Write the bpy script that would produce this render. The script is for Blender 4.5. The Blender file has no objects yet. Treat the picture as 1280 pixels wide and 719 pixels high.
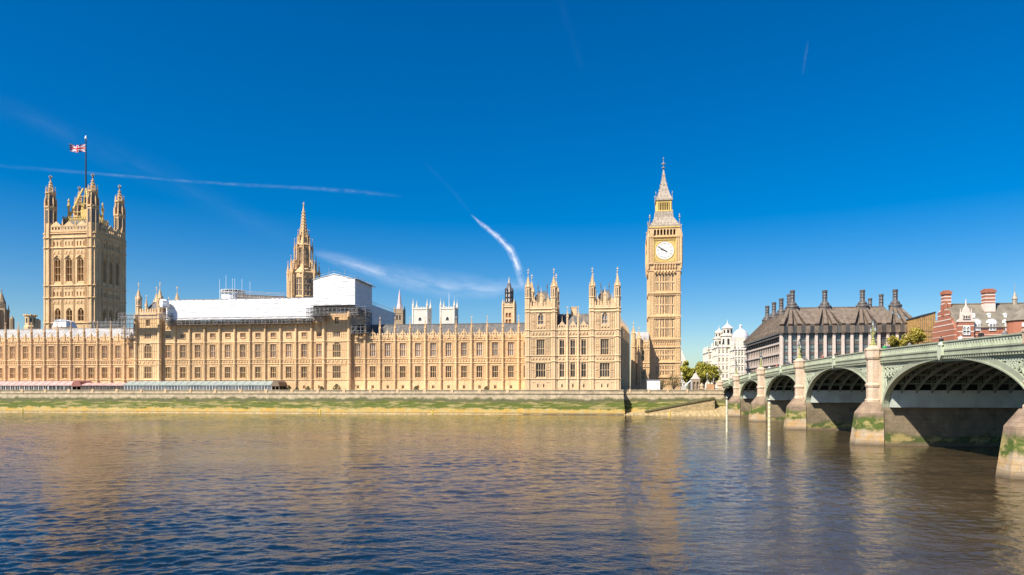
import bpy, bmesh, math, random
from mathutils import Vector, Matrix
random.seed(7)
R = math.radians
S = bpy.context.scene
# ------------------------------------------------------------------ camera
F = 890.0; TH = R(7.62); CT, ST = math.cos(TH), math.sin(TH); HZ = 488.0; CZ = 7.8
cam = bpy.data.cameras.new('camera'); co = bpy.data.objects.new('camera', cam)
S.collection.objects.link(co)
co.location = (0, 0, CZ); co.rotation_euler = (R(90), 0, TH)
cam.sensor_width = 36; cam.lens = 36*F/1280; cam.shift_y = (HZ-359.5)/1280
cam.clip_start = 0.5; cam.clip_end = 200000
S.camera = co
# ------------------------------------------------------------------ world + sun
SUN_AZ, SUN_EL = R(40), R(48)          # azimuth measured to the left of the facade normal
w = bpy.data.worlds.new('World'); S.world = w; w.use_nodes = True
nt = w.node_tree; nt.nodes.clear()
sky = nt.nodes.new('ShaderNodeTexSky'); sky.sky_type = 'NISHITA'; sky.sun_disc = False
sky.sun_elevation = SUN_EL; sky.sun_rotation = math.pi+SUN_AZ
sky.altitude = 0; sky.air_density = 1.0; sky.dust_density = 0.6; sky.ozone_density = 3.5
hs = nt.nodes.new('ShaderNodeHueSaturation'); hs.inputs['Saturation'].default_value = 1.6; hs.inputs['Hue'].default_value = 0.506
bg = nt.nodes.new('ShaderNodeBackground'); bg.inputs['Strength'].default_value = 0.08
wo = nt.nodes.new('ShaderNodeOutputWorld')
nt.links.new(sky.outputs[0], hs.inputs['Color']); nt.links.new(hs.outputs[0], bg.inputs[0]); nt.links.new(bg.outputs[0], wo.inputs[0])
sl = bpy.data.lights.new('sun', 'SUN'); sl.energy = 5.0; sl.angle = R(0.5); sl.color = (1.0, 0.92, 0.80)
so = bpy.data.objects.new('sun', sl); S.collection.objects.link(so)
sd = Vector((-math.sin(SUN_AZ)*math.cos(SUN_EL), -math.cos(SUN_AZ)*math.cos(SUN_EL), math.sin(SUN_EL)))
so.location = sd*300; so.rotation_euler = sd.to_track_quat('Z', 'Y').to_euler()
S.view_settings.view_transform = 'Standard'; S.view_settings.look = 'None'
S.view_settings.gamma = 1; S.view_settings.exposure = 0.66; S.view_settings.use_curve_mapping = False

# ------------------------------------------------------------------ helpers
def X(px, Y):
    q = (px-640)/F
    return Y*(CT*q-ST)/(CT+ST*q)
def Z(px, py, Y):
    q = (px-640)/F
    return CZ+(HZ-py)/F*Y/(CT+ST*q)
def PZ(px, py, z):                      # the point of a horizontal plane seen in that direction
    q = (px-640)/F
    t = (z-CZ)*F/(HZ-py)
    return (t*(CT*q-ST), t*(CT+ST*q), z)

class MB:
    def __init__(s): s.v = []; s.f = []; s.m = []; s.cm = 0
    def face(s, pts):
        i = len(s.v); s.v += [tuple(p) for p in pts]; s.f.append(tuple(range(i, i+len(pts)))); s.m.append(s.cm)
    def quad(s, a, b, c, d): s.face((a, b, c, d))
    def hexa(s, P):
        i = len(s.v); s.v += [tuple(p) for p in P]
        for f in ((0,3,2,1),(4,5,6,7),(0,1,5,4),(1,2,6,5),(2,3,7,6),(3,0,4,7)):
            s.f.append(tuple(i+k for k in f)); s.m.append(s.cm)
        return s
    def box(s, x0, x1, y0, y1, z0, z1):
        return s.hexa(((x0,y0,z0),(x1,y0,z0),(x1,y1,z0),(x0,y1,z0),(x0,y0,z1),(x1,y0,z1),(x1,y1,z1),(x0,y1,z1)))
    def frus(s, a, z0, b, z1):          # rectangular frustum, a/b = (x0,x1,y0,y1)
        return s.hexa(((a[0],a[2],z0),(a[1],a[2],z0),(a[1],a[3],z0),(a[0],a[3],z0),(b[0],b[2],z1),(b[1],b[2],z1),(b[1],b[3],z1),(b[0],b[3],z1)))
    def lathe(s, cx, cy, prof, n=8, rot=None, sx=1, sy=1):
        if rot is None: rot = math.pi/n
        rows = []
        for r, z in prof:
            i = len(s.v)
            if r < 1e-4: s.v.append((cx, cy, z)); rows.append([i]*n)
            else:
                for k in range(n):
                    a = rot+2*math.pi*k/n; s.v.append((cx+r*sx*math.cos(a), cy+r*sy*math.sin(a), z))
                rows.append([i+k for k in range(n)])
        for q in range(len(rows)-1):
            A, B = rows[q], rows[q+1]
            for k in range(n):
                l = (k+1) % n
                f = []
                for t in (A[k], A[l], B[l], B[k]):
                    if t not in f: f.append(t)
                if len(f) > 2: s.f.append(tuple(f)); s.m.append(s.cm)
        for Rw in (rows[0], rows[-1]):
            if len(set(Rw)) > 2: s.f.append(tuple(Rw)); s.m.append(s.cm)
        return s
    def tube(s, p, q, r, n=5, r2=None):
        p = Vector(p); q = Vector(q); r2 = r if r2 is None else r2
        d = (q-p).normalized(); u = d.orthogonal().normalized(); v = d.cross(u); i = len(s.v)
        for c, rr in ((p, r), (q, r2)):
            for k in range(n):
                a = 2*math.pi*k/n; s.v.append(tuple(c+u*rr*math.cos(a)+v*rr*math.sin(a)))
        for k in range(n):
            l = (k+1) % n; s.f.append((i+k, i+l, i+n+l, i+n+k)); s.m.append(s.cm)
        s.f.append(tuple(i+k for k in range(n))); s.f.append(tuple(i+n+k for k in range(n))); s.m += [s.cm, s.cm]
        return s
    def ext(s, pts, y0, y1, ax='y'):     # polygon (u,z) extruded along y (or x)
        n = len(pts); i = len(s.v)
        for y in (y0, y1):
            for u, z in pts: s.v.append((u, y, z) if ax == 'y' else (y, u, z))
        for k in range(n):
            l = (k+1) % n; s.f.append((i+k, i+l, i+n+l, i+n+k)); s.m.append(s.cm)
        s.f.append(tuple(i+k for k in range(n))); s.f.append(tuple(i+n+k for k in range(n))); s.m += [s.cm, s.cm]
        return s
    def strip(s, A, B):                  # surface between two polylines
        i = len(s.v); n = len(A); s.v += [tuple(p) for p in A]+[tuple(p) for p in B]
        for k in range(n-1): s.f.append((i+k, i+k+1, i+n+k+1, i+n+k)); s.m.append(s.cm)
        return s
    def loft(s, rings, close=True):      # closed cross sections
        i = len(s.v); n = len(rings[0])
        for r in rings: s.v += [tuple(p) for p in r]
        for a in range(len(rings)-1):
            for k in range(n):
                l = (k+1) % n
                s.f.append((i+a*n+k, i+a*n+l, i+(a+1)*n+l, i+(a+1)*n+k)); s.m.append(s.cm)
        if close:
            s.f.append(tuple(i+k for k in range(n))); s.f.append(tuple(i+(len(rings)-1)*n+k for k in range(n))); s.m += [s.cm, s.cm]
        return s
    def mesh(s, name, mats, off=(0,0,0), smooth=False, norm=True):
        me = bpy.data.meshes.new(name)
        ox, oy, oz = off
        me.from_pydata([(a-ox, b-oy, c-oz) for a, b, c in s.v], [], s.f)
        if not isinstance(mats, (list, tuple)): mats = [mats]
        for m in mats: me.materials.append(m)
        if len(mats) > 1: me.polygons.foreach_set('material_index', s.m)
        if norm and len(s.f) < 60000:
            bm = bmesh.new(); bm.from_mesh(me); bmesh.ops.recalc_face_normals(bm, faces=bm.faces); bm.to_mesh(me); bm.free()
        if smooth: me.polygons.foreach_set('use_smooth', [True]*len(me.polygons))
        me.update()
        return me
    def build(s, name, mats, parent=None, **k):
        off = OFF.get(parent.name, (0,0,0)) if parent is not None else k.pop('off', (0,0,0))
        k.pop('off', None)
        o = bpy.data.objects.new(name, s.mesh(name, mats, off, **k)); S.collection.objects.link(o)
        if parent is not None: o.parent = parent; OFF[o.name] = off
        else: o.location = off
        return o
OFF = {}
def tag(o, label, cat=None, group=None, kind=None):
    if label: o['label'] = label
    if cat: o['category'] = cat
    if group: o['group'] = group
    if kind: o['kind'] = kind
    return o
def root(name, loc, label, cat, group=None, rz=0, local=False):
    o = bpy.data.objects.new(name, None); S.collection.objects.link(o); o.location = loc; o.rotation_euler = (0,0,rz)
    o.empty_display_size = 1
    OFF[o.name] = (0,0,loc[2]) if local else tuple(loc)
    return tag(o, label, cat, group)
def inst(me, name, parent, loc, rz=0, subs=()):
    """a part that shares mesh data; loc in the coordinates the parent was built in"""
    off = OFF[parent.name]
    o = bpy.data.objects.new(name, me); S.collection.objects.link(o); o.parent = parent
    o.location = (loc[0]-off[0], loc[1]-off[1], loc[2]-off[2]); o.rotation_euler = (0,0,rz)
    for sn, sm in subs:
        c = bpy.data.objects.new(sn, sm); S.collection.objects.link(c); c.parent = o
    return o
def copy_tree(o, parent=None):
    c = o.copy(); S.collection.objects.link(c)
    if parent is not None: c.parent = parent
    for ch in list(o.children): copy_tree(ch, c)
    return c

# ------------------------------------------------------------------ materials
def newmat(name):
    m = bpy.data.materials.new(name); m.use_nodes = True
    n = m.node_tree; b = n.nodes['Principled BSDF']; return m, n, b
def N(n, t, **k):
    d = n.nodes.new('ShaderNode'+t)
    for a, v in k.items():
        if a.startswith('i_'):
            key = a[2:]; key = int(key) if key.isdigit() else key.replace('_', ' ')
            d.inputs[key].default_value = v
        else: setattr(d, a, v)
    return d
def pos(n, sc=(1,1,1)):
    g = N(n, 'NewGeometry'); mp = N(n, 'Mapping'); mp.inputs['Scale'].default_value = sc
    n.links.new(g.outputs['Position'], mp.inputs['Vector']); return mp.outputs[0]
def noise(n, sc, detail=3, vec=None, rough=.55):
    d = N(n, 'TexNoise'); d.inputs['Scale'].default_value = sc; d.inputs['Detail'].default_value = detail; d.inputs['Roughness'].default_value = rough
    if vec is not None: n.links.new(vec, d.inputs['Vector'])
    return d.outputs['Fac']
def ramp(n, fac, stops, interp='LINEAR'):
    d = N(n, 'ValToRGB'); cr = d.color_ramp; cr.interpolation = interp
    while len(cr.elements) < len(stops): cr.elements.new(0.5)
    for e, (p, c) in zip(cr.elements, stops):
        e.position = p; e.color = (c, c, c, 1) if not isinstance(c, (tuple, list)) else (*c, 1)
    n.links.new(fac, d.inputs[0]); return d.outputs[0]
def mix(n, fac, a, b, mode='MIX'):
    d = N(n, 'Mix', data_type='RGBA', blend_type=mode)
    for i, v in ((0, fac), (6, a), (7, b)):
        if isinstance(v, (int, float)): d.inputs[i].default_value = v
        elif isinstance(v, tuple): d.inputs[i].default_value = (*v, 1)
        else: n.links.new(v, d.inputs[i])
    return d.outputs[2]
def math_(n, op, a, b=None):
    d = N(n, 'Math', operation=op)
    for i, v in ((0, a), (1, b)):
        if v is None: continue
        if isinstance(v, (int, float)): d.inputs[i].default_value = v
        else: n.links.new(v, d.inputs[i])
    return d.outputs[0]
def bump(n, b, h, dist, strength=1.0, chain=None):
    d = N(n, 'Bump'); d.inputs['Strength'].default_value = strength; d.inputs['Distance'].default_value = dist
    n.links.new(h, d.inputs['Height'])
    if chain is not None: n.links.new(chain, d.inputs['Normal'])
    if b is not None: n.links.new(d.outputs[0], b.inputs['Normal'])
    return d.outputs[0]

def stone(name, col, var=.3, carve=.10, dirt=.35, block=(1.1, .45)):
    """limestone: ashlar joints, blotches, rain streaks, carved relief"""
    m, n, b = newmat(name)
    P = pos(n)
    big = noise(n, .09, 4, P); mid = noise(n, .8, 4, P); fine = noise(n, 3.2, 2, P)
    c2 = tuple(v*(1-var) for v in col); c3 = tuple(min(1, v*(1+var*.6)) for v in col)
    base = mix(n, ramp(n, big, [(.3, 0.), (.7, 1.)]), c2, c3)
    base = mix(n, ramp(n, mid, [(.3, 0.), (.75, .75)]), base, (col[0]*1.0, col[1]*.89, col[2]*.74))
    base = mix(n, ramp(n, fine, [(.33, .4), (.5, 0.)]), base, tuple(v*.5 for v in col))
    streak = noise(n, 1.0, 3, pos(n, (1.6, 1.6, .10)))
    base = mix(n, ramp(n, streak, [(.52, 0.), (.72, dirt)]), base, (col[0]*.36, col[1]*.36, col[2]*.38))
    # ashlar joints (x/y along the wall, z up)
    sep = N(n, 'SeparateXYZ'); n.links.new(P, sep.inputs[0])
    cmb = N(n, 'CombineXYZ'); n.links.new(math_(n, 'ADD', sep.outputs[0], sep.outputs[1]), cmb.inputs[0]); n.links.new(sep.outputs[2], cmb.inputs[1])
    br = N(n, 'TexBrick'); n.links.new(cmb.outputs[0], br.inputs['Vector']); br.inputs['Scale'].default_value = 1
    br.inputs['Brick Width'].default_value = block[0]; br.inputs['Row Height'].default_value = block[1]; br.inputs['Mortar Size'].default_value = .018
    br.inputs['Color1'].default_value = (1,1,1,1); br.inputs['Color2'].default_value = (.92,.90,.88,1); br.inputs['Mortar'].default_value = (.72,.68,.64,1)
    base = mix(n, .8, base, br.outputs['Color'], 'MULTIPLY')
    n.links.new(base, b.inputs['Base Color']); b.inputs['Roughness'].default_value = .85
    vo = N(n, 'TexVoronoi'); vo.inputs['Scale'].default_value = 1.9; n.links.new(P, vo.inputs['Vector'])
    h = math_(n, 'ADD', vo.outputs['Distance'], mid)
    bump(n, b, h, carve*.55, .8)
    return m
def plain(name, col, rough=.6, metal=0, var=.15, nsc=.7, bmp=0.0, spec=None):
    m, n, b = newmat(name)
    P = pos(n); f = noise(n, nsc, 4, P)
    n.links.new(mix(n, ramp(n, f, [(.3, 0.), (.7, 1.)]), tuple(v*(1-var) for v in col), tuple(min(1, v*(1+var)) for v in col)), b.inputs['Base Color'])
    b.inputs['Roughness'].default_value = rough; b.inputs['Metallic'].default_value = metal
    if spec is not None: b.inputs['Specular IOR Level'].default_value = spec
    if bmp: bump(n, b, noise(n, nsc*4, 3, P), bmp)
    return m
def glassmat(name, c1, c2, rough=.12):
    m, n, b = newmat(name)
    oi = N(n, 'ObjectInfo'); f = noise(n, .9, 2, pos(n))
    r = math_(n, 'ADD', math_(n, 'MULTIPLY', oi.outputs['Random'], .7), math_(n, 'MULTIPLY', f, .5))
    n.links.new(mix(n, ramp(n, r, [(.25, 0.), (.95, 1.)]), c1, c2), b.inputs['Base Color'])
    b.inputs['Roughness'].default_value = rough
    return m
M = {}
M['stone'] = stone('honey_limestone', (.81, .575, .325), dirt=.4, var=.26)
M['stone2'] = stone('pale_limestone', (.80, .595, .365), dirt=.38, var=.2)
M['stone3'] = stone('tower_limestone', (.80, .57, .32), dirt=.5, carve=.2, var=.3)
M['abbey'] = stone('white_portland_stone', (.80, .77, .70), dirt=.3, var=.15)
M['buff_stone'] = stone('grey_buff_stone', (.45, .35, .24), dirt=.5)  # duller grey-buff stone of the church tower, far-left turret and kiosk
M['granite'] = stone('pink_granite', (.64,.50,.38), dirt=.4, var=.15, carve=.03, block=(1.2, .7))
M['carved'] = stone('carved_limestone_panels', (.68, .43, .21), dirt=.5, carve=.35)
M['glass_dark'] = glassmat('dark_window_glass', (.02,.02,.025), (.12,.11,.10))
M['glass_pale'] = glassmat('pale_window_glass', (.16,.16,.17), (.55,.52,.50))
M['glass_blue'] = glassmat('teal_window_glass', (.04,.08,.09), (.26,.36,.36), .08)
M['roof_pale'] = plain('pale_cast_iron_roof', (.38,.36,.34), .7, var=.25, nsc=.5)
M['roof_dark'] = plain('dark_cast_iron_roof', (.13,.12,.11), .75, var=.3, nsc=.6)
M['lead'] = plain('silver_grey_lead', (.38,.32,.25), .5, var=.3, nsc=1.2, bmp=.03)
M['gold'] = plain('gilded_iron', (.75,.50,.13), .4, metal=.35, var=.25, nsc=1.5, bmp=.05)
M['gold_stone'] = stone('gilded_stone', (.80,.60,.22), dirt=.3, carve=.12)
M['bronze'] = plain('brown_bronze_roof', (.175,.135,.10), .6, var=.35, nsc=.8, bmp=.05)
M['bronze_dark'] = plain('dark_bronze', (.11,.095,.085), .45, var=.3, nsc=1)
M['pink'] = plain('pale_pink_sandstone', (.64,.53,.45), .8, var=.1, nsc=1)
M['iron_dark'] = plain('dark_iron', (.035,.035,.04), .5, var=.2)
M['white'] = plain('white_paint', (.80,.80,.78), .5, var=.04)
M['cream'] = plain('cream_paint', (.72,.66,.46), .6, var=.12, nsc=2)
M['brick'] = stone('red_brick', (.47,.19,.12), dirt=.25, var=.15, carve=.02, block=(.25,.09))
M['band'] = plain('white_stone_bands', (.72,.60,.52), .8, var=.08)
M['slate'] = plain('mossy_grey_slate', (.19,.165,.125), .75, var=.3, nsc=.35, bmp=.04)
M['grass'] = plain('grass_mat', (.08,.12,.04), .9, var=.3)
M['skin'] = plain('skin', (.55,.34,.24), .5, var=.05)
M['tube'] = plain('galvanised_scaffold_tube', (.34,.34,.34), .5, metal=.2, var=.2, nsc=2)
M['board'] = plain('weathered_scaffold_boards', (.24,.19,.15), .85, var=.35, nsc=1.2)
M['dark_in'] = plain('dark_interior', (.03,.028,.026), .9, var=.3)

def sheetmat(name, col, seams=2.0):
    m, n, b = newmat(name)
    P = pos(n); f = noise(n, .35, 4, P); f2 = noise(n, 1.0, 3, pos(n, (.25, .25, 1.4)))
    n.links.new(mix(n, ramp(n, f2, [(.35, 0.), (.7, 1.)]), tuple(v*.88 for v in col), col), b.inputs['Base Color'])
    b.inputs['Roughness'].default_value = .45
    wv = N(n, 'TexWave', wave_type='BANDS', bands_direction='Z'); wv.inputs['Scale'].default_value = .16*2/seams*2; n.links.new(P, wv.inputs['Vector'])
    h = math_(n, 'ADD', math_(n, 'ADD', f, math_(n, 'MULTIPLY', f2, .9)), math_(n, 'MULTIPLY', wv.outputs['Fac'], .12))
    bump(n, b, h, .45, .5)
    return m
M['sheet'] = sheetmat('white_plastic_sheeting', (.82,.82,.82))
M['sheet_grey_shade'] = sheetmat('grey_shaded_sheeting', (.50,.54,.60))  # shade on the white box's sides, put into the colour as grey-blue

def green_iron(name, col):
    m, n, b = newmat(name)
    P = pos(n); f = noise(n, .5, 4, P); s_ = noise(n, 1, 3, pos(n, (2, 2, .2)))
    base = mix(n, ramp(n, f, [(.3, 0.), (.7, 1.)]), tuple(v*.82 for v in col), tuple(v*1.12 for v in col))
    base = mix(n, ramp(n, s_, [(.55, 0.), (.75, .4)]), base, (col[0]*.5, col[1]*.45, col[2]*.4))
    n.links.new(base, b.inputs['Base Color']); b.inputs['Roughness'].default_value = .5
    bump(n, b, noise(n, 6, 2, P), .01)
    return m
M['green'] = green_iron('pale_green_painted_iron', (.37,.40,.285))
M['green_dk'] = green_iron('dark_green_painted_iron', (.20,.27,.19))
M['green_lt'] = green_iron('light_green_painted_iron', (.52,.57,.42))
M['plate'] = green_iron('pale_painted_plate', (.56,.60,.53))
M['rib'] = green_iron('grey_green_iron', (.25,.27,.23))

def tidal(name, top, mid, low, zt=5.6, zg=(2.4, 4.6), rust=(1.05,.82,.5), wsc=(.17,.17,1.5)):
    """stone stained by the tide: bare stone, weed, barnacled foot"""
    m, n, b = newmat(name)
    P = pos(n); sep = N(n, 'SeparateXYZ'); n.links.new(P, sep.inputs[0]); z = sep.outputs[2]
    wob = noise(n, .28, 5, pos(n, (1, 1, .6)), .65); wob2 = noise(n, 1.1, 5, pos(n, wsc), .68)
    zz = math_(n, 'ADD', z, math_(n, 'MULTIPLY', math_(n, 'SUBTRACT', wob, .5), 3.2))
    f = noise(n, .7, 5, P, .65)
    base = mix(n, ramp(n, f, [(.3, 0.), (.7, 1.)]), tuple(v*.5 for v in top), top)
    def band(a, b_):   # 0 below a -> 1 above b
        d = N(n, 'MapRange'); d.inputs['From Min'].default_value = a; d.inputs['From Max'].default_value = b_; n.links.new(zz, d.inputs['Value']); return d.outputs[0]
    dk = mix(n, f, (mid[0]*.6, mid[1]*.7, mid[2]*.6), (.20,.16,.09))
    base = mix(n, band(zt-.3, zt+.3), dk, base)
    gr = mix(n, ramp(n, wob2, [(.49, 0.), (.58, 1.)]), mid, (.36,.29,.11))
    base = mix(n, band(zg[1]-.2, zg[1]+.3), gr, base)
    lo = mix(n, ramp(n, f, [(.40, 0.), (.62, 1.)]), low, tuple(a*b for a, b in zip(low, rust)))
    base = mix(n, band(zg[0]-.25, zg[0]+.25), lo, base)
    d = N(n, 'MapRange'); d.inputs['From Min'].default_value = .15; d.inputs['From Max'].default_value = .8; n.links.new(z, d.inputs['Value'])
    base = mix(n, d.outputs[0], (.16,.12,.07), base)
    cmb = N(n, 'CombineXYZ'); n.links.new(math_(n, 'ADD', sep.outputs[0], sep.outputs[1]), cmb.inputs[0]); n.links.new(z, cmb.inputs[1])
    br = N(n, 'TexBrick'); n.links.new(cmb.outputs[0], br.inputs['Vector']); br.inputs['Scale'].default_value = 1
    br.inputs['Brick Width'].default_value = 1.5; br.inputs['Row Height'].default_value = .62; br.inputs['Mortar Size'].default_value = .02
    br.inputs['Color1'].default_value = (1,1,1,1); br.inputs['Color2'].default_value = (.85,.84,.82,1); br.inputs['Mortar'].default_value = (.5,.48,.45,1)
    base = mix(n, .7, base, br.outputs['Color'], 'MULTIPLY')
    n.links.new(base, b.inputs['Base Color']); b.inputs['Roughness'].default_value = .8
    bump(n, b, math_(n, 'ADD', f, wob2), .12, .8)
    return m
M['quay'] = tidal('river_wall_stone', (.66,.53,.34), (.105,.135,.012), (.52,.41,.17), 5.2, (1.8, 4.0), (1.12,.85,.35))
M['pier'] = tidal('pier_stone', (.29,.225,.14), (.07,.10,.02), (.40,.31,.18), 1.5, (-3, 1.3), wsc=(.5,.5,.8))
M['nose'] = tidal('cutwater_stone', (.38,.27,.18), (.08,.12,.015), (.46,.37,.26), 4.0, (2.1, 3.7), wsc=(.5,.5,.7))
M['sand'] = plain('foreshore_shingle', (.40,.30,.15), .9, var=.35, nsc=1.2, bmp=.2)

def leafmat(name, a, b_):
    m, n, b = newmat(name)
    f = noise(n, .8, 3, pos(n)); g = noise(n, 4, 2, pos(n))
    n.links.new(mix(n, ramp(n, math_(n, 'ADD', math_(n, 'MULTIPLY', f, .6), math_(n, 'MULTIPLY', g, .4)), [(.38, 0.), (.6, 1.)]), a, b_), b.inputs['Base Color'])
    b.inputs['Roughness'].default_value = .7; b.inputs['Specular IOR Level'].default_value = .2
    b.inputs['Subsurface Weight'].default_value = 0
    return m
M['leaf'] = leafmat('spring_green_leaves', (.20,.21,.03), (.46,.40,.06))
M['leaf_y'] = leafmat('yellow_green_leaves', (.24,.20,.03), (.46,.38,.07))
M['leaf_d'] = leafmat('dull_bush_leaves', (.08,.085,.04), (.26,.20,.09))
M['bark'] = plain('bark', (.10,.075,.05), .9, var=.3)

def watermat():
    m, n, b = newmat('river_water')
    g = N(n, 'NewGeometry'); P = g.outputs['Position']
    sep = N(n, 'SeparateXYZ'); n.links.new(P, sep.inputs[0])
    sw = noise(n, .018, 3, pos(n, (1, 1.5, 1)), .5); fine = noise(n, .06, 4, pos(n, (.6, 1.8, 1)), .6)
    # shadow over the near reach left of the bridge painted as dark blue, noisy edges
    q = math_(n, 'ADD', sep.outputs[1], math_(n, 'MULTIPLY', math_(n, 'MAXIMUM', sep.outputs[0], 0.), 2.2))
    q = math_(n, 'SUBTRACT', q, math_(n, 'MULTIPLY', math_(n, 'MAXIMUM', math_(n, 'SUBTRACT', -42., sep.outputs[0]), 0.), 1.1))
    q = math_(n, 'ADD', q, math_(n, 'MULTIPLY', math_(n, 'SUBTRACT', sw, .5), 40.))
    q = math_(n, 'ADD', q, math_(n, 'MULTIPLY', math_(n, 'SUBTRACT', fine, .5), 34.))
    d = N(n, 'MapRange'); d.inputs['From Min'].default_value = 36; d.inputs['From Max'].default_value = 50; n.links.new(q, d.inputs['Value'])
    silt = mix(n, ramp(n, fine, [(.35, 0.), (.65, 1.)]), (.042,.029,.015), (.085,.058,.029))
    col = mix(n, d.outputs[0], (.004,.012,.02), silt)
    n.links.new(col, b.inputs['Base Color'])
    b.inputs['IOR'].default_value = 1.333; b.inputs['Roughness'].default_value = .03
    b.inputs['Specular IOR Level'].default_value = .5
    h3 = noise(n, 3.6, 3, pos(n, (.85, 1.25, 1)), .6)
    h2 = noise(n, 1.1, 2, pos(n, (.85, 1.25, 1)), .6)
    h4 = noise(n, .33, 3, pos(n, (.8, 1.2, 1)), .6)
    gust = ramp(n, noise(n, .025, 3, pos(n, (.7, 1.6, 1))), [(.35, .5), (.65, 1.1)])
    c = bump(n, None, math_(n, 'MULTIPLY', h4, gust), .10, 1.)
    c = bump(n, None, math_(n, 'MULTIPLY', h2, gust), .06, 1., c)
    c = bump(n, b, math_(n, 'MULTIPLY', h3, gust), .034, 1., c)
    return m
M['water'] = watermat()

# ------------------------------------------------------------------ ground and water
def sheet(name, pts, z, mat, kind='structure', label=None, thick=0):
    mb = MB(); mb.face([(x, y, z) for x, y in pts]); o = mb.build(name, mat, norm=False); o['kind'] = kind
    if label: o['label'] = label
    return o
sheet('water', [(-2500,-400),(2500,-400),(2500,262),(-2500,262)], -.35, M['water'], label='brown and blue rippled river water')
def waves():
    import numpy as np
    rng = np.random.default_rng(5)
    ys = [6.0]
    while ys[-1] < 262: ys.append(ys[-1]+.0034*ys[-1]+.05)
    ys = np.array(ys); nc = 1000; t = np.linspace(0, 1, nc)
    Yg = np.repeat(ys[:, None], nc, 1); Xg = (-1.25*ys-40)[:, None]*(1-t)+(.9*ys+32)[:, None]*t
    cell = np.maximum((.0034*ys+.05), (2.15*ys+72)/nc)[:, None]
    Zg = np.zeros_like(Yg)
    env = np.ones_like(Yg)*.9
    for k in range(7):
        l = rng.uniform(14, 60); a = rng.uniform(0, 6.28); env += .16*np.sin(2*np.pi*(Xg*np.cos(a)*.6+Yg*np.sin(a))/l+rng.uniform(0, 6.28))
    env = np.clip(env, .35, 1.5)
    nw = 110
    for k in range(nw):
        l = .32*(4.0/.32)**(rng.random()**1.15); a = np.pi/2+rng.normal(0, .75); kx, ky = np.cos(a)*2*np.pi/l, np.sin(a)*2*np.pi/l
        amp = (1+.55*np.clip((75-Yg)/45, 0, 1))*.088*math.sqrt(2/nw)*l/(2*np.pi)*(1.2 if l < 1.3 else .8); fade = np.clip(l/(cell*2.2)-.6, 0, 1)
        ph = kx*Xg+ky*Yg+rng.uniform(0, 6.28)+.6*np.sin(Xg/rng.uniform(7, 19)+Yg/rng.uniform(7, 19))
        w_ = np.sin(ph); Zg += amp*fade*env*(w_+.25*np.cos(2*ph))
    V = np.stack([Xg, Yg, Zg], -1).reshape(-1, 3).astype(np.float32); nr = len(ys)
    I = (np.arange(nr-1)[:, None]*nc+np.arange(nc-1)[None, :]).reshape(-1)
    Fq = np.stack([I, I+1, I+nc+1, I+nc], -1).astype(np.int32)
    me = bpy.data.meshes.new('water'); me.vertices.add(len(V)); me.vertices.foreach_set('co', V.ravel()); me.loops.add(Fq.size); me.loops.foreach_set('vertex_index', Fq.ravel())
    me.polygons.add(len(Fq)); me.polygons.foreach_set('loop_start', np.arange(0, Fq.size, 4, dtype=np.int32)); me.polygons.foreach_set('use_smooth', np.ones(len(Fq), bool))
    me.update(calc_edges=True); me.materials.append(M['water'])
    o = bpy.data.objects.new('water', me); S.collection.objects.link(o); o['kind'] = 'structure'; o['label'] = 'rippled muddy river water'
waves()
M['ground'] = plain('paved_ground', (.09,.085,.07), .9, var=.2, nsc=.05)
def ground():
    mb = MB()
    mb.face([(-9000,232,7.0),(5.2,232,7.0),(5.2,234,7.0),(35,234,7.0),(35.2,251,7.0),(66,251,7.0),(9000,251,7.0),(9000,30000,7.0),(-9000,30000,7.0)])
    o = mb.build('ground', M['ground'], norm=False); o['kind'] = 'structure'
ground()

# ------------------------------------------------------------------ generic gothic pieces
def wall_holes(mb, T, u0, u1, z0, z1, holes, depth=.5):
    """front skin of a wall with recessed openings; hole = (u0,u1,z0,z1,arch_rise)"""
    us = sorted({u0, u1, *[h[0] for h in holes], *[h[1] for h in holes]}); zs = sorted({z0, z1, *[h[2] for h in holes], *[h[3] for h in holes]})
    us = [u for u in us if u0 <= u <= u1]; zs = [z for z in zs if z0 <= z <= z1]
    for i in range(len(us)-1):
        run = None
        for j in range(len(zs)-1):
            uc, zc = (us[i]+us[i+1])/2, (zs[j]+zs[j+1])/2
            inside = any(h[0] < uc < h[1] and h[2] < zc < h[3] for h in holes)
            if not inside:
                if run is None: run = zs[j]
            if (inside or j == len(zs)-2) and run is not None:
                top = zs[j] if inside else zs[j+1]
                mb.quad(T(us[i],0,run), T(us[i+1],0,run), T(us[i+1],0,top), T(us[i],0,top)); run = None
    for a, b, c, d, *r in holes:
        rise = r[0] if r else 0
        sp = d-rise
        mb.quad(T(a,0,c), T(a,depth,c), T(a,depth,sp), T(a,0,sp)); mb.quad(T(b,0,c), T(b,depth,c), T(b,depth,sp), T(b,0,sp))
        mb.quad(T(a,0,c), T(b,0,c), T(b,depth,c), T(a,depth,c))
        if not rise: mb.quad(T(a,0,d), T(b,0,d), T(b,depth,d), T(a,depth,d))
        else:
            n = 5; m_ = (a+b)/2
            for sgn, e in ((1, a), (-1, b)):
                pr = None
                for k in range(n+1):
                    t = k/n; u = e+(m_-e)*t; zz = sp+rise*math.sin(t*math.pi/2)**.85
                    if pr:
                        mb.quad(T(pr[0],0,pr[1]), T(u,0,zz), T(u,0,d), T(pr[0],0,d))
                        mb.quad(T(pr[0],0,pr[1]), T(u,0,zz), T(u,depth,zz), T(pr[0],depth,pr[1]))
                    pr = (u, zz)
_wc = {}
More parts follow.
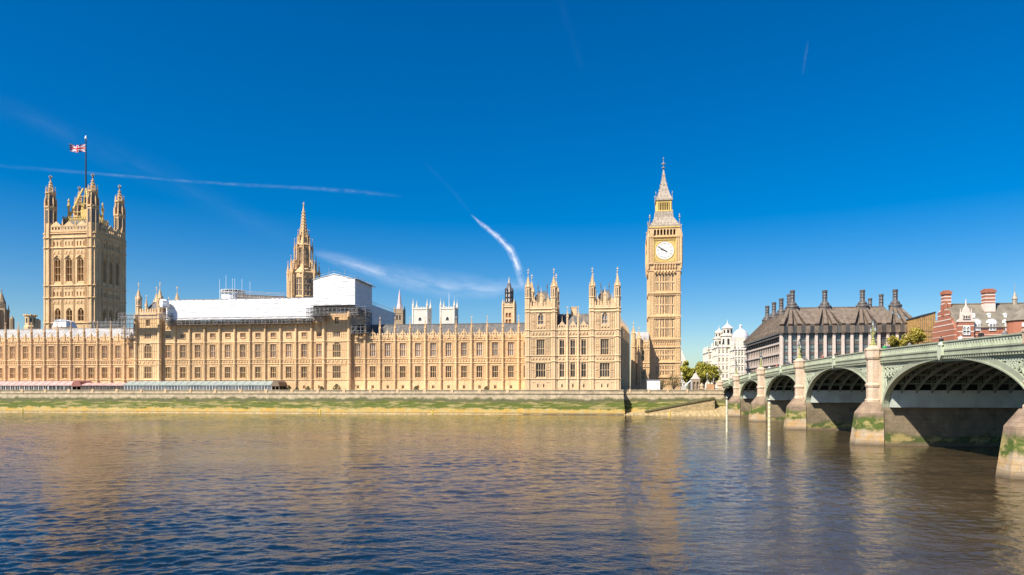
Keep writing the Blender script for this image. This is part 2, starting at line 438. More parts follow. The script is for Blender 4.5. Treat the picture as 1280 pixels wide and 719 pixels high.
def window_mesh(wd, h, lights, trans, arch, gl, fr, depth=.5):
    key = (round(wd,2), round(h,2), lights, tuple(trans), round(arch,2), gl, fr)
    if key in _wc: return _wc[key]
    g = MB(); g.quad((-wd/2, depth-.04, 0), (wd/2, depth-.04, 0), (wd/2, depth-.04, h), (-wd/2, depth-.04, h))
    t = MB(); bw = min(.13, wd*.04+.03); a = .12; b = depth-.06
    t.box(-wd/2, -wd/2+bw*.8, a, b, 0, h); t.box(wd/2-bw*.8, wd/2, a, b, 0, h); t.box(-wd/2, wd/2, a, b, 0, .14)
    if not arch: t.box(-wd/2, wd/2, a, b, h-.2, h)
    for k in range(1, lights): x = -wd/2+wd*k/lights; t.box(x-bw/2, x+bw/2, a, b, .14, h-(.2 if not arch else arch*.35))
    for q in trans: t.box(-wd/2, wd/2, a+.04, b, h*q-.07, h*q+.07)
    if arch:
        for k in range(lights):
            x = -wd/2+wd*(k+.5)/lights; hw = wd/lights/2
            t.tube((x-hw, .3, h-arch), (x, .3, h-arch+hw*1.3), .07, 4); t.tube((x+hw, .3, h-arch), (x, .3, h-arch+hw*1.3), .07, 4)
    else:
        for k in range(lights):   # cusped heads
            x = -wd/2+wd*(k+.5)/lights; hw = wd/lights/2
            t.ext([(x-hw, h-.2), (x-hw, h-.2-hw), (x, h-.2)], a+.05, b); t.ext([(x+hw, h-.2), (x+hw, h-.2-hw), (x, h-.2)], a+.05, b)
    _wc[key] = (g.mesh('window', M[gl], norm=False), t.mesh('tracery', M[fr]))
    return _wc[key]
def add_window(parent, loc, rz, wd, h, lights=3, trans=(.5,), arch=0, gl='glass_dark', fr='stone', depth=.5):
    a, b = window_mesh(wd, h, lights, trans, arch, gl, fr, depth)
    return inst(a, 'window', parent, loc, rz, [('tracery', b)])

def shaft(mb, x, y, r, z0, z1, rings=(), n=8):
    mb.lathe(x, y, [(r, z0), (r, z1)], n)
    for z in rings: mb.lathe(x, y, [(r*1.02, z-.18), (r*1.22, z), (r*1.22, z+.16), (r*1.02, z+.3)], n)
def spirelet(mb, x, y, r, z0, z1, crock=5, n=8, fin=1.5):
    """crocketed pinnacle with gablets round its foot and a cross finial"""
    mb.lathe(x, y, [(r*1.18, z0), (r*1.18, z0+.2), (r*.95, z0+.25), (r*.78, z0+(z1-z0)*.15), (r*.14, z1), (0, z1+.1)], n)
    h = z1-z0
    for k in range(4):
        a = math.pi/4+k*math.pi/2; dx, dy = math.cos(a)*r*1.05, math.sin(a)*r*1.05
        mb.lathe(x+dx, y+dy, [(r*.22, z0-.3), (r*.22, z0+h*.14), (0, z0+h*.38)], 4)
    for i in range(1, crock+1):
        t = i/(crock+1); rr = r*.82*(1-t)+.1; zz = z0+h*(.15+.85*t)
        c = max(.08, r*.13)
        for k in range(4):
            a = k*math.pi/2+math.pi/4
            mb.box(x+rr*math.cos(a)-c, x+rr*math.cos(a)+c, y+rr*math.sin(a)-c, y+rr*math.sin(a)+c, zz-c, zz+c)
    mb.lathe(x, y, [(.07, z1-.1), (.06, z1+fin)], 4); mb.lathe(x, y, [(0, z1+fin*.25), (.26, z1+fin*.42), (0, z1+fin*.6)], 6)
    mb.box(x-.32, x+.32, y-.06, y+.06, z1+fin*.72, z1+fin*.82)
def battlement(mb, T, u0, u1, z0, z1, step=1.0, th=.35, gable=True):
    """pierced parapet: solid base, merlons"""
    n = max(1, int(round((u1-u0)/step))); s = (u1-u0)/n; zm = z0+(z1-z0)*.5
    def bx(a, b, c, d):
        P = [T(a,-.08,c), T(b,-.08,c), T(b,th,c), T(a,th,c), T(a,-.08,d), T(b,-.08,d), T(b,th,d), T(a,th,d)]; mb.hexa(P)
    bx(u0, u1, z0, zm)
    for k in range(n):
        bx(u0+s*(k+.2), u0+s*(k+.75), zm, z1-.15)
        c = u0+s*(k+.475); mb.hexa([T(c-s*.32,-.14,z1-.15), T(c+s*.32,-.14,z1-.15), T(c+s*.32,th,z1-.15), T(c-s*.32,th,z1-.15), T(c-.05,0,z1+.2), T(c+.05,0,z1+.2), T(c+.05,.1,z1+.2), T(c-.05,.1,z1+.2)])
def string(mb, T, u0, u1, z, d=.22, h=.22):
    mb.hexa([T(u0,-d,z), T(u1,-d,z), T(u1,.1,z), T(u0,.1,z), T(u0,-d*.7,z+h), T(u1,-d*.7,z+h), T(u1,.1,z+h), T(u0,.1,z+h)])
def bx(mb, T, u0, u1, d0, d1, z0, z1):
    mb.hexa([T(u0,d0,z0), T(u1,d0,z0), T(u1,d1,z0), T(u0,d1,z0), T(u0,d0,z1), T(u1,d0,z1), T(u1,d1,z1), T(u0,d1,z1)])
def frieze(mb, T, u0, u1, z0, z1, n):
    """band of carved shields and little arches"""
    s = (u1-u0)/n
    for k in range(n):
        a = u0+s*k
        bx(mb, T, a+s*.02, a+s*.12, -.10, .02, z0, z1)
        bx(mb, T, a+s*.34, a+s*.78, -.16, .02, z0+(z1-z0)*.2, z1-(z1-z0)*.18)
        mb.hexa([T(a+s*.42,-.24,z0+(z1-z0)*.3), T(a+s*.70,-.24,z0+(z1-z0)*.3), T(a+s*.74,-.1,z0+(z1-z0)*.25), T(a+s*.38,-.1,z0+(z1-z0)*.25),
                 T(a+s*.42,-.26,z1-(z1-z0)*.3), T(a+s*.70,-.26,z1-(z1-z0)*.3), T(a+s*.74,-.1,z1-(z1-z0)*.22), T(a+s*.38,-.1,z1-(z1-z0)*.22)])
def ribs(mb, T, u0, u1, z0, z1, step, d=.10, wd=.10, heads=True):
    n = max(1, int(round((u1-u0)/step)))
    for k in range(n+1):
        u = u0+(u1-u0)*k/n; bx(mb, T, u-wd/2, u+wd/2, -d, .02, z0, z1)
    if heads: bx(mb, T, u0, u1, -d, .02, z1-.28, z1-.1); bx(mb, T, u0, u1, -d, .02, (z0+z1)/2-.08, (z0+z1)/2+.06)

TL = lambda u, d, z: (u, d, z)          # local wall facing -Y
GB = 7.0                                 # ground level

# buttress prototypes (local origin at base centre, wall plane y=0)
def buttress_mesh(h_top, h_pin, r=.55, strings=()):
    a = MB()
    shaft(a, 0, -.27, r, GB, h_top, strings); a.box(-r*.8, r*.8, -.4, .1, GB, h_top-.4)
    for z0, z1 in zip((GB+1,)+tuple(strings), tuple(strings)+(h_top,)):
        a.box(-.07, .07, -.27-r*1.06, -.27, z0+.5, z1-.5)
    b = MB(); spirelet(b, 0, -.27, r*.88, h_top, h_pin-1.1, 4, 8, 1.1)
    b.lathe(0, -.27, [(r*1.25, h_top-.1), (r*1.25, h_top+.12)], 8)
    me1 = a.mesh('buttress', M['stone'], (0,0,GB)); me2 = b.mesh('pinnacle', M['stone'], (0,0,GB))
    return me1, me2

def palace_wing(name, label, loc, rz, edges, roofmat, win_rows, strings, top, group=None, stone_='stone', butt=None, skip_butt=(), depth=13, roof_h=31, parapet=True, frz=(), base_row=True, roof=True, upper='glass_pale'):
    """local frame: u along the facade from loc, wall plane y=0"""
    rt = root(name, (loc[0], loc[1], GB), label, 'palace', group, rz, local=True)
    W = MB(); Sg = MB(); L = edges[-1]; holes = []
    for i in range(len(edges)-1):
        a, b = edges[i], edges[i+1]; c = (a+b)/2
        for (z0, z1, wd, lights, trans, gl) in win_rows:
            ww = wd if (b-a) > wd+2 else (b-a)*.42
            holes.append((c-ww/2, c+ww/2, z0, z1))
            add_window(rt, (c, 0, z0), 0, ww, z1-z0, lights, trans, 0, gl, stone_)
            bx(W, TL, c-ww/2-.22, c+ww/2+.22, -.18, .02, z1+.04, z1+.24)      # label mould
            bx(W, TL, c-ww/2-.22, c-ww/2-.08, -.14, .02, z0, z1+.1); bx(W, TL, c+ww/2+.08, c+ww/2+.22, -.14, .02, z0, z1+.1)
            bx(W, TL, c-ww/2-.15, c+ww/2+.15, -.2, .02, z0-.22, z0-.03)
            if z1-z0 > 2.5:
                ribs(W, TL, a+.75, c-ww/2-.5, z0-.3, z1+.4, .62); ribs(W, TL, c+ww/2+.5, b-.75, z0-.3, z1+.4, .62)
        if base_row:
            holes.append((c-.45, c+.45, 8.3, 9.6)); add_window(rt, (c, 0, 8.3), 0, .9, 1.3, 2, (), 0, 'glass_dark', stone_)
        for z0, z1 in frz: frieze(W, TL, a+.7, b-.7, z0, z1, 4)
    wall_holes(W, TL, 0, L, GB-.2, top, holes)
    W.quad((0,0,GB), (0,depth,GB), (0,depth,top), (0,0,top)); W.quad((L,0,GB), (L,depth,GB), (L,depth,top), (L,0,top)); W.quad((0,depth,GB), (L,depth,GB), (L,depth,top), (0,depth,top))
    W.quad((0,.6,top), (L,.6,top), (L,depth,top), (0,depth,top))
    W.build('wall', M[stone_], rt)
    for z in strings: string(Sg, TL, 0, L, z)
    Sg.build('string_course', M[stone_], rt)
    if parapet:
        Pp = MB()
        for i in range(len(edges)-1):
            a, b = edges[i]+.45, edges[i+1]-.45
            battlement(Pp, TL, a, b, top, top+1.25, .95)
            c = (a+b)/2; Pp.box(c-.28, c+.28, -.3, .1, top-.5, top+1.5); Pp.lathe(c, -.1, [(.32, top+1.5), (.02, top+3.0)], 4)
            Pp.ext([(c-.95, top+1.2), (c+.95, top+1.2), (c, top+2.4)], -.05, .2)
        Pp.build('parapet', M[stone_], rt)
    if roof:
        Rf = MB(); Rf.ext([(.9, top-.3), (depth*.5, roof_h), (depth-.9, top-.3)], .1, L-.1, 'x')
        k = 0.
        while k < L:                                     # standing seams
            x = k+.1; Rf.ext([(.85, top-.25), (depth*.5, roof_h+.09), (depth*.5, roof_h-.1), (.95, top-.5)], x, x+.09, 'x'); k += 1.35
        Rf.box(.1, L-.1, depth*.5-.12, depth*.5+.12, roof_h, roof_h+.25)
        Rf.build('roof', M[roofmat], rt)
    if butt:
        b1, b2 = butt
        for i, e in enumerate(edges):
            if i in skip_butt: continue
            inst(b1, 'buttress', rt, (e, 0, GB), 0, [('pinnacle', b2)])
    return rt

YW = 239.0; YP = 229.0
strs = (11.5, 17.1, 18.7, 24.9)
bt = buttress_mesh(29.2, 33.2, .40, (11.5, 17.1, 18.7, 24.9, 27.0))
rows = [(12.1, 16.2, 2.0, 3, (.5,), 'glass_dark'), (19.4, 24.2, 2.0, 3, (.5,), 'glass_pale')]
# north wing (right of the wrapped tower)
x0 = X(438, YW); e = [X(438+ (648.5-438)/11*0, YW)]
xa, xb = X(438, YW), X(648.5, YW); bw = (xb-xa)/11
edges = [i*bw for i in range(13)]
palace_wing('palace_wing', 'long honey stone palace wing with bare dark roof between white-wrapped tower and turreted pavilion', (xa, YW), 0, edges, 'roof_dark', rows, strs, 26.2, 'river-front wings of the palace', butt=bt, skip_butt=(0,), frz=((17.35, 18.6), (25.2, 26.1)))
# south wing (far left)
xl, xr = X(7.6, YW), X(156, YW); bw2 = (xr-xl)/9
nl = 6; edges = [i*bw2 for i in range(nl+9+1)]; edges.append(edges[-1]+X(173, YW)-xr)
palace_wing('palace_wing', 'leftmost palace wing with pale grey roof standing behind pink terrace awnings', (xl-nl*bw2, YW), 0, edges, 'roof_pale', rows, strs, 26.2, 'river-front wings of the palace', butt=bt, skip_butt=(nl+10,), frz=((17.35, 18.6), (25.2, 26.1)))
# centre wing, one storey taller, under white sheeting
xm0 = X(200.8, YW); xm1 = X(219.3, YW); xm2 = X(389.9, YW); edges = [0]+[xm1-xm0+(xm2-xm1)*i/9 for i in range(10)]; edges.append(X(408, YW)-xm0)
rows3 = rows+[(26.6, 28.2, 1.7, 3, (), 'glass_pale')]
bt3 = buttress_mesh(32.4, 33.2, .40, (11.5, 17.1, 18.7, 24.9, 29.3))
palace_wing('palace_wing', 'tallest middle wing with its roof under long white plastic sheeting', (xm0, YW), 0, edges, 'roof_dark', rows3, strs+(29.3,), 31.4, 'river-front wings of the palace', butt=(bt3[0], MB().box(-.4, .4, -.8, 0, 32.4-GB, 32.6-GB).mesh('pinnacle', M['stone'])), skip_butt=(0, 11), frz=((17.35, 18.6), (29.7, 31.2)), roof=False, parapet=True)

# ------------------------------------------------------------------ square palace towers on the river front
def turret(mb, x, y, r, z0, z1, zc, zf, rings=(), slits=None):
    shaft(mb, x, y, r, z0, z1, rings)
    for k in range(8):                                   # corner ribs
        a = math.pi/8+k*math.pi/4; mb.box(x+r*math.cos(a)-.08, x+r*math.cos(a)+.08, y+r*math.sin(a)-.08, y+r*math.sin(a)+.08, z0+.2, z1-.2)
    spirelet(mb, x, y, r*.98, z1, zc, 5, 8, zf-zc)
    if slits is not None:
        for k in range(8):
            a = k*math.pi/4; c, s_ = math.cos(a), math.sin(a); rr = r*math.cos(math.pi/8)+.02; h = r*.12
            for (q0, q1) in ((z1-r*3.2, z1-.7*r),):
                p = (x+rr*c, y+rr*s_); slits.quad((p[0]-s_*h, p[1]+c*h, q0), (p[0]+s_*h, p[1]-c*h, q0), (p[0]+s_*h, p[1]-c*h, q1), (p[0]-s_*h, p[1]+c*h, q1))
def mid_tower(label, pa, pb, y, depth, ztop, turrets):
    x0, x1 = X(pa, y), X(pb, y); L = x1-x0
    rt = root('palace_tower', (x0, y, GB), label, 'tower', 'square towers of the river front', 0, local=True)
    W = MB(); hs_ = []; c = L/2
    for z0, z1, wd, li, tr, gl, ar in ((12.0, 16.4, 2.9, 4, (.5,), 'glass_dark', 0), (19.3, 24.6, 2.9, 4, (.4,), 'glass_dark', 1.), (26.4, 28.6, 2.6, 4, (), 'glass_pale', 0), (31.0, 33.4, 1.5, 2, (), 'glass_dark', 0)):
        hs_.append((c-wd/2, c+wd/2, z0, z1, ar)); add_window(rt, (c, 0, z0), 0, wd, z1-z0, li, tr, ar, gl, 'stone')
        ribs(W, TL, .9, c-wd/2-.35, z0-.2, z1+.3, .7); ribs(W, TL, c+wd/2+.35, L-.9, z0-.2, z1+.3, .7)
        bx(W, TL, c-wd/2-.2, c+wd/2+.2, -.18, .02, z1+.06, z1+.26)
    wall_holes(W, TL, 0, L, GB-.2, ztop, hs_)
    for z0, z1 in ((17.35, 18.6), (29.6, 30.6)): frieze(W, TL, .9, L-.9, z0, z1, 5)
    for xx in (0, L): W.quad((xx,0,GB), (xx,depth,GB), (xx,depth,ztop), (xx,0,ztop))
    W.quad((0,depth,GB), (L,depth,GB), (L,depth,ztop), (0,depth,ztop)); W.quad((0,0,ztop), (L,0,ztop), (L,depth,ztop), (0,depth,ztop))
    W.build('wall', M['stone'], rt)
    Sg = MB()
    for z in strs+(29.2, ztop-.3): string(Sg, TL, 0, L, z)
    Sg.build('string_course', M['stone'], rt)
    B = MB()
    for u in (.35, L-.35): shaft(B, u, -.2, .65, GB, ztop, strs)
    B.build('corner_buttress', M['stone'], rt)
    if turrets:
        for u, d in ((.8, .8), (L-.8, .8), (.8, depth-.8), (L-.8, depth-.8)):
            q = MB(); sl_ = MB(); turret(q, u, d, .95, ztop, ztop+5.8, ztop+9.3, ztop+12, (ztop+.4, ztop+3.2), sl_); to = q.build('turret', M['stone2'], rt)
            sl_.build('slit_window', M['glass_dark'], to)
        q = MB(); battlement(q, TL, 1.6, L-1.6, ztop, ztop+2.0, 1.0); q.build('parapet', M['stone'], rt)
        q = MB(); q.frus((1.6, L-1.6, 1.4, depth-1.4), ztop, (L/2-1.5, L/2+1.5, depth/2-1, depth/2+1), ztop+5.2); q.build('roof', M['roof_dark'], rt)
        for u, d, h in ((L*.42, .3, 6.0), (L-1.2, depth*.55, 6.0)):
            q = MB(); shaft(q, u, d, .45, ztop, ztop+h-2.8, (ztop+2,)); spirelet(q, u, d, .45, ztop+h-2.8, ztop+h, 3, 8, 1.2); q.build('pinnacle', M['stone2'], rt)
    return rt
YT = 238.1
mid_tower('square stone tower with four spirelets above scaffold platforms, left end of the long white sheeting', 169, 200.8, YT, 12, 35.2, True)
mid_tower('square stone tower topped by a big white sheeted box', 404, 438, YT, 14, 35.2, False)

# ------------------------------------------------------------------ north pavilion: two turreted towers and a link
PA0, PA1, PB0, PB1 = X(656.3, YP), X(695.8, YP), X(736.6, YP), X(775.6, YP)
pl = root('river_pavilion', (PA0, YP, GB), 'pale stone pavilion with two four-turreted towers rising straight from the river wall', 'palace', None, 0, local=True)
def pav_tower(rt, a, b, D):
    W = MB(); c = (a+b)/2; hs_ = []
    for z0, z1, wd, li, tr, gl in ((12.0, 16.6, 3.1, 4, (.5,), 'glass_dark'), (19.1, 24.2, 2.5, 4, (.42,), 'glass_dark')):
        hs_.append((c-wd/2, c+wd/2, z0, z1)); add_window(rt, (c, 0, z0), 0, wd, z1-z0, li, tr, 0, gl, 'stone2')
        bx(W, TL, c-wd/2-.25, c+wd/2+.25, -.2, .02, z1+.05, z1+.28); bx(W, TL, c-wd/2-.25, c-wd/2-.08, -.2, .02, z0, z1); bx(W, TL, c+wd/2+.08, c+wd/2+.25, -.2, .02, z0, z1)
        ribs(W, TL, a+2.1, c-wd/2-.5, z0-.2, z1+.4, .6); ribs(W, TL, c+wd/2+.5, b-2.1, z0-.2, z1+.4, .6)
    hs_.append((c-.9, c+.9, 29.0, 32.6, .9)); add_window(rt, (c, 0, 29.0), 0, 1.8, 3.6, 2, (.35,), .9, 'glass_pale', 'stone2')
    for q in (-.9, .9): hs_.append((c+q*1.05-.22, c+q*1.05+.22, 8.6, 9.9)); add_window(rt, (c+q*1.05, 0, 8.6), 0, .44, 1.3, 1, (), 0, 'glass_dark', 'stone2')
    ribs(W, TL, a+2.1, c-1.5, 28.2, 32.8, .7); ribs(W, TL, c+1.5, b-2.1, 28.2, 32.8, .7)
    for z0, z1, wd in ((8.2, 11.2, 0), (11.8, 16.9, 3.6), (19.2, 24.8, 3.2), (27.4, 32.8, 3.4)):
        if wd: ribs(W, TL, a+2.05, c-wd/2-.05, z0, z1, .52, .16, .12); ribs(W, TL, c+wd/2+.05, b-2.05, z0, z1, .52, .16, .12)
    for z in (10.4, 13.6, 15.3, 20.6, 22.6, 28.9, 31.0): string(W, TL, a+2.0, c-1.75, z, .10, .10); string(W, TL, c+1.75, b-2.0, z, .10, .10)
    frieze(W, TL, a+2, b-2, 17.4, 18.7, 6); frieze(W, TL, a+2, b-2, 25.4, 26.9, 6); frieze(W, TL, c-1.5, c+1.5, 27.6, 28.7, 3)
    wall_holes(W, TL, a, b, GB, 34.0, hs_)
    TN = lambda u, d, z: (b-d, u, z); TS = lambda u, d, z: (a+d, u, z)
    for T_, rz in ((TN, math.pi/2), (TS, -math.pi/2)):
        lo = GB if (T_ is TN and b > 25) or (T_ is TS and a < 1) else 26
        hh = [(D/2-1, D/2+1, 29, 32.4, .9)]
        if lo == GB:
            for u in (D*.25, D*.5, D*.75): hh += [(u-.8, u+.8, 12, 16.6), (u-.8, u+.8, 19.1, 24.2)]
        wall_holes(W, T_, 0, D, lo, 34.0, hh)
        for h in hh: p = T_((h[0]+h[1])/2, 0, h[2]); add_window(rt, p, rz, h[1]-h[0], h[3]-h[2], 2, (.4,), h[4] if len(h) > 4 else 0, 'glass_dark', 'stone2')
        for z in (17.1, 18.9, 25.0, 27.2): string(W, T_, 0, D, z)
    W.quad((a,D,GB), (b,D,GB), (b,D,34), (a,D,34)); W.quad((a,0,33.9), (b,0,33.9), (b,D,33.9), (a,D,33.9))
    W.build('tower_wall', M['stone2'], rt)
    Sg = MB()
    for z in (11.4, 17.0, 18.9, 24.9, 27.1, 33.0, 34.0):
        for T_ in (TL, ):
            string(Sg, T_, a, b, z, .3 if z > 30 else .22)
        string(Sg, TN, 0, D, z)
    Sg.build('string_course', M['stone2'], rt)
    Pp = MB(); battlement(Pp, TL, a+1.5, b-1.5, 34.1, 36.0, .9); battlement(Pp, TN, 1.5, D-1.5, 34.1, 36.0, .9); battlement(Pp, TS, 1.5, D-1.5, 34.1, 36.0, .9); Pp.box(a+1.4, b-1.4, D-.4, D, 34.1, 35.6)
    Pp.build('parapet', M['stone2'], rt)
    Rf = MB(); Rf.frus((a+1.2, b-1.2, 1.0, D-1.0), 34.0, (a+3.6, b-3.6, D/2-1.2, D/2+1.2), 40.2)
    for k in range(9): u = a+3.6+(b-a-7.2)*k/8; Rf.lathe(u, D/2-1.2, [(.12, 40.1), (.02, 41.0)], 4)
    for u in (a+3.6, b-3.6): Rf.lathe(u, D/2, [(.2, 40.1), (.05, 41.5), (.25, 41.7), (.02, 43.5)], 6)
    Rf.box(c-1.6, c-1.3, .9, 2.5, 36, 38.4); Rf.build('roof', M['roof_dark'], rt)
    for u in (-2.3, 0, 2.3):                              # stone dormer gables on the steep roof
        Dm = MB(); h = 39.6 if u == 0 else 37.6; Dm.box(c+u-.55, c+u+.55, .9, 2.2, 34.5, h-1.2); Dm.ext([(c+u-.75, h-1.2), (c+u+.75, h-1.2), (c+u, h+.2)], .8, 2.2); Dm.lathe(c+u, 1.0, [(.18, h-.1), (.03, h+1.6)], 4)
        for s_ in (-.95, .95): Dm.lathe(c+u+s_, .9, [(.16, 34.5), (.16, h-1.6), (.02, h-.4)], 4)
        Dm.build('dormer', M['stone2'], rt)
    for u, d in ((a+.95, .75), (b-.95, .75), (a+.95, D-.75), (b-.95, D-.75)):
        q = MB(); sl_ = MB()
        turret(q, u, d, 1.05, 27 if d > 2 else GB, 41.2, 44.6, 47.4, (11.5, 17.1, 18.9, 25, 27.2, 33.1, 34.1, 37.6) if d < 2 else (34.1, 37.6), sl_)
        to = q.build('turret', M['stone2'], rt); sl_.build('slit_window', M['glass_dark'], to)
def pavilion():
    rt = pl; a1 = PA1-PA0; b0 = PB0-PA0; b1 = PB1-PA0
    pav_tower(rt, 0, a1, 12.5); pav_tower(rt, b0, b1, 12.5)
    W = MB(); hs_ = []; n = 3; bw_ = (b0-a1)/n
    for i in range(n):
        c = a1+bw_*(i+.5)
        for z0, z1, gl in ((12.0, 16.6, 'glass_dark'), (19.1, 24.2, 'glass_dark')):
            hs_.append((c-.72, c+.72, z0, z1)); add_window(rt, (c, .25, z0), 0, 1.44, z1-z0, 2, (.5,), 0, gl, 'stone2')
            for s_ in (-1, 1): bx(W, lambda u, d, z: (u, d+.25, z), c+s_*.95-.12, c+s_*.95+.12, -.15, .02, z0-.2, z1+.3)
        hs_.append((c-.25, c+.25, 8.6, 9.9)); add_window(rt, (c, .25, 8.6), 0, .5, 1.3, 1, (), 0, 'glass_dark', 'stone2')
    T2 = lambda u, d, z: (u, d+.25, z)
    wall_holes(W, T2, a1, b0, GB, 27.2, hs_)
    frieze(W, T2, a1+.3, b0-.3, 17.4, 18.7, 9); frieze(W, T2, a1+.3, b0-.3, 25.4, 26.9, 9)
    W.quad((a1,.3,27.15), (b0,.3,27.15), (b0,12,27.15), (a1,12,27.15)); W.quad((a1,12,GB), (b0,12,GB), (b0,12,27.2), (a1,12,27.2))
    W.build('wall', M['stone2'], rt)
    Sg = MB()
    for z in (11.4, 17.0, 18.9, 24.9, 27.1): string(Sg, T2, a1, b0, z)
    Sg.build('string_course', M['stone2'], rt)
    Pp = MB(); battlement(Pp, T2, a1+.2, b0-.2, 27.3, 28.7, .8)
    for i in range(3): c = a1+bw_*(i+.5); Pp.ext([(c-1.1, 28.6), (c+1.1, 28.6), (c, 30.2)], .15, .45); Pp.lathe(c, .3, [(.15, 30), (.02, 31.8)], 4)
    Pp.build('parapet', M['stone2'], rt)
    for i in (1, 2):
        q = MB(); u = a1+bw_*i; shaft(q, u, .1, .38, GB, 31.5, (11.5, 17.1, 18.9, 25, 27.2)); spirelet(q, u, .1, .4, 31.5, 33.6, 3, 8, 1.2); q.build('buttress', M['stone2'], rt)
    Rf = MB(); Rf.ext([(1.2, 27.2), (6.5, 33.0), (11.8, 27.2)], a1+.1, b0-.1, 'x')
    k = a1+.5
    while k < b0-.3: Rf.ext([(1.15, 27.25), (6.5, 33.1), (6.5, 32.9), (1.25, 27.0)], k, k+.1, 'x'); k += 1.2
    Rf.build('roof', M['roof_dark'], rt)
    q = MB(); u = a1+bw_*1.5; q.box(u-1, u+1, 6, 8, 31, 35); q.box(u-1.15, u+1.15, 5.9, 8.1, 35, 35.3); q.build('chimney', M['stone2'], rt)
    # battered stone plinth down onto the river wall
    q = MB()
    for a, b in ((-.2, a1+.2), (b0-.2, b1+.25)): q.frus((a, b, -.2, 4), 7.0, (a+.15, b-.15, -.02, 4), 8.1)
    q.frus((a1+.2, b0-.2, .0, 4), 7.0, (a1+.2, b0-.2, .2, 4), 7.9); q.build('plinth', M['stone2'], rt)
pavilion()

# shaded north range running back from the pavilion, and the lit link beside the clock tower
eN = [i*5.2 for i in range(9)]
btN = buttress_mesh(29.6, 33, .6, strs)
palace_wing('palace_wing', 'shaded side wing of the palace running back from the riverside pavilion towards the clock tower', (PB1-.3, YP+12.4), R(84.5), eN, 'roof_dark', rows, strs, 26.4, None, stone_='stone3', butt=btN, skip_butt=(0,), frz=((17.35, 18.6), (25.2, 26.2)))
def link_block():
    y = 289.; a, b = X(789, y), X(812, y); L = b-a
    rt = root('palace_link', (a, y, GB), 'small sunlit stone block with gabled turret between the shaded wing and clock tower', 'palace', None, 0, local=True)
    W = MB(); hs_ = []
    for c in (L*.30, L*.62):
        for z0, z1 in ((12, 15.5), (19.5, 24.0)): hs_.append((c-.8, c+.8, z0, z1, .6)); add_window(rt, (c, 0, z0), 0, 1.6, z1-z0, 2, (.5,), .6, 'glass_dark', 'stone3')
    wall_holes(W, TL, 0, L, GB, 27.0, hs_); W.quad((L,0,GB), (L,10,GB), (L,10,27), (L,0,27)); W.quad((0,0,GB), (0,10,GB), (0,10,27), (0,0,27)); W.quad((0,10,GB), (L,10,GB), (L,10,27), (0,10,27))
    for z0, z1 in ((17, 18.4), (25, 26.6)): frieze(W, TL, .4, L-.4, z0, z1, 6)
    ribs(W, TL, L*.78, L-.3, 11, 24, .6)
    for z in strs: string(W, TL, 0, L, z)
    W.build('wall', M['stone3'], rt)
    q = MB(); battlement(q, TL, 0, L, 27, 28.3, .9); q.build('parapet', M['stone3'], rt)
    q = MB(); q.ext([(1, 27), (5, 31.5), (9, 27)], .1, L-.1, 'x'); q.build('roof', M['roof_pale'], rt)
    for u, h in ((L*.12, 33.5), (L*.42, 31.5)):
        q = MB(); turret(q, u, -.4, .9, GB, h-3, h, h+1.8, (17, 25)); q.build('turret', M['stone3'], rt)
link_block()

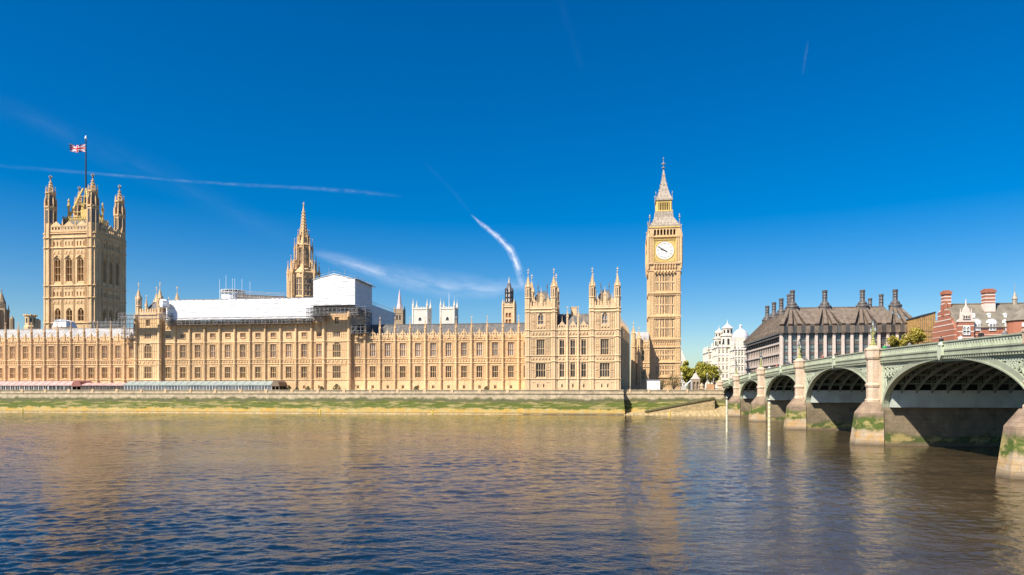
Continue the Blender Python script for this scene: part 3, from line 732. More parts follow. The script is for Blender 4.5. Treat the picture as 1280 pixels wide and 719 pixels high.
# ------------------------------------------------------------------ clock tower
def clock_tower():
    yf = 294.; a, b = X(811.4, yf), X(850.4, yf); Wd = b-a; h = Wd/2; cx, cy = (a+b)/2, yf+h
    rt = root('clock_tower', (cx, cy, GB), 'tall slender clock tower with white dial, gilded stage and pointed grey spire', 'clock tower')
    SM = M['stone3']
    zs = [9.0, 13.0, 19.0, 25.2, 28.4, 37.7, 47.1, 56.2]
    W = MB(); SW = MB()
    faces = [lambda u, d, z: (cx+u, cy-h+d, z), lambda u, d, z: (cx+h-d, cy+u, z), lambda u, d, z: (cx-u, cy+h-d, z), lambda u, d, z: (cx-h+d, cy-u, z)]
    W.box(cx-h+.3, cx+h-.3, cy-h+.3, cy+h-.3, GB, 57)
    for T in faces:
        for i in range(len(zs)-1):
            z0, z1 = zs[i]+.5, zs[i+1]-.3
            # outer corner strips and three bays of panelled stone with slit windows
            for sgn in (-1, 1):
                bx(W, T, sgn*h*.84-h*.16, sgn*h*.84+h*.16, -.1, .5, zs[i], zs[i+1])
                for q in (.74, .84, .94): bx(W, T, sgn*h*q-.07, sgn*h*q+.07, -.24, 0, z0+.3, z1-.4)
            if z1-z0 > 4:
                for q in (-.34, 0, .34, -.64, .64): bx(W, T, h*q-.34*.6, h*q+.34*.6, .12, .5, z0, z1)
                for k in range(9):
                    q = -.6+1.2*k/8; bx(W, T, h*q-.09, h*q+.09, .02, .5, z0, z1)
                for q in (-.34, -.17+.0, 0.17, .34): pass
                for q in (-.26, -.09, .09, .26, -.49, .49):
                    wd = .10; zz0, zz1 = z0+.8, z1-1.2
                    SW.quad(T(h*q-wd, .1, zz0), T(h*q+wd, .1, zz0), T(h*q+wd, .1, zz1), T(h*q-wd, .1, zz1))
                bx(W, T, -h*.68, h*.68, .05, .5, z1-.9, z1); bx(W, T, -h*.68, h*.68, .05, .5, (z0+z1)/2-.3, (z0+z1)/2+.2); bx(W, T, -h*.68, h*.68, .05, .5, z0-.5, z0+.4)
            else:
                bx(W, T, -h*.68, h*.68, .1, .5, zs[i], zs[i+1]); frieze(W, lambda u, d, z, T=T: T(u, d+.08, z), -h*.66, h*.66, z0, z1, 9)
        bx(W, T, -h, h, -.2, .5, GB, 9.2)
    W.build('shaft', SM, rt); SW.build('slit_window', M['glass_dark'], rt)
    Sg = MB()
    for z in zs[1:]:
        Sg.box(cx-h-.35, cx+h+.35, cy-h-.35, cy+h+.35, z-.12, z+.3)
        if z in (28.4, 47.1, 37.7): Sg.box(cx-h-.28, cx+h+.28, cy-h-.28, cy+h+.28, z-.8, z-.6)
    Sg.build('string_course', SM, rt)
    # clock stage
    H = X(851.3, yf)-X(807.8, yf); H = H/2-.15
    Cs = MB()
    Cs.frus((cx-h-.1, cx+h+.1, cy-h-.1, cy+h+.1), 56.2, (cx-H, cx+H, cy-H, cy+H), 59.6)
    Cs.box(cx-H+.5, cx+H-.5, cy-H+.5, cy+H-.5, 59.6, 69.8)
    F2 = [lambda u, d, z: (cx+u, cy-H+d, z), lambda u, d, z: (cx+H-d, cy+u, z), lambda u, d, z: (cx-u, cy+H-d, z), lambda u, d, z: (cx-H+d, cy-u, z)]
    for T in F2:
        for sgn in (-1, 1):
            bx(Cs, T, sgn*H*.83-H*.17, sgn*H*.83+H*.17, -.05, .6, 59.6, 71.5)
            for q in (.73, .83, .93): bx(Cs, T, sgn*H*q-.08, sgn*H*q+.08, -.25, 0, 60.2, 70.6)
        for k in range(9): q = -.62+1.24*k/8; bx(Cs, T, H*q-.16, H*q+.16, -.35, .3, 57.2, 58.8)
        bx(Cs, T, -H*.98, H*.98, -.3, .4, 58.9, 59.5)
        for k in range(7): q = -.56+1.12*k/6; bx(Cs, T, H*q-.35, H*q+.35, -.3, .3, 55.4, 56.0)
    Cs.box(cx-H-.3, cx+H+.3, cy-H-.3, cy+H+.3, 69.7, 70.1)
    Cs.build('clock_stage', SM, rt)
    # corner buttress pinnacles
    for sx_ in (-1, 1):
        for sy_ in (-1, 1):
            q = MB(); px_, py_ = cx+sx_*(H-.25), cy+sy_*(H-.25); q.lathe(px_, py_, [(.4, 57), (.62, 59.6), (.62, 70.2)], 8); spirelet(q, px_, py_, .5, 70.2, 73.6, 3, 8, 1.4); q.build('corner_pinnacle', SM, rt)
    for i, T in enumerate(F2):
        # gilded frame and dial
        g = MB(); fr = 4.45; zc = 64.35
        bx(g, T, -fr, fr, .12, .5, zc-fr, zc+fr)
        for s_ in (-1, 1): bx(g, T, s_*fr-.16, s_*fr+.16, -.12, .5, zc-fr, zc+fr); bx(g, T, -fr, fr, -.12, .5, zc+s_*fr-.16, zc+s_*fr+.16)
        for sx_ in (-1, 1):
            for sz_ in (-1, 1):
                for k in range(3):
                    c1 = (sx_*(fr-.55-k*.45), zc+sz_*(fr-.6)); bx(g, T, c1[0]-.13, c1[0]+.13, 0, .2, c1[1]-.13, c1[1]+.13)
                    c1 = (sx_*(fr-.6), zc+sz_*(fr-.55-k*.45)); bx(g, T, c1[0]-.13, c1[0]+.13, 0, .2, c1[1]-.13, c1[1]+.13)
        fo = g.build('clock_frame', M['gold_stone'], rt)
        d = MB(); n = 48; rd = 3.62
        d.face([T(rd*math.cos(2*math.pi*k/n), .06, zc+rd*math.sin(2*math.pi*k/n)) for k in range(n)])
        A = [T(rd*math.cos(2*math.pi*k/n), .06, zc+rd*math.sin(2*math.pi*k/n)) for k in range(n+1)]; B = [T(rd*math.cos(2*math.pi*k/n), .12, zc+rd*math.sin(2*math.pi*k/n)) for k in range(n+1)]
        d.strip(A, B); do = d.build('clock_dial', M['white'], rt)
        r = MB()
        def ring(ra, rb, dd=.0):
            for k in range(n):
                t0, t1 = 2*math.pi*k/n, 2*math.pi*(k+1)/n
                P = []
                for zz in (.05, dd-.02):
                    for rr, tt in ((ra, t0), (rb, t0), (rb, t1), (ra, t1)): P.append(T(rr*math.cos(tt), zz, zc+rr*math.sin(tt)))
                r.hexa(P)
        ring(3.62, 3.85); ring(2.85, 2.90, .02); ring(1.0, 1.04, .02)
        r.build('dial_ring', M['gold'], do)
        nm = MB()
        def rad(t, ra, rb, wd, dd=.0):
            s_, c_ = math.sin(t), math.cos(t)
            P = []
            for zz in (.05, dd):
                for rr, w_ in ((ra, -wd), (rb, -wd), (rb, wd), (ra, wd)): P.append(T(rr*s_+w_*c_, zz, zc+rr*c_-w_*s_))
            return P
        for k in range(12):
            t = 2*math.pi*k/12
            nm.hexa(rad(t-.045, 2.45, 2.8, .05, .02)); nm.hexa(rad(t+.045, 2.45, 2.8, .05, .02)); nm.hexa(rad(t, 1.05, 2.4, .03, .03))
        for k in range(60): nm.hexa(rad(2*math.pi*k/60, 2.95, 3.1 if k % 5 else 3.35, .035, .02))
        nm.build('numerals', M['num'], do)
        hd = MB()
        hd.hexa(rad(2*math.pi*50.5/60, -1.0, 3.15, .10, -.16)); hd.build('minute_hand', M['iron_dark'], do)
        hd = MB(); hd.hexa(rad(2*math.pi*(9+50.5/60)/12, -.7, 1.9, .2, -.1)); hd.build('hour_hand', M['iron_dark'], do)
        # seven belfry arches
        hh = []; bel = MB(); hb = H-.55
        Tb = lambda u, d_, z, T=T: T(u, d_+.55, z)
        for k in range(7):
            u = (-3+k)*1.28; hh.append((u-.42, u+.42, 70.7, 73.1, .45))
        wall_holes(bel, Tb, -hb, hb, 70.1, 74.2, hh, .8)
        bel.build('belfry_wall', M['stone3'], rt)
        bo = MB(); 
        for k in range(7): u = (-3+k)*1.28; bo.quad(Tb(u-.42, .75, 70.7), Tb(u+.42, .75, 70.7), Tb(u+.42, .75, 73.1), Tb(u-.42, .75, 73.1))
        bo.build('belfry_opening', M['dark_in'], rt)
        gb = MB(); bx(gb, Tb, -4.5, 4.5, -.08, .02, 69.95, 70.45); bx(gb, Tb, -hb, hb, -.25, .02, 73.7, 74.2); gb.build('gilded_band', M['gold_stone'], rt)
    def fr_(z0, a0, z1, a1, mat, name, seams=6, dorm=()):
        q = MB(); q.frus((cx-a0, cx+a0, cy-a0, cy+a0), z0, (cx-a1, cx+a1, cy-a1, cy+a1), z1)
        o = q.build(name, mat, rt); return o
    hr = H-.75
    q = MB(); q.box(cx-hr, cx+hr, cy-hr, cy+hr, 74.2, 75.0)
    steps = [(75.0, hr-.2), (76.6, hr-1.1), (78.6, hr-2.3), (81.0, 3.45)]
    for (za, ra), (zb, rb) in zip(steps, steps[1:]): q.frus((cx-ra, cx+ra, cy-ra, cy+ra), za, (cx-rb, cx+rb, cy-rb, cy+rb), zb)
    for i in range(4):
        ang = i*math.pi/2
        def TT(u, d_, z): 
            x_, y_ = u, -(d_); return (cx+x_*math.cos(ang)-y_*math.sin(ang), cy+x_*math.sin(ang)+y_*math.cos(ang), z)
        for zz, rr, num in ((75.6, hr-.75, 7), (77.6, hr-1.9, 4), ):
            for k in range(num):
                u = (k-(num-1)/2)*(rr*1.7/num); bx(q, TT, u-.28, u+.28, rr-.5, rr+.22, zz-.2, zz+.45)
        for k in range(12):
            f = (k-5.5)/6
            p0 = TT(f*steps[0][1], steps[0][1]+.03, 75.0); p1 = TT(f*3.4, 3.5, 81.0); mid = TT(f*steps[2][1], steps[2][1]+.05, steps[2][0]); q.tube(p0, mid, .06, 3); q.tube(mid, p1, .06, 3)
    q.build('lower_roof', M['lead'], rt)
    for sx_ in (-1, 1):
        for sy_ in (-1, 1):
            q = MB(); x_, y_ = cx+sx_*(hr-.1), cy+sy_*(hr-.1); q.lathe(x_, y_, [(.22, 75), (.12, 77.5)], 6); q.lathe(x_, y_, [(0, 77.4), (.5, 77.9), (.2, 78.3), (.35, 78.7), (0, 79.4)], 6); q.build('corner_finial', M['lead'], rt)
    # lantern stage
    q = MB(); q.box(cx-3.5, cx+3.5, cy-3.5, cy+3.5, 81.0, 81.5); q.box(cx-1.9, cx+1.9, cy-1.9, cy+1.9, 81.5, 85.6)
    for T_ in [(1,0),(0,1)]:
        pass
    for i in range(4):
        ang = i*math.pi/2
        for k in range(7):
            u = (k-3)*.86; x_, y_ = u, -2.85; xx = cx+x_*math.cos(ang)-y_*math.sin(ang); yy = cy+x_*math.sin(ang)+y_*math.cos(ang)
            wd = .16 if k not in (0, 6) else .34
            q.box(xx-wd, xx+wd, yy-wd, yy+wd, 81.5, 85.2)
    q.box(cx-3.1, cx+3.1, cy-3.1, cy+3.1, 84.7, 85.7); q.build('lantern_stage', M['gold_stone'], rt)
    q = MB(); q.box(cx-1.95, cx+1.95, cy-1.95, cy+1.95, 81.6, 84.9); q.build('lantern_core', M['dark_in'], rt)
    prof = [(85.7, 3.35), (86.5, 3.2), (88.2, 2.4), (91.0, 1.6), (94.5, .85), (98.8, .25)]
    q = MB(); q.box(cx-3.45, cx+3.45, cy-3.45, cy+3.45, 85.6, 86.0)
    for (za, ra), (zb, rb) in zip(prof, prof[1:]):
        q.frus((cx-ra, cx+ra, cy-ra, cy+ra), za, (cx-rb, cx+rb, cy-rb, cy+rb), zb)
    for i in range(4):
        ang = i*math.pi/2
        for zz, rr, num in ((87.4, 2.75, 3), (90.3, 1.8, 2), (92.5, 1.3, 1)):
            for k in range(num):
                u = (k-(num-1)/2)*1.2; x_, y_ = u, -rr; xx = cx+x_*math.cos(ang)-y_*math.sin(ang); yy = cy+x_*math.sin(ang)+y_*math.cos(ang)
                q.box(xx-.2, xx+.2, yy-.2, yy+.2, zz-.3, zz+.35)
        for k in range(len(prof)-1):
            for t in (0, .5):
                ra = prof[k][1]*(1-t)+prof[k+1][1]*t; zz = prof[k][0]*(1-t)+prof[k+1][0]*t
                a2 = ang+math.pi/4; q.box(cx+ra*1.414*math.cos(a2)-.13, cx+ra*1.414*math.cos(a2)+.13, cy+ra*1.414*math.sin(a2)-.13, cy+ra*1.414*math.sin(a2)+.13, zz-.1, zz+.25)
    q.build('spire', M['lead'], rt)
    for sx_ in (-1, 1):
        for sy_ in (-1, 1):
            q = MB(); q.lathe(cx+sx_*3.3, cy+sy_*3.3, [(.15, 86), (.08, 88.2), (.25, 88.5), (.02, 89.4)], 6); q.build('spire_finial', M['lead'], rt)
    q = MB(); q.lathe(cx, cy, [(.22, 98.6), (.12, 99.4), (.75, 99.7), (.7, 99.95), (.1, 100.2), (.08, 101), (.45, 101.3), (.5, 101.7), (.1, 102.1), (.06, 103.4), (.28, 103.6), (.04, 104.2)], 8)
    q.box(cx-.9, cx+.9, cy-.06, cy+.06, 101.4, 101.6); q.build('finial', M['lead'], rt)
M['num'] = plain('grey_dial_iron', (.25,.25,.27), .5, var=.05)
clock_tower()

# ------------------------------------------------------------------ big royal tower with flag
def royal_tower():
    yf = 300.; a, b = X(54.5, yf), X(118.5, yf); W_ = b-a; D = 21.5
    rt = root('royal_tower', (a+W_/2, yf+D/2, GB), 'massive square stone tower with four corner turrets and a flagpole on top', 'tower')
    zf = lambda py: Z(86, py, yf)
    TE = lambda u, d, z: (a+u, yf+d, z); TN = lambda u, d, z: (b-d, yf+u, z)
    TW = lambda u, d, z: (b-u, yf+D-d, z); TS = lambda u, d, z: (a+d, yf+D-u, z)
    zt = zf(290)
    Wm = MB()
    for T, L, rz in ((TE, W_, 0), (TN, D, math.pi/2), (TS, D, -math.pi/2), (TW, W_, math.pi)):
        hs_ = []; r = 3.2; s_ = (L-2*r-2.0)/3
        ps = [r+1.0+s_*(k+.5) for k in range(3)]
        show = T in (TE, TN)
        for p in ps:
            ww = s_*.52
            hs_.append((p-ww/2, p+ww/2, zf(352), zf(322), 1.6)); hs_.append((p-ww/2, p+ww/2, zf(401.5), zf(385), 1.6))
            if show:
                add_window(rt, T(p, 0, zf(352)), rz, ww, zf(322)-zf(352), 2, (.3, .6), 1.6, 'glass_dark', 'stone3', 1.1)
                add_window(rt, T(p, 0, zf(401.5)), rz, ww, zf(385)-zf(401.5), 2, (.4,), 1.6, 'glass_dark', 'stone3', 1.1)
            for q in (-.28, 0, .28):
                for z0, z1 in ((zf(307.5), zf(301.5)), (zf(370), zf(364.5))):
                    hs_.append((p+q*s_-.32, p+q*s_+.32, z0, z1, .3))
            bx(Wm, T, p-ww/2-.35, p-ww/2-.1, -.25, .02, zf(353), zf(322)); bx(Wm, T, p+ww/2+.1, p+ww/2+.35, -.25, .02, zf(353), zf(322))
            frieze(Wm, T, p-s_*.45, p+s_*.45, zf(319), zf(312.5), 3); frieze(Wm, T, p-s_*.45, p+s_*.45, zf(381), zf(375), 3); frieze(Wm, T, p-s_*.45, p+s_*.45, zf(361.5), zf(358.5), 3)
            # gabled canopy over each great window
            for sg in (-1, 1): Wm.hexa([T(p, -.5, zf(318.8)), T(p+sg*ww*.75, -.4, zf(324)), T(p+sg*ww*.75, .05, zf(324)), T(p, .05, zf(318.8)), T(p, -.5, zf(318.8)+.3), T(p+sg*ww*.75, -.4, zf(324)+.3), T(p+sg*ww*.75, .05, zf(324)+.3), T(p, .05, zf(318.8)+.3)])
        wall_holes(Wm, T, 0, L, GB, zt, hs_, 1.1)
        for za_, zb_ in ((zf(356), zf(311.5)), (zf(403), zf(374)), (zf(371.5), zf(359)), (zf(308.5), zf(299))):
            for k in range(4):
                u = 3.2+1.0+s_*k-.5; u = min(max(u, 4.6), L-4.6); ribs(Wm, T, u-.35, u+.35, za_, zb_, .35, .22, .14)
        for z in [zf(q) for q in (310, 357.2, 372.6, 404)]: string(Wm, T, 0, L, z, .45, .4)
        for z in [zf(q) for q in (292, 297.5)]: string(Wm, T, 0, L, z, .5, .35)
    Wm.box(a+1.25, b-1.25, yf+1.25, yf+D-1.25, GB, zt-.2)
    Wm.build('wall', M['stone3'], rt)
    Pp = MB(); zp = zf(283.5)
    for T, L in ((TE, W_), (TN, D), (TS, D), (TW, W_)):
        bx(Pp, T, 3, L-3, -.3, .3, zt, zt+1.1)
        for k in range(3):
            s_ = (L-6.4)/3; c = 3.2+s_*(k+.5)
            for q in (-.36, -.12, .12, .36): bx(Pp, T, c+q*s_-.14*s_/4-.1, c+q*s_+.14*s_/4+.1, -.25, .2, zt+1.1, zt+2.6)
            bx(Pp, T, c-s_*.45, c+s_*.45, -.25, .2, zt+2.4, zt+3.0)
            P = [T(c-s_*.4, -.2, zt+3.0), T(c+s_*.4, -.2, zt+3.0), T(c+s_*.4, .2, zt+3.0), T(c-s_*.4, .2, zt+3.0), T(c-.1, -.1, zt+5.0), T(c+.1, -.1, zt+5.0), T(c+.1, .1, zt+5.0), T(c-.1, .1, zt+5.0)]
            Pp.hexa(P)
            u = c+s_*.5; x_, y_, _ = T(u, 0, 0); Pp.lathe(x_, y_, [(.35, zt), (.35, zt+4), (.04, zt+6)], 4)
    Pp.build('parapet', M['stone3'], rt)
    Rf = MB(); Rf.frus((a+2.5, b-2.5, yf+2.5, yf+D-2.5), zt, (a+6, b-6, yf+5.5, yf+D-5.5), zf(271)); 
    n_ = 12
    Rf.build('roof', M['roof_dark'], rt)
    G = MB(); cx, cy = a+W_/2, yf+D/2; zr = zf(271)
    # gilded cresting and the open iron pyramid that carries the pole
    for k in range(15):
        u = a+5.6+(W_-11.2)*k/14
        for y_ in (yf+5.2, yf+D-5.2): G.box(u-.16, u+.16, y_-.1, y_+.1, zr-1.4, zr+1.0); G.lathe(u, y_, [(.3, zr+1.0), (.02, zr+1.9)], 4)
    G.box(a+5.5, b-5.5, yf+5.1, yf+5.3, zr-.1, zr+.5)
    for k in range(12):
        v = yf+5.6+(D-11.2)*k/11
        for x_ in (a+5.5, b-5.5): G.box(x_-.1, x_+.1, v-.16, v+.16, zr-1.4, zr+1.0); G.lathe(x_, v, [(.3, zr+1.0), (.02, zr+1.9)], 4)
    for sx_ in (-1, 1):
        for sy_ in (-1, 1):
            p0 = (cx+sx_*5.6, cy+sy_*4.6, zr); p1 = (cx+sx_*.8, cy+sy_*.8, zf(228)); G.tube(p0, p1, .42, 4)
            for t in (.15, .3, .45, .6, .75):
                P = [p0[i]*(1-t)+p1[i]*t for i in range(3)]; G.lathe(P[0], P[1], [(.35, P[2]), (.25, P[2]+1.3), (.02, P[2]+2.0)], 4)
            P = (cx+sx_*5.4, cy+sy_*4.4); G.lathe(P[0], P[1], [(.5, zr), (.45, zr+6), (.8, zr+6.5), (.3, zr+8.5), (.5, zr+9.2), (0, zr+10.5)], 6)
    for t in (.25, .5, .75):
        z_ = zr+(zf(228)-zr)*t; hx, hy = 5.6+(.8-5.6)*t, 4.6+(.8-4.6)*t
        for s_ in (-1, 1): G.tube((cx-hx, cy+s_*hy, z_), (cx+hx, cy+s_*hy, z_), .2, 4); G.tube((cx+s_*hx, cy-hy, z_), (cx+s_*hx, cy+hy, z_), .2, 4)
    G.box(cx-1.6, cx+1.6, cy-1.4, cy+1.4, zr-1, zr+6)
    G.build('pole_frame', M['gold_stone'], rt)
    # corner turrets
    for u, v in ((2.25, 1.6), (W_-2.25, 1.6), (2.25, D-1.6), (W_-2.25, D-1.6)):
        x_, y_ = a+u, yf+v; q = MB(); z1, z2, z3, z4 = zf(258.5), zf(240), zf(222), zf(216.5); r = 2.4
        shaft(q, x_, y_, r, GB, z1, [zf(v_) for v_ in (297.5, 310, 357.2, 372.6, 404)])
        for k in range(8):
            an = math.pi/8+k*math.pi/4; q.box(x_+r*math.cos(an)-.2, x_+r*math.cos(an)+.2, y_+r*math.sin(an)-.2, y_+r*math.sin(an)+.2, GB, z1)
        q.lathe(x_, y_, [(r*1.15, z1-.2), (r*1.15, z1+.5), (r*.75, z1+.6), (r*.75, z2-.6), (r*.98, z2-.2), (r*.98, z2+.4), (r*.6, z2+.6), (.35, z3-1.2), (.2, z3)], 8)
        for k in range(8):
            an = math.pi/8+k*math.pi/4
            q.lathe(x_+r*1.02*math.cos(an), y_+r*1.02*math.sin(an), [(.3, z1), (.3, z1+2.8), (.02, z1+5)], 4)
            q.lathe(x_+r*.8*math.cos(an), y_+r*.8*math.sin(an), [(.24, z1+.5), (.24, z2+1.5), (.02, z2+3.4)], 4)
            for t in (.25, .45, .65): rr = r*.6*(1-t); q.box(x_+rr*math.cos(an)-.2, x_+rr*math.cos(an)+.2, y_+rr*math.sin(an)-.2, y_+rr*math.sin(an)+.2, z2+.6+(z3-z2)*t, z2+1.0+(z3-z2)*t)
        to = q.build('turret', M['stone3'], rt)
        q = MB()
        for k in range(8):
            an = k*math.pi/4; c_, s_ = math.cos(an), math.sin(an)
            for rr, za, zb, hw in ((r*math.cos(math.pi/8)+.03, z1-7.5, z1-1.4, .55), (r*.75*math.cos(math.pi/8)+.03, z1+1.2, z2-1.2, .5)):
                p = (x_+rr*c_, y_+rr*s_)
                for of in (-hw*.55, hw*.55):
                    w2 = hw*.4; px_, py_ = p[0]-s_*of, p[1]+c_*of
                    q.quad((px_-s_*w2, py_+c_*w2, za), (px_+s_*w2, py_-c_*w2, za), (px_+s_*w2, py_-c_*w2, zb), (px_-s_*w2, py_+c_*w2, zb))
        q.build('slit_window', M['glass_dark'], to)
        q = MB(); q.lathe(x_, y_, [(.15, z3-.2), (.12, z4-.2)], 6); q.lathe(x_, y_, [(0, z3-.2), (.7, z3+.3), (0, z3+.9)], 6)
        q.box(x_-.9, x_+.9, y_-.15, y_+.15, z3+1.0, z3+1.5); q.box(x_-.15, x_+.15, y_-.9, y_+.9, z3+1.0, z3+1.5); q.lathe(x_, y_, [(0, z4-1.0), (.35, z4-.6), (0, z4)], 6); q.build('finial', M['lead'], to)
    # flagpole + flag: the flag hangs from the pole, its own thing
    fp = root('flagpole', (cx, cy, zr), 'tall dark flagpole rising from the gilded crown of the royal tower', 'flagpole')
    ztop = Z(105, 173, cy)
    q = MB(); q.lathe(cx, cy, [(.42, zr+6), (.4, zf(228)), (.24, ztop-.8)], 10); q.build('pole', M['iron_dark'], fp)
    q = MB(); q.lathe(cx, cy, [(0, ztop-1.0), (.6, ztop-.2), (.5, ztop+.4), (0, ztop+1.5)], 8); q.build('finial', M['white'], fp)
    # union flag
    fl = MB(); nx, ny = 96, 48; Lf, Hf = 7.2, 3.6; z0 = Z(105, 190, cy)-.1
    V = []
    for j in range(ny+1):
        for i in range(nx+1):
            s_ = i/nx; t = j/ny
            V.append((cx-.3-Lf*s_*.96, cy+.55*math.sin(s_*9+t*1.4)*s_**.6-1.5*s_, z0+Hf*t+.45*math.sin(s_*7.5+.8)*(.3+s_)*.8-.3*s_))
    fl.v = V
    for j in range(ny):
        for i in range(nx):
            u = (i+.5)/nx*60-30; v = (j+.5)/ny*30-15
            m_ = 0
            # distances to the diagonals
            d1 = (v*2-u)/math.sqrt(5); d2 = (v*2+u)/math.sqrt(5)
            if abs(d1) < 3 or abs(d2) < 3: m_ = 1
            if (0 < d1*(1 if u > 0 else -1) < 2) or (0 < -d2*(1 if u > 0 else -1) < 2): m_ = 2
            if abs(u) < 5 or abs(v) < 5: m_ = 1
            if abs(u) < 3 or abs(v) < 3: m_ = 2
            A = j*(nx+1)+i; fl.f.append((A, A+1, A+nx+2, A+nx+1)); fl.m.append(m_)
    fo = fl.build('union_flag', [plain('flag_blue', (.015,.03,.22), .8, var=.05), plain('flag_white', (.85,.85,.85), .8, var=.03), plain('flag_red', (.60,.01,.03), .8, var=.05)], None, off=(cx, cy, z0), norm=False)
    tag(fo, 'blue, white and red crossed flag flying to the left from the tall flagpole', 'flag')
    sm = fo.modifiers.new('cloth', 'SOLIDIFY'); sm.thickness = .02
royal_tower()

# ------------------------------------------------------------------ octagonal central lantern with spire
def central_tower():
    y = 305.; cx = X(379.5, y); z = lambda py: Z(380, py, y)
    rt = root('spire_tower', (cx, y, GB), 'octagonal gothic stone lantern tapering to a needle spire, behind the white sheeting', 'tower')
    q = MB(); r = 5.5
    q.lathe(cx, y, [(r, GB), (r, z(342)), (r*.98, z(340)), (r*.56, z(334)), (r*.52, z(309)), (r*.54, z(307)), (r*.38, z(300)), (r*.32, z(296)), (.4, z(262)), (.15, z(256))], 8)
    for zz in (z(373), z(343), z(334), z(308)): 
        rr = r*1.03 if zz < z(340) else r*.55
        q.lathe(cx, y, [(rr, zz-.4), (rr+.4, zz), (rr+.4, zz+.4), (rr, zz+.7)], 8)
    for t in range(9):
        z_ = z(296)+(z(262)-z(296))*t/9; rr = r*.32*(1-t/9)+.5*t/9
        for k in range(8):
            an = math.pi/8+k*math.pi/4; q.box(cx+rr*math.cos(an)-.17, cx+rr*math.cos(an)+.17, y+rr*math.sin(an)-.17, y+rr*math.sin(an)+.17, z_-.2, z_+.25)
    q.build('lantern', M['stone3'], rt)
    q = MB()
    for k in range(8):
        an = k*math.pi/4; c_, s_ = math.cos(an), math.sin(an); cc = math.cos(math.pi/8)
        for rr, za, zb, hw in ((r*cc+.04, z(372), z(349), 1.75), (r*.53*cc+.12, z(331), z(311), .8)):
            p = (cx+rr*c_, y+rr*s_)
            for of in (-.5, .5):
                w2 = hw*.36; px_, py_ = p[0]-s_*of*hw, p[1]+c_*of*hw
                q.face([(px_-s_*w2, py_+c_*w2, za), (px_+s_*w2, py_-c_*w2, za), (px_+s_*w2, py_-c_*w2, zb-.8), (px_, py_, zb), (px_-s_*w2, py_+c_*w2, zb-.8)])
    q.build('lancet_window', M['glass_dark'], rt)
    q = MB()
    for k in range(8):
        an = k*math.pi/4; c_, s_ = math.cos(an), math.sin(an); cc = math.cos(math.pi/8)
        for rr, za, zb, hw in ((r*cc+.1, z(372), z(349), 1.75), (r*.53*cc+.18, z(331), z(311), .8)):
            p = (cx+rr*c_, y+rr*s_)
            for f in (.33, .66):
                zz = za+(zb-za)*f; q.tube((p[0]-s_*hw, p[1]+c_*hw, zz), (p[0]+s_*hw, p[1]-c_*hw, zz), .14, 4)
            for of in (-.5, .5): q.tube((p[0]-s_*hw*of, p[1]+c_*hw*of, za), (p[0]-s_*hw*of, p[1]+c_*hw*of, zb-.3), .10, 4)
            g = 1.2
            q.hexa([(p[0]-s_*hw+c_*.0, p[1]+c_*hw, zb), (p[0]+s_*hw, p[1]-c_*hw, zb), (p[0]+s_*hw+c_*.3, p[1]-c_*hw+s_*.3, zb), (p[0]-s_*hw+c_*.3, p[1]+c_*hw+s_*.3, zb), (p[0]-s_*.1, p[1]+c_*.1, zb+hw*1.5), (p[0]+s_*.1, p[1]-c_*.1, zb+hw*1.5), (p[0]+s_*.1+c_*.2, p[1]-c_*.1+s_*.2, zb+hw*1.5), (p[0]-s_*.1+c_*.2, p[1]+c_*.1+s_*.2, zb+hw*1.5)])
    q.build('tracery', M['stone3'], rt)
    for k in range(8):
        an = math.pi/8+k*math.pi/4
        for rr, ra, z0, z1, z2 in ((r*1.22, .6, GB, z(343), z(330)), (r*.98, .38, z(345), z(332), z(322)), (r*.70, .38, z(338), z(313), z(301)), (r*.45, .26, z(306), z(300), z(290))):
            q = MB(); x_, y_ = cx+rr*math.cos(an), y+rr*math.sin(an); shaft(q, x_, y_, ra, z0, z1, ()); spirelet(q, x_, y_, ra, z1, z2, 4, 8, 1.0)
            q.tube((x_, y_, z1-.5), (cx+rr*.8*math.cos(an), y+rr*.8*math.sin(an), z1+2.0), .25, 4); q.build('pinnacle', M['stone3'], rt)
    for dx, py in ((-21.5, 341), (22, 355)):
        q = MB(); x_ = X(380+dx*.95, y-6); shaft(q, x_, y-4, .6, GB, z(py+12), ()); spirelet(q, x_, y-4, .6, z(py+12), z(py), 4, 8, 1.0); q.build('pinnacle', M['stone3'], rt)
    q = MB(); q.lathe(cx, y, [(.2, z(257)), (.5, z(256)), (.12, z(255.2)), (.1, z(252.5))], 6); q.box(cx-.5, cx+.5, y-.08, y+.08, z(254.2), z(253.8)); q.build('finial', M['stone3'], rt)
central_tower()

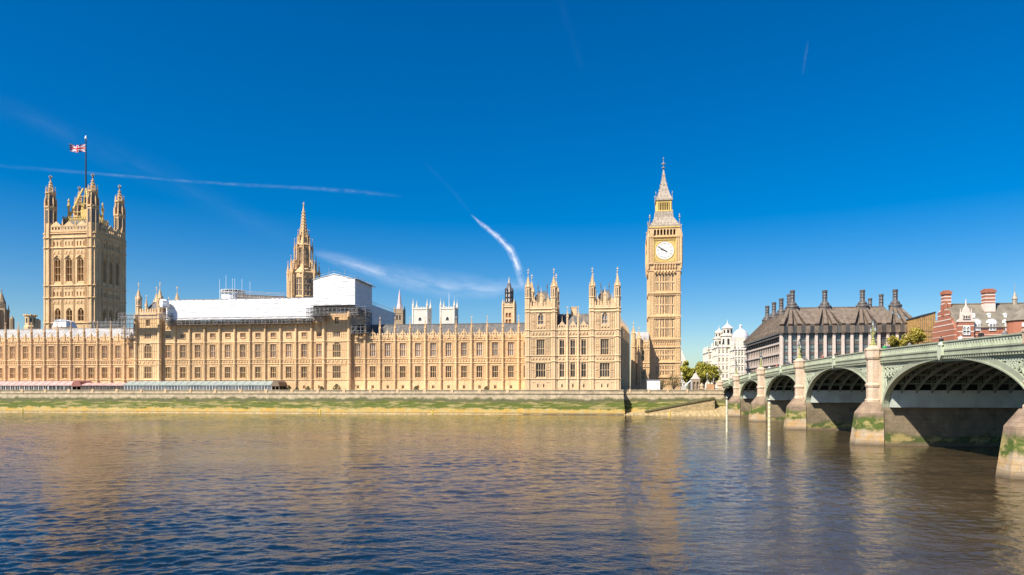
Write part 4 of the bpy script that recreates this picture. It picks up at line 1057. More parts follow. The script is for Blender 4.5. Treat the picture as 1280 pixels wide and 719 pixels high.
# ------------------------------------------------------------------ smaller towers behind the roofs
def box_tower(name, label, pxa, pxb, Y, ztop, D, mat, pin_h, group=None, cat='tower', rows_=(), flag=False, cre=False):
    a, b = X(pxa, Y), X(pxb, Y); rt = root(name, ((a+b)/2, Y+D/2, GB), label, cat, group); L = b-a
    W = MB(); T = lambda u, d, z: (a+u, Y+d, z); T2 = lambda u, d, z: (b-d, Y+u, z)
    hs_ = [(L*c-L*w_/2, L*c+L*w_/2, z0, z1, L*w_*.5) for c, w_, z0, z1 in rows_]; hs2 = [(D*c-D*w_/2, D*c+D*w_/2, z0, z1, D*w_*.5) for c, w_, z0, z1 in rows_]
    wall_holes(W, T, 0, L, GB, ztop, hs_, .8); wall_holes(W, T2, 0, D, GB, ztop, hs2, .8)
    W.box(a+.9, b-.9, Y+.9, Y+D-.05, GB, ztop-.1); W.quad((a,Y,GB), (a,Y+D,GB), (a,Y+D,ztop), (a,Y,ztop))
    for z in (ztop-.3, ztop*.8): string(W, T, 0, L, z, .4, .4); string(W, T2, 0, D, z, .4, .4)
    battlement(W, T, 0, L, ztop, ztop+1.6, L/6, .5); battlement(W, T2, 0, D, ztop, ztop+1.6, D/6, .5)
    W.build('wall', mat, rt)
    q = MB()
    for h in hs_: q.quad(T(h[0], .78, h[2]), T(h[1], .78, h[2]), T(h[1], .78, h[3]), T(h[0], .78, h[3]))
    for h in hs2: q.quad(T2(h[0], .78, h[2]), T2(h[1], .78, h[2]), T2(h[1], .78, h[3]), T2(h[0], .78, h[3]))
    if hs_: q.build('window', M['glass_dark'], rt, norm=False)
    for x_ in (a+.5, b-.5):
        for y_ in (Y+.5, Y+D-.5):
            p = MB(); rr = L*.075; shaft(p, x_, y_, rr, GB, ztop+pin_h*.35, (ztop,)); spirelet(p, x_, y_, rr, ztop+pin_h*.35, ztop+pin_h, 4, 8, 1.5); p.build('pinnacle', mat, rt)
    return rt, a, b, L
Ya = 560.
za = lambda py: Z(545, py, Ya)
rA = ((.5, .2, za(401), za(396.5)),)
box_tower('abbey_tower', 'white abbey tower with four pinnacles and no flagpole, nearer the wrapped tower', 515.5, 534.5, Ya, za(386), 12, M['abbey'], za(375)-za(386), 'twin white abbey towers', rows_=rA)
r_, a_, b_, L_ = box_tower('abbey_tower', 'white abbey tower with a thin pole standing between its pinnacles', 550, 568.5, Ya, za(386), 12, M['abbey'], za(375)-za(386), 'twin white abbey towers', rows_=rA)
p = MB(); p.lathe((a_+b_)/2, Ya+6, [(.3, za(388)), (.15, za(366))], 6); p.build('pole', M['white'], r_)
def disc(mb, T, u, z, r): mb.face([T(u+r*math.cos(k*math.pi/8), -.05, z+r*math.sin(k*math.pi/8)) for k in range(16)])
# church with pale needle spire
def church():
    Y = 420.; a, b = X(493, Y), X(503, Y); cx = (a+b)/2; z = lambda py: Z(498, py, Y); L = b-a
    rt = root('church_tower', (cx, Y+L/2, GB), 'brown church tower with a slim pale pink spire', 'tower')
    W = MB(); W.box(a, b, Y, Y+L, GB, z(387)); 
    for x_ in (a, b):
        for y_ in (Y, Y+L): W.box(x_-.4, x_+.4, y_-.4, y_+.4, GB, z(386)); W.lathe(x_, y_, [(.5, z(386)), (.03, z(381))], 4)
    for k in range(5): W.box(a+L*(k+.2)/5, a+L*(k+.8)/5, Y-.1, Y+.3, z(387), z(385.8))
    W.box(a-.2, b+.2, Y-.2, Y+L+.2, z(392), z(391.4)); W.build('wall', M['buff_stone'], rt)
    q = MB()
    for u in (.32, .68): q.quad((a+L*u-.5, Y-.05, z(400)), (a+L*u+.5, Y-.05, z(400)), (a+L*u+.5, Y-.05, z(394)), (a+L*u-.5, Y-.05, z(394)))
    q.build('louvre', M['dark_in'], rt, norm=False)
    q = MB(); q.lathe(cx, Y+L/2, [(L*.42, z(387)), (L*.26, z(380)), (.25, z(363)), (.05, z(361))], 8); q.build('spire', plain('pale_pink_spire_stone', (.62,.50,.50), .8, var=.1), rt)
church()
# dark-crowned ventilation tower left of the pavilion
def vent_tower():
    Y = 285.; a, b = X(628.5, Y), X(642.5, Y); L = b-a; cx, cy = (a+b)/2, Y+L/2; z = lambda py: Z(636, py, Y)
    rt = root('stair_tower', (cx, cy, GB), 'pale stone turret with paired orange-brown louvres under a dark iron lantern', 'tower')
    W = MB(); T = lambda u, d, zz: (a+u, Y+d, zz); T2 = lambda u, d, zz: (b-d, Y+u, zz)
    hs_ = [(L*c-.5, L*c+.5, z(q1), z(q0), .3) for c in (.36, .64) for q0, q1 in ((391, 397), (399, 406))]
    wall_holes(W, T, 0, L, GB, z(382), hs_, .4); wall_holes(W, T2, 0, L, GB, z(382), hs_, .4); W.box(a+.6, b-.6, Y+.6, Y+L, GB, z(382.2)); W.quad((a,Y,GB), (a,Y+L,GB), (a,Y+L,z(382)), (a,Y,z(382)))
    string(W, T, 0, L, z(384), .3, .3); battlement(W, T, 0, L, z(382), z(379), .8); battlement(W, T2, 0, L, z(382), z(379), .8)
    for x_ in (a, b):
        for y_ in (Y, Y+L): W.lathe(x_, y_, [(.45, GB), (.45, z(380)), (.03, z(373.5))], 6)
    W.build('wall', M['stone2'], rt)
    q = MB()
    for h in hs_: q.quad(T(h[0], .38, h[2]), T(h[1], .38, h[2]), T(h[1], .38, h[3]), T(h[0], .38, h[3]))
    q.build('louvre', plain('rusty_louvres', (.40,.17,.07), .8), rt, norm=False)
    q = MB(); r = L*.33; q.lathe(cx, cy, [(r*1.15, z(382)), (r, z(378)), (r*.92, z(366)), (r*1.05, z(365.5)), (r*.95, z(364.5)), (r*.5, z(357)), (r*.2, z(349)), (.06, z(345))], 8); q.build('lantern', M['leadpale'], rt)
    q = MB()
    for k in range(8):
        an = math.pi/8+k*math.pi/4
        q.tube((cx+r*1.1*math.cos(an), cy+r*1.1*math.sin(an), z(381)), (cx+r*1.1*math.cos(an), cy+r*1.1*math.sin(an), z(362)), .22, 4); q.lathe(cx+r*1.1*math.cos(an), cy+r*1.1*math.sin(an), [(.3, z(362)), (.03, z(358.5))], 4)
        q.tube((cx+r*.95*math.cos(an), cy+r*.95*math.sin(an), z(364.5)), (cx, cy, z(349)), .2, 4)
    for zz in (z(366), z(372), z(378)): q.lathe(cx, cy, [(r*1.1, zz), (r*1.2, zz+.2), (r*1.1, zz+.4)], 8)
    q.build('iron_cage', M['iron_dark'], rt)
M['leadpale'] = plain('pale_weathered_lead', (.50,.44,.38), .6, var=.25, nsc=1)
vent_tower()
# far left: dark spired tower and a squat octagonal turret
def left_bits():
    Y = 330.; z = lambda py: Z(4, py, Y); cx = X(2.0, Y)
    rt = root('spired_turret', (cx, Y, GB), 'dark spired turret at the far left behind the pale roof', 'tower')
    q = MB(); q.lathe(cx, Y, [(2.9, GB), (2.9, z(388)), (2.2, z(386)), (2.0, z(378)), (1.4, z(374)), (.3, z(366))], 8); q.build('turret_body', M['buff_stone'], rt)
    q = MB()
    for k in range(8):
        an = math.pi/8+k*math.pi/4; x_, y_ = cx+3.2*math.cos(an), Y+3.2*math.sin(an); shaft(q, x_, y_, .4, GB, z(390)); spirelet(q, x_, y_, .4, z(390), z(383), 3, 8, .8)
    q.lathe(cx, Y, [(.15, z(367)), (.1, z(361))], 6); q.lathe(cx, Y, [(0, z(364)), (.5, z(363)), (0, z(361.5))], 6); q.build('pinnacle', M['buff_stone'], rt)
    cx2 = X(15, Y); q = MB(); q.lathe(cx2, Y, [(1.1, GB), (1.1, z(399)), (0.05, z(395))], 6); q.build('side_pinnacle', M['buff_stone'], rt)
    Y = 275.; a = X(38, Y); z = lambda py: Z(38, py, Y)
    rt = root('stone_turret', (a, Y, GB), 'squat eight-sided honey stone turret with battlements, left of the royal tower', 'tower')
    q = MB(); q.lathe(a, Y, [(2.6, GB), (2.5, z(409)), (2.1, z(407)), (2.1, z(396)), (2.5, z(395)), (2.4, z(394))], 8); q.lathe(a+1.6, Y+1.5, [(1.6, GB), (1.6, z(400)), (.6, z(398))], 8); q.build('turret_body', M['stone'], rt)
    q = MB()
    for k in range(8): an = k*math.pi/4; q.lathe(a+2.2*math.cos(an), Y+2.2*math.sin(an), [(.4, z(395)), (.3, z(393.2))], 4)
    q.build('battlement', M['stone'], rt)
    q = MB()
    for k in range(8):
        an = k*math.pi/4+.0; c_, s_ = math.cos(an), math.sin(an); rr = 2.1*math.cos(math.pi/8)+.03; x_, y_ = a+rr*c_, Y+rr*s_
        q.quad((x_-s_*.35, y_+c_*.35, z(404)), (x_+s_*.35, y_-c_*.35, z(404)), (x_+s_*.35, y_-c_*.35, z(398)), (x_-s_*.35, y_+c_*.35, z(398)))
    q.build('slit_window', M['glass_dark'], rt)
left_bits()

# ------------------------------------------------------------------ scaffolding and sheeting
def wrinkled(mb, T, u0, u1, z0, z1, amp=.18, nu=40, nz=10, ztop=None):
    """sheeting pulled over a frame: a gently bulging skin"""
    P = []
    for j in range(nz+1):
        row = []
        for i in range(nu+1):
            u = u0+(u1-u0)*i/nu; zt = ztop(u) if ztop else z1; z = z0+(zt-z0)*j/nz
            edge = min(1, min(i, nu-i)/1.5, min(j, nz-j)/1.0)
            d = -amp*.25*(1+math.sin(i*.9+z*.35))*edge+random.uniform(-.012, .012)*edge
            row.append(T(u, d, z))
        P.append(row)
    for j in range(nz): mb.strip(P[j], P[j+1])
def scaffold_mesh(x0, x1, y0, y1, z0, z1, bay=1.9, lift=1.9, ext=.0):
    q = MB(); bd = MB(); r = .07
    nx = max(1, round((x1-x0)/bay)); ny = max(1, round((y1-y0)/bay)); nz = max(1, round((z1-z0)/lift))
    for i in range(nx+1):
        for j in range(ny+1):
            if 0 < i < nx and 0 < j < ny: continue
            x_, y_ = x0+(x1-x0)*i/nx, y0+(y1-y0)*j/ny; q.tube((x_, y_, z0), (x_, y_, z1+ext*random.random()), r, 4)
    for k in range(nz+1):
        z_ = z0+(z1-z0)*k/nz
        for y_ in (y0, y1): q.tube((x0-.4, y_, z_), (x1+.4, y_, z_), r, 4); q.tube((x0-.4, y_, z_+.9), (x1+.4, y_, z_+.9), r*.8, 4)
        for x_ in (x0, x1): q.tube((x_, y0-.4, z_), (x_, y1+.4, z_), r, 4); q.tube((x_, y0-.4, z_+.9), (x_, y1+.4, z_+.9), r*.8, 4)
        bd.box(x0-.2, x1+.2, y0-.15, y0+.95, z_+.08, z_+.16); bd.box(x1-.95, x1+.2, y0+1, y1, z_+.08, z_+.16)
    for k in range(nz):
        za_, zb_ = z0+(z1-z0)*k/nz, z0+(z1-z0)*(k+1)/nz
        for i in range(0, nx, 3): q.tube((x0+(x1-x0)*i/nx, y0, za_), (x0+(x1-x0)*(i+1)/nx, y0, zb_), r*.8, 4)
    return q, bd
def scaffold(label, *args, group='scaffold platforms on the palace', **k):
    x0, x1, y0, y1, z0, z1 = args
    rt = root('scaffold', ((x0+x1)/2, (y0+y1)/2, z0), label, 'scaffold', group)
    q, bd = scaffold_mesh(*args, **k); q.build('scaffold_tube', M['tube'], rt, norm=False); bd.build('boards', M['board'], rt)
    return rt
def wraps():
    # long white roof sheeting
    a, b = X(208.5, YW), X(392, YW); z0, z1 = 32.9, Z(300, 374, YW)
    rt = root('roof_sheeting', ((a+b)/2, YW+6, z0), 'long low white plastic sheeting covering the middle wing roof', 'sheeting', 'white weather sheeting on the palace')
    q = MB(); wrinkled(q, lambda u, d, z: (u, YW-.4+d, z), a, b, z0, z1, .22, 96, 8); wrinkled(q, lambda u, d, z: (b-d, u, z), YW-.4, YW+15, z0, z1, .2, 10, 8); wrinkled(q, lambda u, d, z: (a+d, u, z), YW-.4, YW+15, z0, z1, .2, 10, 8)
    q.quad((a,YW-.4,z1), (b,YW-.4,z1), (b,YW+7,z1+.8), (a,YW+7,z1+.8)); q.quad((a,YW+15,z1), (b,YW+15,z1), (b,YW+7,z1+.8), (a,YW+7,z1+.8))
    q.build('sheet', M['sheet'], rt)
    q = MB(); 
    for k in range(1, 60): u = a+(b-a)*k/60; q.tube((u, YW-.5, z0-1.2), (u, YW-.5, z0+.4), .06, 4)
    q.tube((a, YW-.55, z0), (b, YW-.55, z0), .09, 4); q.tube((a, YW-.6, z0-.9), (b, YW-.6, z0-.9), .08, 4); q.tube((a, YW-.45, z1+.1), (b, YW-.45, z1+.1), .08, 4)
    for k in range(1, 31): u = a+(b-a)*k/31; q.box(u-.35, u+.35, YW-.5, YW-.2, z1-.1, z1+.18)
    q.box(a, b, YW-1.0, YW-.2, z0-.35, z0-.25); q.build('scaffold_tube', M['tube'], rt)
    # big white box on the right-hand tower
    y0 = 236.2; a, b = X(391.6, y0), X(443.7, y0); zb, z1, zp = Z(418, 381.5, y0), Z(418, 349.5, y0), Z(418, 342.7, y0); y1 = y0+18
    rt = root('roof_sheeting', ((a+b)/2, y0+9, zb), 'big white gable-topped sheeted box around the tower top', 'sheeting', 'white weather sheeting on the palace')
    c = (a+b)/2; q = MB(); wrinkled(q, lambda u, d, z: (u, y0+d, z), a, b, zb, z1, .25, 26, 14, lambda u: z1+(zp-z1)*(1-abs(u-c)/(b-c)))
    q.build('front_sheet', M['sheet'], rt)
    q = MB(); wrinkled(q, lambda u, d, z: (b-d, u, z), y0, y1, zb-1, z1, .25, 14, 14); wrinkled(q, lambda u, d, z: (a+d, u, z), y0, y1, zb-1, z1, .25, 14, 14)
    q.quad((a,y1,zb), (b,y1,zb), (b,y1,z1), (a,y1,z1)); q.face([(a,y1,z1), (b,y1,z1), (c,y1,zp)]); q.build('side_sheet', M['sheet_grey_shade'], rt)
    q = MB(); q.ext([(a-.2, z1), (c, zp+.05), (b+.2, z1), (b+.2, z1+.12), (c, zp+.25), (a-.2, z1+.12)], y0-.2, y1+.2); q.build('roof_sheet', M['sheet'], rt)
    q = MB()
    for v in (y0, y1):
        q.tube((a, v, z1+1), (c, v, zp+1), .05, 4); q.tube((c, v, zp+1), (b, v, z1+1), .05, 4)
    for k in range(9):
        u = a+(b-a)*k/8; zz = z1+(zp-z1)*(1-abs(u-c)/(b-c)); q.tube((u, y0, zz), (u, y0, zz+1.2+(1.5 if k in (3, 6) else 0)), .05, 4)
    for k in range(8): v = y0+(y1-y0)*k/7; q.tube((b, v, z1), (b, v, z1+1.4), .06, 4)
    q.tube((b, y0, z1+1), (b, y1+1, z1+1), .07, 4); q.tube((b+.6, y0, z1+.1), (b+.6, y1+1.5, z1+.1), .09, 4); q.box(b, b+.9, y0, y1+2, z1+.0, z1+.1); q.build('guard_rail', M['tube'], rt)
    # lower grey box further back
    ya_, yb_ = y1, 283.; xb = X(465.7, ya_+.5)
    z1b = Z(466, 381, ya_); rt = root('roof_sheeting', (xb-6, (ya_+yb_)/2, 28), 'long grey-blue sheeted roof in shade running back behind the white box', 'sheeting', 'white weather sheeting on the palace')
    q = MB(); wrinkled(q, lambda u, d, z: (xb-d, u, z), ya_, yb_, 26, z1b, .25, 30, 8); q.quad((xb,ya_,z1b), (xb,yb_,z1b), (xb-10,yb_,z1b+1), (xb-10,ya_,z1b+1)); q.quad((xb-10,ya_,26), (xb,ya_,26), (xb,ya_,z1b), (xb-10,ya_,z1b+1)); q.quad((xb-10,yb_,26), (xb,yb_,26), (xb,yb_,z1b), (xb-10,yb_,z1b+1)); q.quad((xb-10,ya_,26), (xb-10,yb_,26), (xb-10,yb_,z1b+1), (xb-10,ya_,z1b+1))
    q.build('sheet', M['sheet_grey_shade'], rt)
    q = MB(); 
    for k in range(14): v = ya_+(yb_-ya_)*k/13; q.tube((xb, v, z1b), (xb, v, z1b+1.3), .06, 4)
    q.tube((xb, ya_, z1b+1), (xb, yb_, z1b+1), .06, 4); q.build('guard_rail', M['tube'], rt)
    # round white tent and low scaffold roof behind
    y = 262.; a, b = X(269, y), X(299, y); z0, z1, z2 = 38.0, Z(284, 365.5, y), Z(284, 362, y); c = (a+b)/2
    rt = root('roof_sheeting', (c, y, z0), 'small white dome-topped sheeted drum with thin poles above the long sheeting', 'sheeting', 'white weather sheeting on the palace')
    q = MB(); r = (b-a)/2*.85; q.lathe(c, y+r, [(r, z0), (r, z1), (r*.85, z1+.6), (r*.4, z2), (0, z2+.2)], 20); q.build('sheet', M['sheet'], rt)
    q = MB()
    for k in range(18): an = 2*math.pi*k/18; q.tube((c+r*1.12*math.cos(an), y+r+r*1.12*math.sin(an), z0), (c+r*1.12*math.cos(an), y+r+r*1.12*math.sin(an), z1+1.3), .06, 4)
    q.lathe(c, y+r, [(r*1.12, z1), (r*1.15, z1+.1), (r*1.12, z1+.2)], 18); q.lathe(c, y+r, [(r*1.12, z1+1.1), (r*1.13, z1+1.15), (r*1.12, z1+1.2)], 18)
    for px, py in ((274.5, 349), (282.5, 344), (290.5, 348), (293.5, 348), (302.5, 349), (312.5, 352)): x_ = X(px, y); q.tube((x_, y, z0), (x_, y, Z(px, py, y)), .05, 4)
    q.build('scaffold_tube', M['white'], rt)
    a, b = X(297, y), X(356, y)
    zA, zB = Z(310, 366.5, y), Z(350, 369.5, y)
    rt = root('scaffold_roof', ((a+b)/2, y+5, 38), 'low dark-boarded scaffold roof beside the dome-topped drum', 'scaffold', 'scaffold platforms on the palace')
    q = MB(); q.hexa([(a,y,36),(b,y,36),(b,y+10,36),(a,y+10,36),(a,y,zA-.4),(b,y,zB-.4),(b,y+10,zB-.4),(a,y+10,zA-.4)]); q.build('boards', M['board'], rt)
    q = MB()
    for k in range(26): u = a+(b-a)*k/25; zz = zA+(zB-zA)*k/25; q.tube((u, y-.1, 37), (u, y-.1, zz+.9), .06, 4)
    for dz in (.9, .4, -.3, -1.4): q.tube((a, y-.15, zA+dz), (b, y-.15, zB+dz), .08, 4)
    q.build('scaffold_tube', M['tube'], rt)
wraps()
zq = lambda py: Z(420, py, 235)
scaffold('wide scaffold deck cantilevered under the big white sheeted box', X(389, 234), X(446, 234), 234.4, 238.5, zq(394.5), zq(385), lift=1.3, bay=1.5)
scaffold('tall dark scaffold bay between the wrapped tower and bare-roofed wing', X(441, 238), X(458, 238), 236.8, 242, 27.5, zq(386), lift=1.9, bay=1.6)
scaffold('narrow scaffold deck hung below the right end of the long white sheeting', X(384, 236), X(405, 236), 235.6, 238.6, 32.0, 36.2, lift=1.4, bay=1.5)
scaffold('long scaffold lift along the parapet under the long white sheeting', X(209, 238), X(389, 238), 237.3, 238.5, 31.2, 32.9, lift=.85, bay=1.5)
scaffold('scaffold deck wrapped round the left tower below its spirelets', X(150, 235), X(208, 235), 234.2, 238.4, Z(180, 399, 235), Z(180, 394.5, 235), lift=1.3, bay=1.6, ext=1.5)
scaffold('scaffold bay against the left side of the left tower', X(155, 238), X(170, 238), 236.8, 241, 26.5, 33.5, lift=1.9, bay=1.6)
# tarpaulin bundle in front of the left tower crown
q = MB(); xa_, xb_ = X(197, 235), X(207.5, 235); q.lathe((xa_+xb_)/2, 236.5, [(1.5, Z(200, 384, 235)), (1.62, Z(200, 382, 235)), (1.58, Z(200, 376, 235)), (1.2, Z(200, 374, 235)), (0, Z(200, 373.4, 235))], 7)
tag(q.build('tarpaulin', M['sheet'], None, off=(xa_, 236.5, 36)), 'bright white tarpaulin bundle on the left tower scaffold', 'tarpaulin')
# ragged white polythene over the left wing roof near the royal tower
def roof_cover(pa, pb, py0, py1, label, y=250.):
    a, b = X(pa, y), X(pb, y); z0, z1 = Z(pa, py0, y), Z(pa, py1, y)
    rt = root('roof_tent', ((a+b)/2, y+3, z0), label, 'tent')
    q = MB(); q.hexa([(a,y,z0),(b,y,z0),(b,y+6,z0),(a,y+6,z0),(a+.5,y+.4,z1-.7),(b-.5,y+.4,z1-.7),(b-.5,y+5,z1-.7),(a+.5,y+5,z1-.7)]); q.ext([(a+.3, z1-.7), (b-.3, z1-.7), ((a+b)/2, z1)], y+.3, y+5.2); q.build('sheet', M['sheet'], rt)
    q = MB(); n = int((b-a)/1.6)
    for k in range(n+1): u = a+(b-a)*k/n; q.tube((u, y-.1, z0), (u, y-.1, z1+.4+random.random()*.8), .06, 4)
    q.tube((a, y-.1, z1-.2), (b, y-.1, z1-.2), .06, 4); q.build('scaffold_tube', M['tube'], rt)
roof_cover(65, 83, 409, 399, 'small white ridge tent on the roof in front of the royal tower')
scaffold('open pole scaffold on the pale roof right of the royal tower base', X(112, 248), X(148, 248), 248, 252, Z(130, 409, 248), Z(130, 405, 248), lift=1.6, bay=1.8, ext=2.5)

# ------------------------------------------------------------------ river wall, terrace, awnings
def river_wall():
    rt = root('river_wall', (-150, 228, 0), 'weed-stained stone river wall below the palace terrace', 'wall')
    q = MB()
    path = [(-420, 228.6), (PA0-.6, 228.6), (PA0-.6, 228.0), (PB1+.8, 228.0), (PB1+.8, 231.6), (36.2, 231.6), (36.2, 252)]
    rings = []
    def offp(i):
        return path[i]
    prof = [(-1.0, -1.2), (2.2, -.75), (4.2, -.45), (6.6, -.2), (6.65, -.4), (6.95, -.4), (7.0, -.15), (7.75, -.15), (7.75, -.3), (7.98, -.3), (7.98, .35), (7.0, .35), (7.0, 2.0), (-1, 2.0)]
    for (x_, y_), nrm in zip(path, [(0,1), (0,1), (-.4,1), (-.6,1), (-.6,1), (-1,1), (-1,0)]):
        rings.append([(x_+nrm[0]*o*(1 if True else 0), y_+nrm[1]*o, z_) for z_, o in prof])
    q.loft(rings)
    q.build('wall', M['quay'], rt)
    q = MB(); x_ = -400
    while x_ < PA0-2: q.box(x_-.45, x_+.45, 228.25, 228.9, 6.6, 8.25); x_ += 9.2
    q.build('parapet_pier', M['stone2'], rt)
    q = MB()
    x_ = PB1+3
    while x_ < 28: q.box(x_-.25, x_+.25, 231.2, 231.9, 7.0, 8.2); x_ += 6
    q.build('parapet_block', M['stone2'], rt)
    q = MB(); q.box(-420, PA0, 230, 239, 6.5, 7.004); o = q.build('terrace', plain('terrace_paving', (.42,.36,.28), .85, var=.15), None); o['kind'] = 'structure'
river_wall()
def foreshore():
    q = MB(); A = []; B = []; C_ = []
    n = 60
    for k in range(n+1):
        x_ = PB1+1+(40-PB1-1)*k/n
        t = max(0, (x_-14)/26)
        A.append((x_, 230.9, 1.0+2.2*t+random.uniform(-.15, .15)*t)); B.append((x_, 227.5-1.5*t+random.uniform(-.3, .3), .45+.9*t+random.uniform(-.2, .2))); C_.append((x_, 225.3-3.5*t+random.uniform(-.8, .8), -.3))
    q.strip(A, B); q.strip(B, C_)
    o = q.build('foreshore', M['sand'], None); o['kind'] = 'structure'
    # thin tide line of shingle along the palace wall
    q = MB(); A = []; B = []
    for k in range(201):
        x_ = -420+(PB1+420)*k/200; A.append((x_, 228.0, .45+random.uniform(-.08, .08))); B.append((x_, 226.6+random.uniform(-.35, .35), -.15))
    q.strip(A, B); o = q.build('foreshore', M['sand'], None); o['kind'] = 'structure'
    # weedy ramp wall rising to the bridge
    rt = root('slipway', (X(840, 229), 229, 0), 'weedy stone ramp sloping up along the river wall towards the bridge', 'slipway')
    xa_, xb_ = X(806, 229), X(893, 229); q = MB()
    q.hexa([(xa_, 228.2, -.5), (xb_, 228.2, -.5), (xb_, 231, -.5), (xa_, 231, -.5), (xa_, 228.5, .9), (xb_, 228.5, 5.2), (xb_, 231, 5.2), (xa_, 231, .9)]); q.build('ramp_body', M['sand'], rt)
    q = MB(); q.hexa([(xa_, 228.1, .9), (xb_, 228.1, 5.2), (xb_, 231, 5.2), (xa_, 231, .9), (xa_, 228.1, 1.35), (xb_, 228.1, 5.75), (xb_, 231, 5.75), (xa_, 231, 1.35)]); q.build('coping', plain('weedy_coping', (.13,.12,.05), .9, var=.35, nsc=1.5), rt)
    # mooring posts at the foot of the wall
    pr = None
    for i, px in enumerate((29.5, 401, 541)):
        x_ = X(px, 226); q = MB(); q.lathe(0, 0, [(.22, -.5), (.22, 1.3), (.28, 1.35), (.05, 1.6)], 8); q.box(-.45, .45, -.1, .1, .55, .75)
        if i == 0: pr = q.mesh('marker_post', plain('yellow_marker_paint', (.72,.50,.08), .6))
        o = bpy.data.objects.new('marker_post', pr); S.collection.objects.link(o); o.location = (x_, 225.6, 0)
        tag(o, ['leftmost short yellow marker post at the foot of the river wall', 'short yellow marker post under the white-wrapped tower', 'short yellow marker post below the bare-roofed wing'][i], 'post', 'yellow marker posts in the river')
    o = bpy.data.objects.new('marker_post', pr); S.collection.objects.link(o); x_, y_ = X(836.5, 224), 222.; o.location = (x_, y_, 0)
    tag(o, 'short yellow marker post in front of the sandy foreshore', 'post', 'yellow marker posts in the river')
foreshore()
M['marquee_in'] = plain('shaded_marquee_windows', (.06,.055,.05), .35, var=.6, nsc=.8)
def awnings():
    PK = sheetmat('pink_striped_canvas', (.60,.40,.36)); RD = plain('dark_red_canvas', (.30,.12,.10), .8); GW = sheetmat('pale_green_white_canvas', (.33,.38,.35)); BR = plain('brown_canvas', (.22,.16,.11), .8); PW = plain('pale_blue_white_frame', (.66,.72,.74), .5)
    y0, y1 = 230.6, 236.6
    def marquee(pa, pb, label, mat, frame, zt, nwin):
        a, b = X(pa, y0), X(pb, y0); c = (a+b)/2; rt = root('marquee', (c, (y0+y1)/2, GB), label, 'marquee', 'awnings along the river terrace')
        zs_ = 9.85
        q = MB(); q.ext([(y0-.2, zs_-.05), (y0+2.6, zt), (y1+.2, zs_+.3), (y1+.2, zs_+.15), (y0+2.6, zt-.12), (y0-.2, zs_-.25)], a, b, 'x')
        n = max(2, int((b-a)/2.6))
        for k in range(n+1): u = a+(b-a)*k/n; q.tube((u, y0-.2, zs_), (u, y0+2.6, zt+.05), .07, 4)
        k = a
        while k < b-.3: q.ext([(k, zs_-.25), (k+.28, zs_-.5), (k+.56, zs_-.25)], y0-.24, y0-.2); k += .56
        q.build('canopy', mat, rt)
        f = MB(); g = MB(); n = nwin; s_ = (b-a)/n
        for k in range(n+1): f.box(a+s_*k-.10, a+s_*k+.10, y0-.05, y0+.08, GB, zs_)
        f.box(a, b, y0-.04, y0+.06, GB, 7.9); f.box(a, b, y0-.04, y0+.06, zs_-.25, zs_)
        for k in range(n): f.box(a+s_*(k+.5)-.04, a+s_*(k+.5)+.04, y0-.03, y0+.05, 7.9, zs_)
        f.build('frame', frame, rt)
        for k in range(n): g.quad((a+s_*k, y0+.03, 7.9), (a+s_*(k+1), y0+.03, 7.9), (a+s_*(k+1), y0+.03, zs_-.4), (a+s_*k, y0+.03, zs_-.4))
        for v, s2 in ((a, 1), (b, -1)): g.quad((v, y0, GB), (v, y1, GB), (v, y1, zs_), (v, y0, zs_))
        g.build('glazing', M['marquee_in'], rt, norm=False)
        return rt
    marquee(-90, 60, 'pink-roofed marquee with dark windows at the far left of the terrace', PK, M['white'], 11.1, 26)
    marquee(60.5, 90, 'pink-roofed marquee with a plain white front panel', PK, M['white'], 11.1, 3)
    marquee(102.5, 155, 'long low pink awning right of the dark red canopy, with open shaded front', PK, M['board'], 10.5, 12)
    marquee(155.5, 339, 'long pale grey-green glazed marquee with white frames', GW, PW, 11.0, 46)
    def dome(px0, px1, mat, label, zt):
        a, b = X(px0, y0), X(px1, y0); c, r = (a+b)/2, (b-a)/2; rt = root('domed_canopy', (c, y0+2.5, GB), label, 'awning')
        q = MB(); n = 8
        P = [(c+r*math.cos(math.pi*k/n), 9.2+(zt-9.2)*math.sin(math.pi*k/n)) for k in range(n+1)]; q.ext(P, y0-.3, y1); q.build('canopy', mat, rt)
        q = MB(); 
        for u in (a+.15, c, b-.15): q.box(u-.1, u+.1, y0-.1, y0+.1, GB, 9.3)
        q.box(a, b, y1-.5, y1-.3, GB, 9.3); q.build('frame', M['board'], rt)
    dome(90, 102, RD, 'dark red rounded canopy at the end of the pink marquee', 11.4)
    dome(339.5, 349.5, BR, 'brown rounded canopy at the end of the glazed marquee', 11.2)
awnings()
# low shrubs on the terrace
def bush(label, x, y, z, rx, h, mat, n=350, group='terrace shrubs', name='shrub'):
    rt = root(name, (x, y, z), label, 'shrub', group)
    q = MB()
    for k in range(5): a = random.random()*6.28; q.tube((x, y, z), (x+rx*.5*math.cos(a), y+rx*.5*math.sin(a), z+h*.7), .05, 4, .02)
    q.build('stem', M['bark'], rt)
    q = MB()
    for k in range(n):
        a, u = random.random()*6.28, random.random()**.4; ph = random.random(); p = Vector((x+rx*u*math.cos(a)*math.sin(math.pi*(.15+.8*ph)), y+rx*u*math.sin(a)*math.sin(math.pi*(.15+.8*ph)), z+h*(.1+ph*.9)))
        leaf(q, p, random.uniform(.1, .26)*max(1, rx/2))
    q.build('foliage', mat, rt, norm=False)
def leaf(q, p, s):
    n = Vector((random.gauss(0,1), random.gauss(0,1), random.gauss(.4,1))).normalized(); u = n.orthogonal().normalized()*s; v = n.cross(u)*.9
    q.face([p-u-v*.2, p+v*-.9, p+u, p+v])
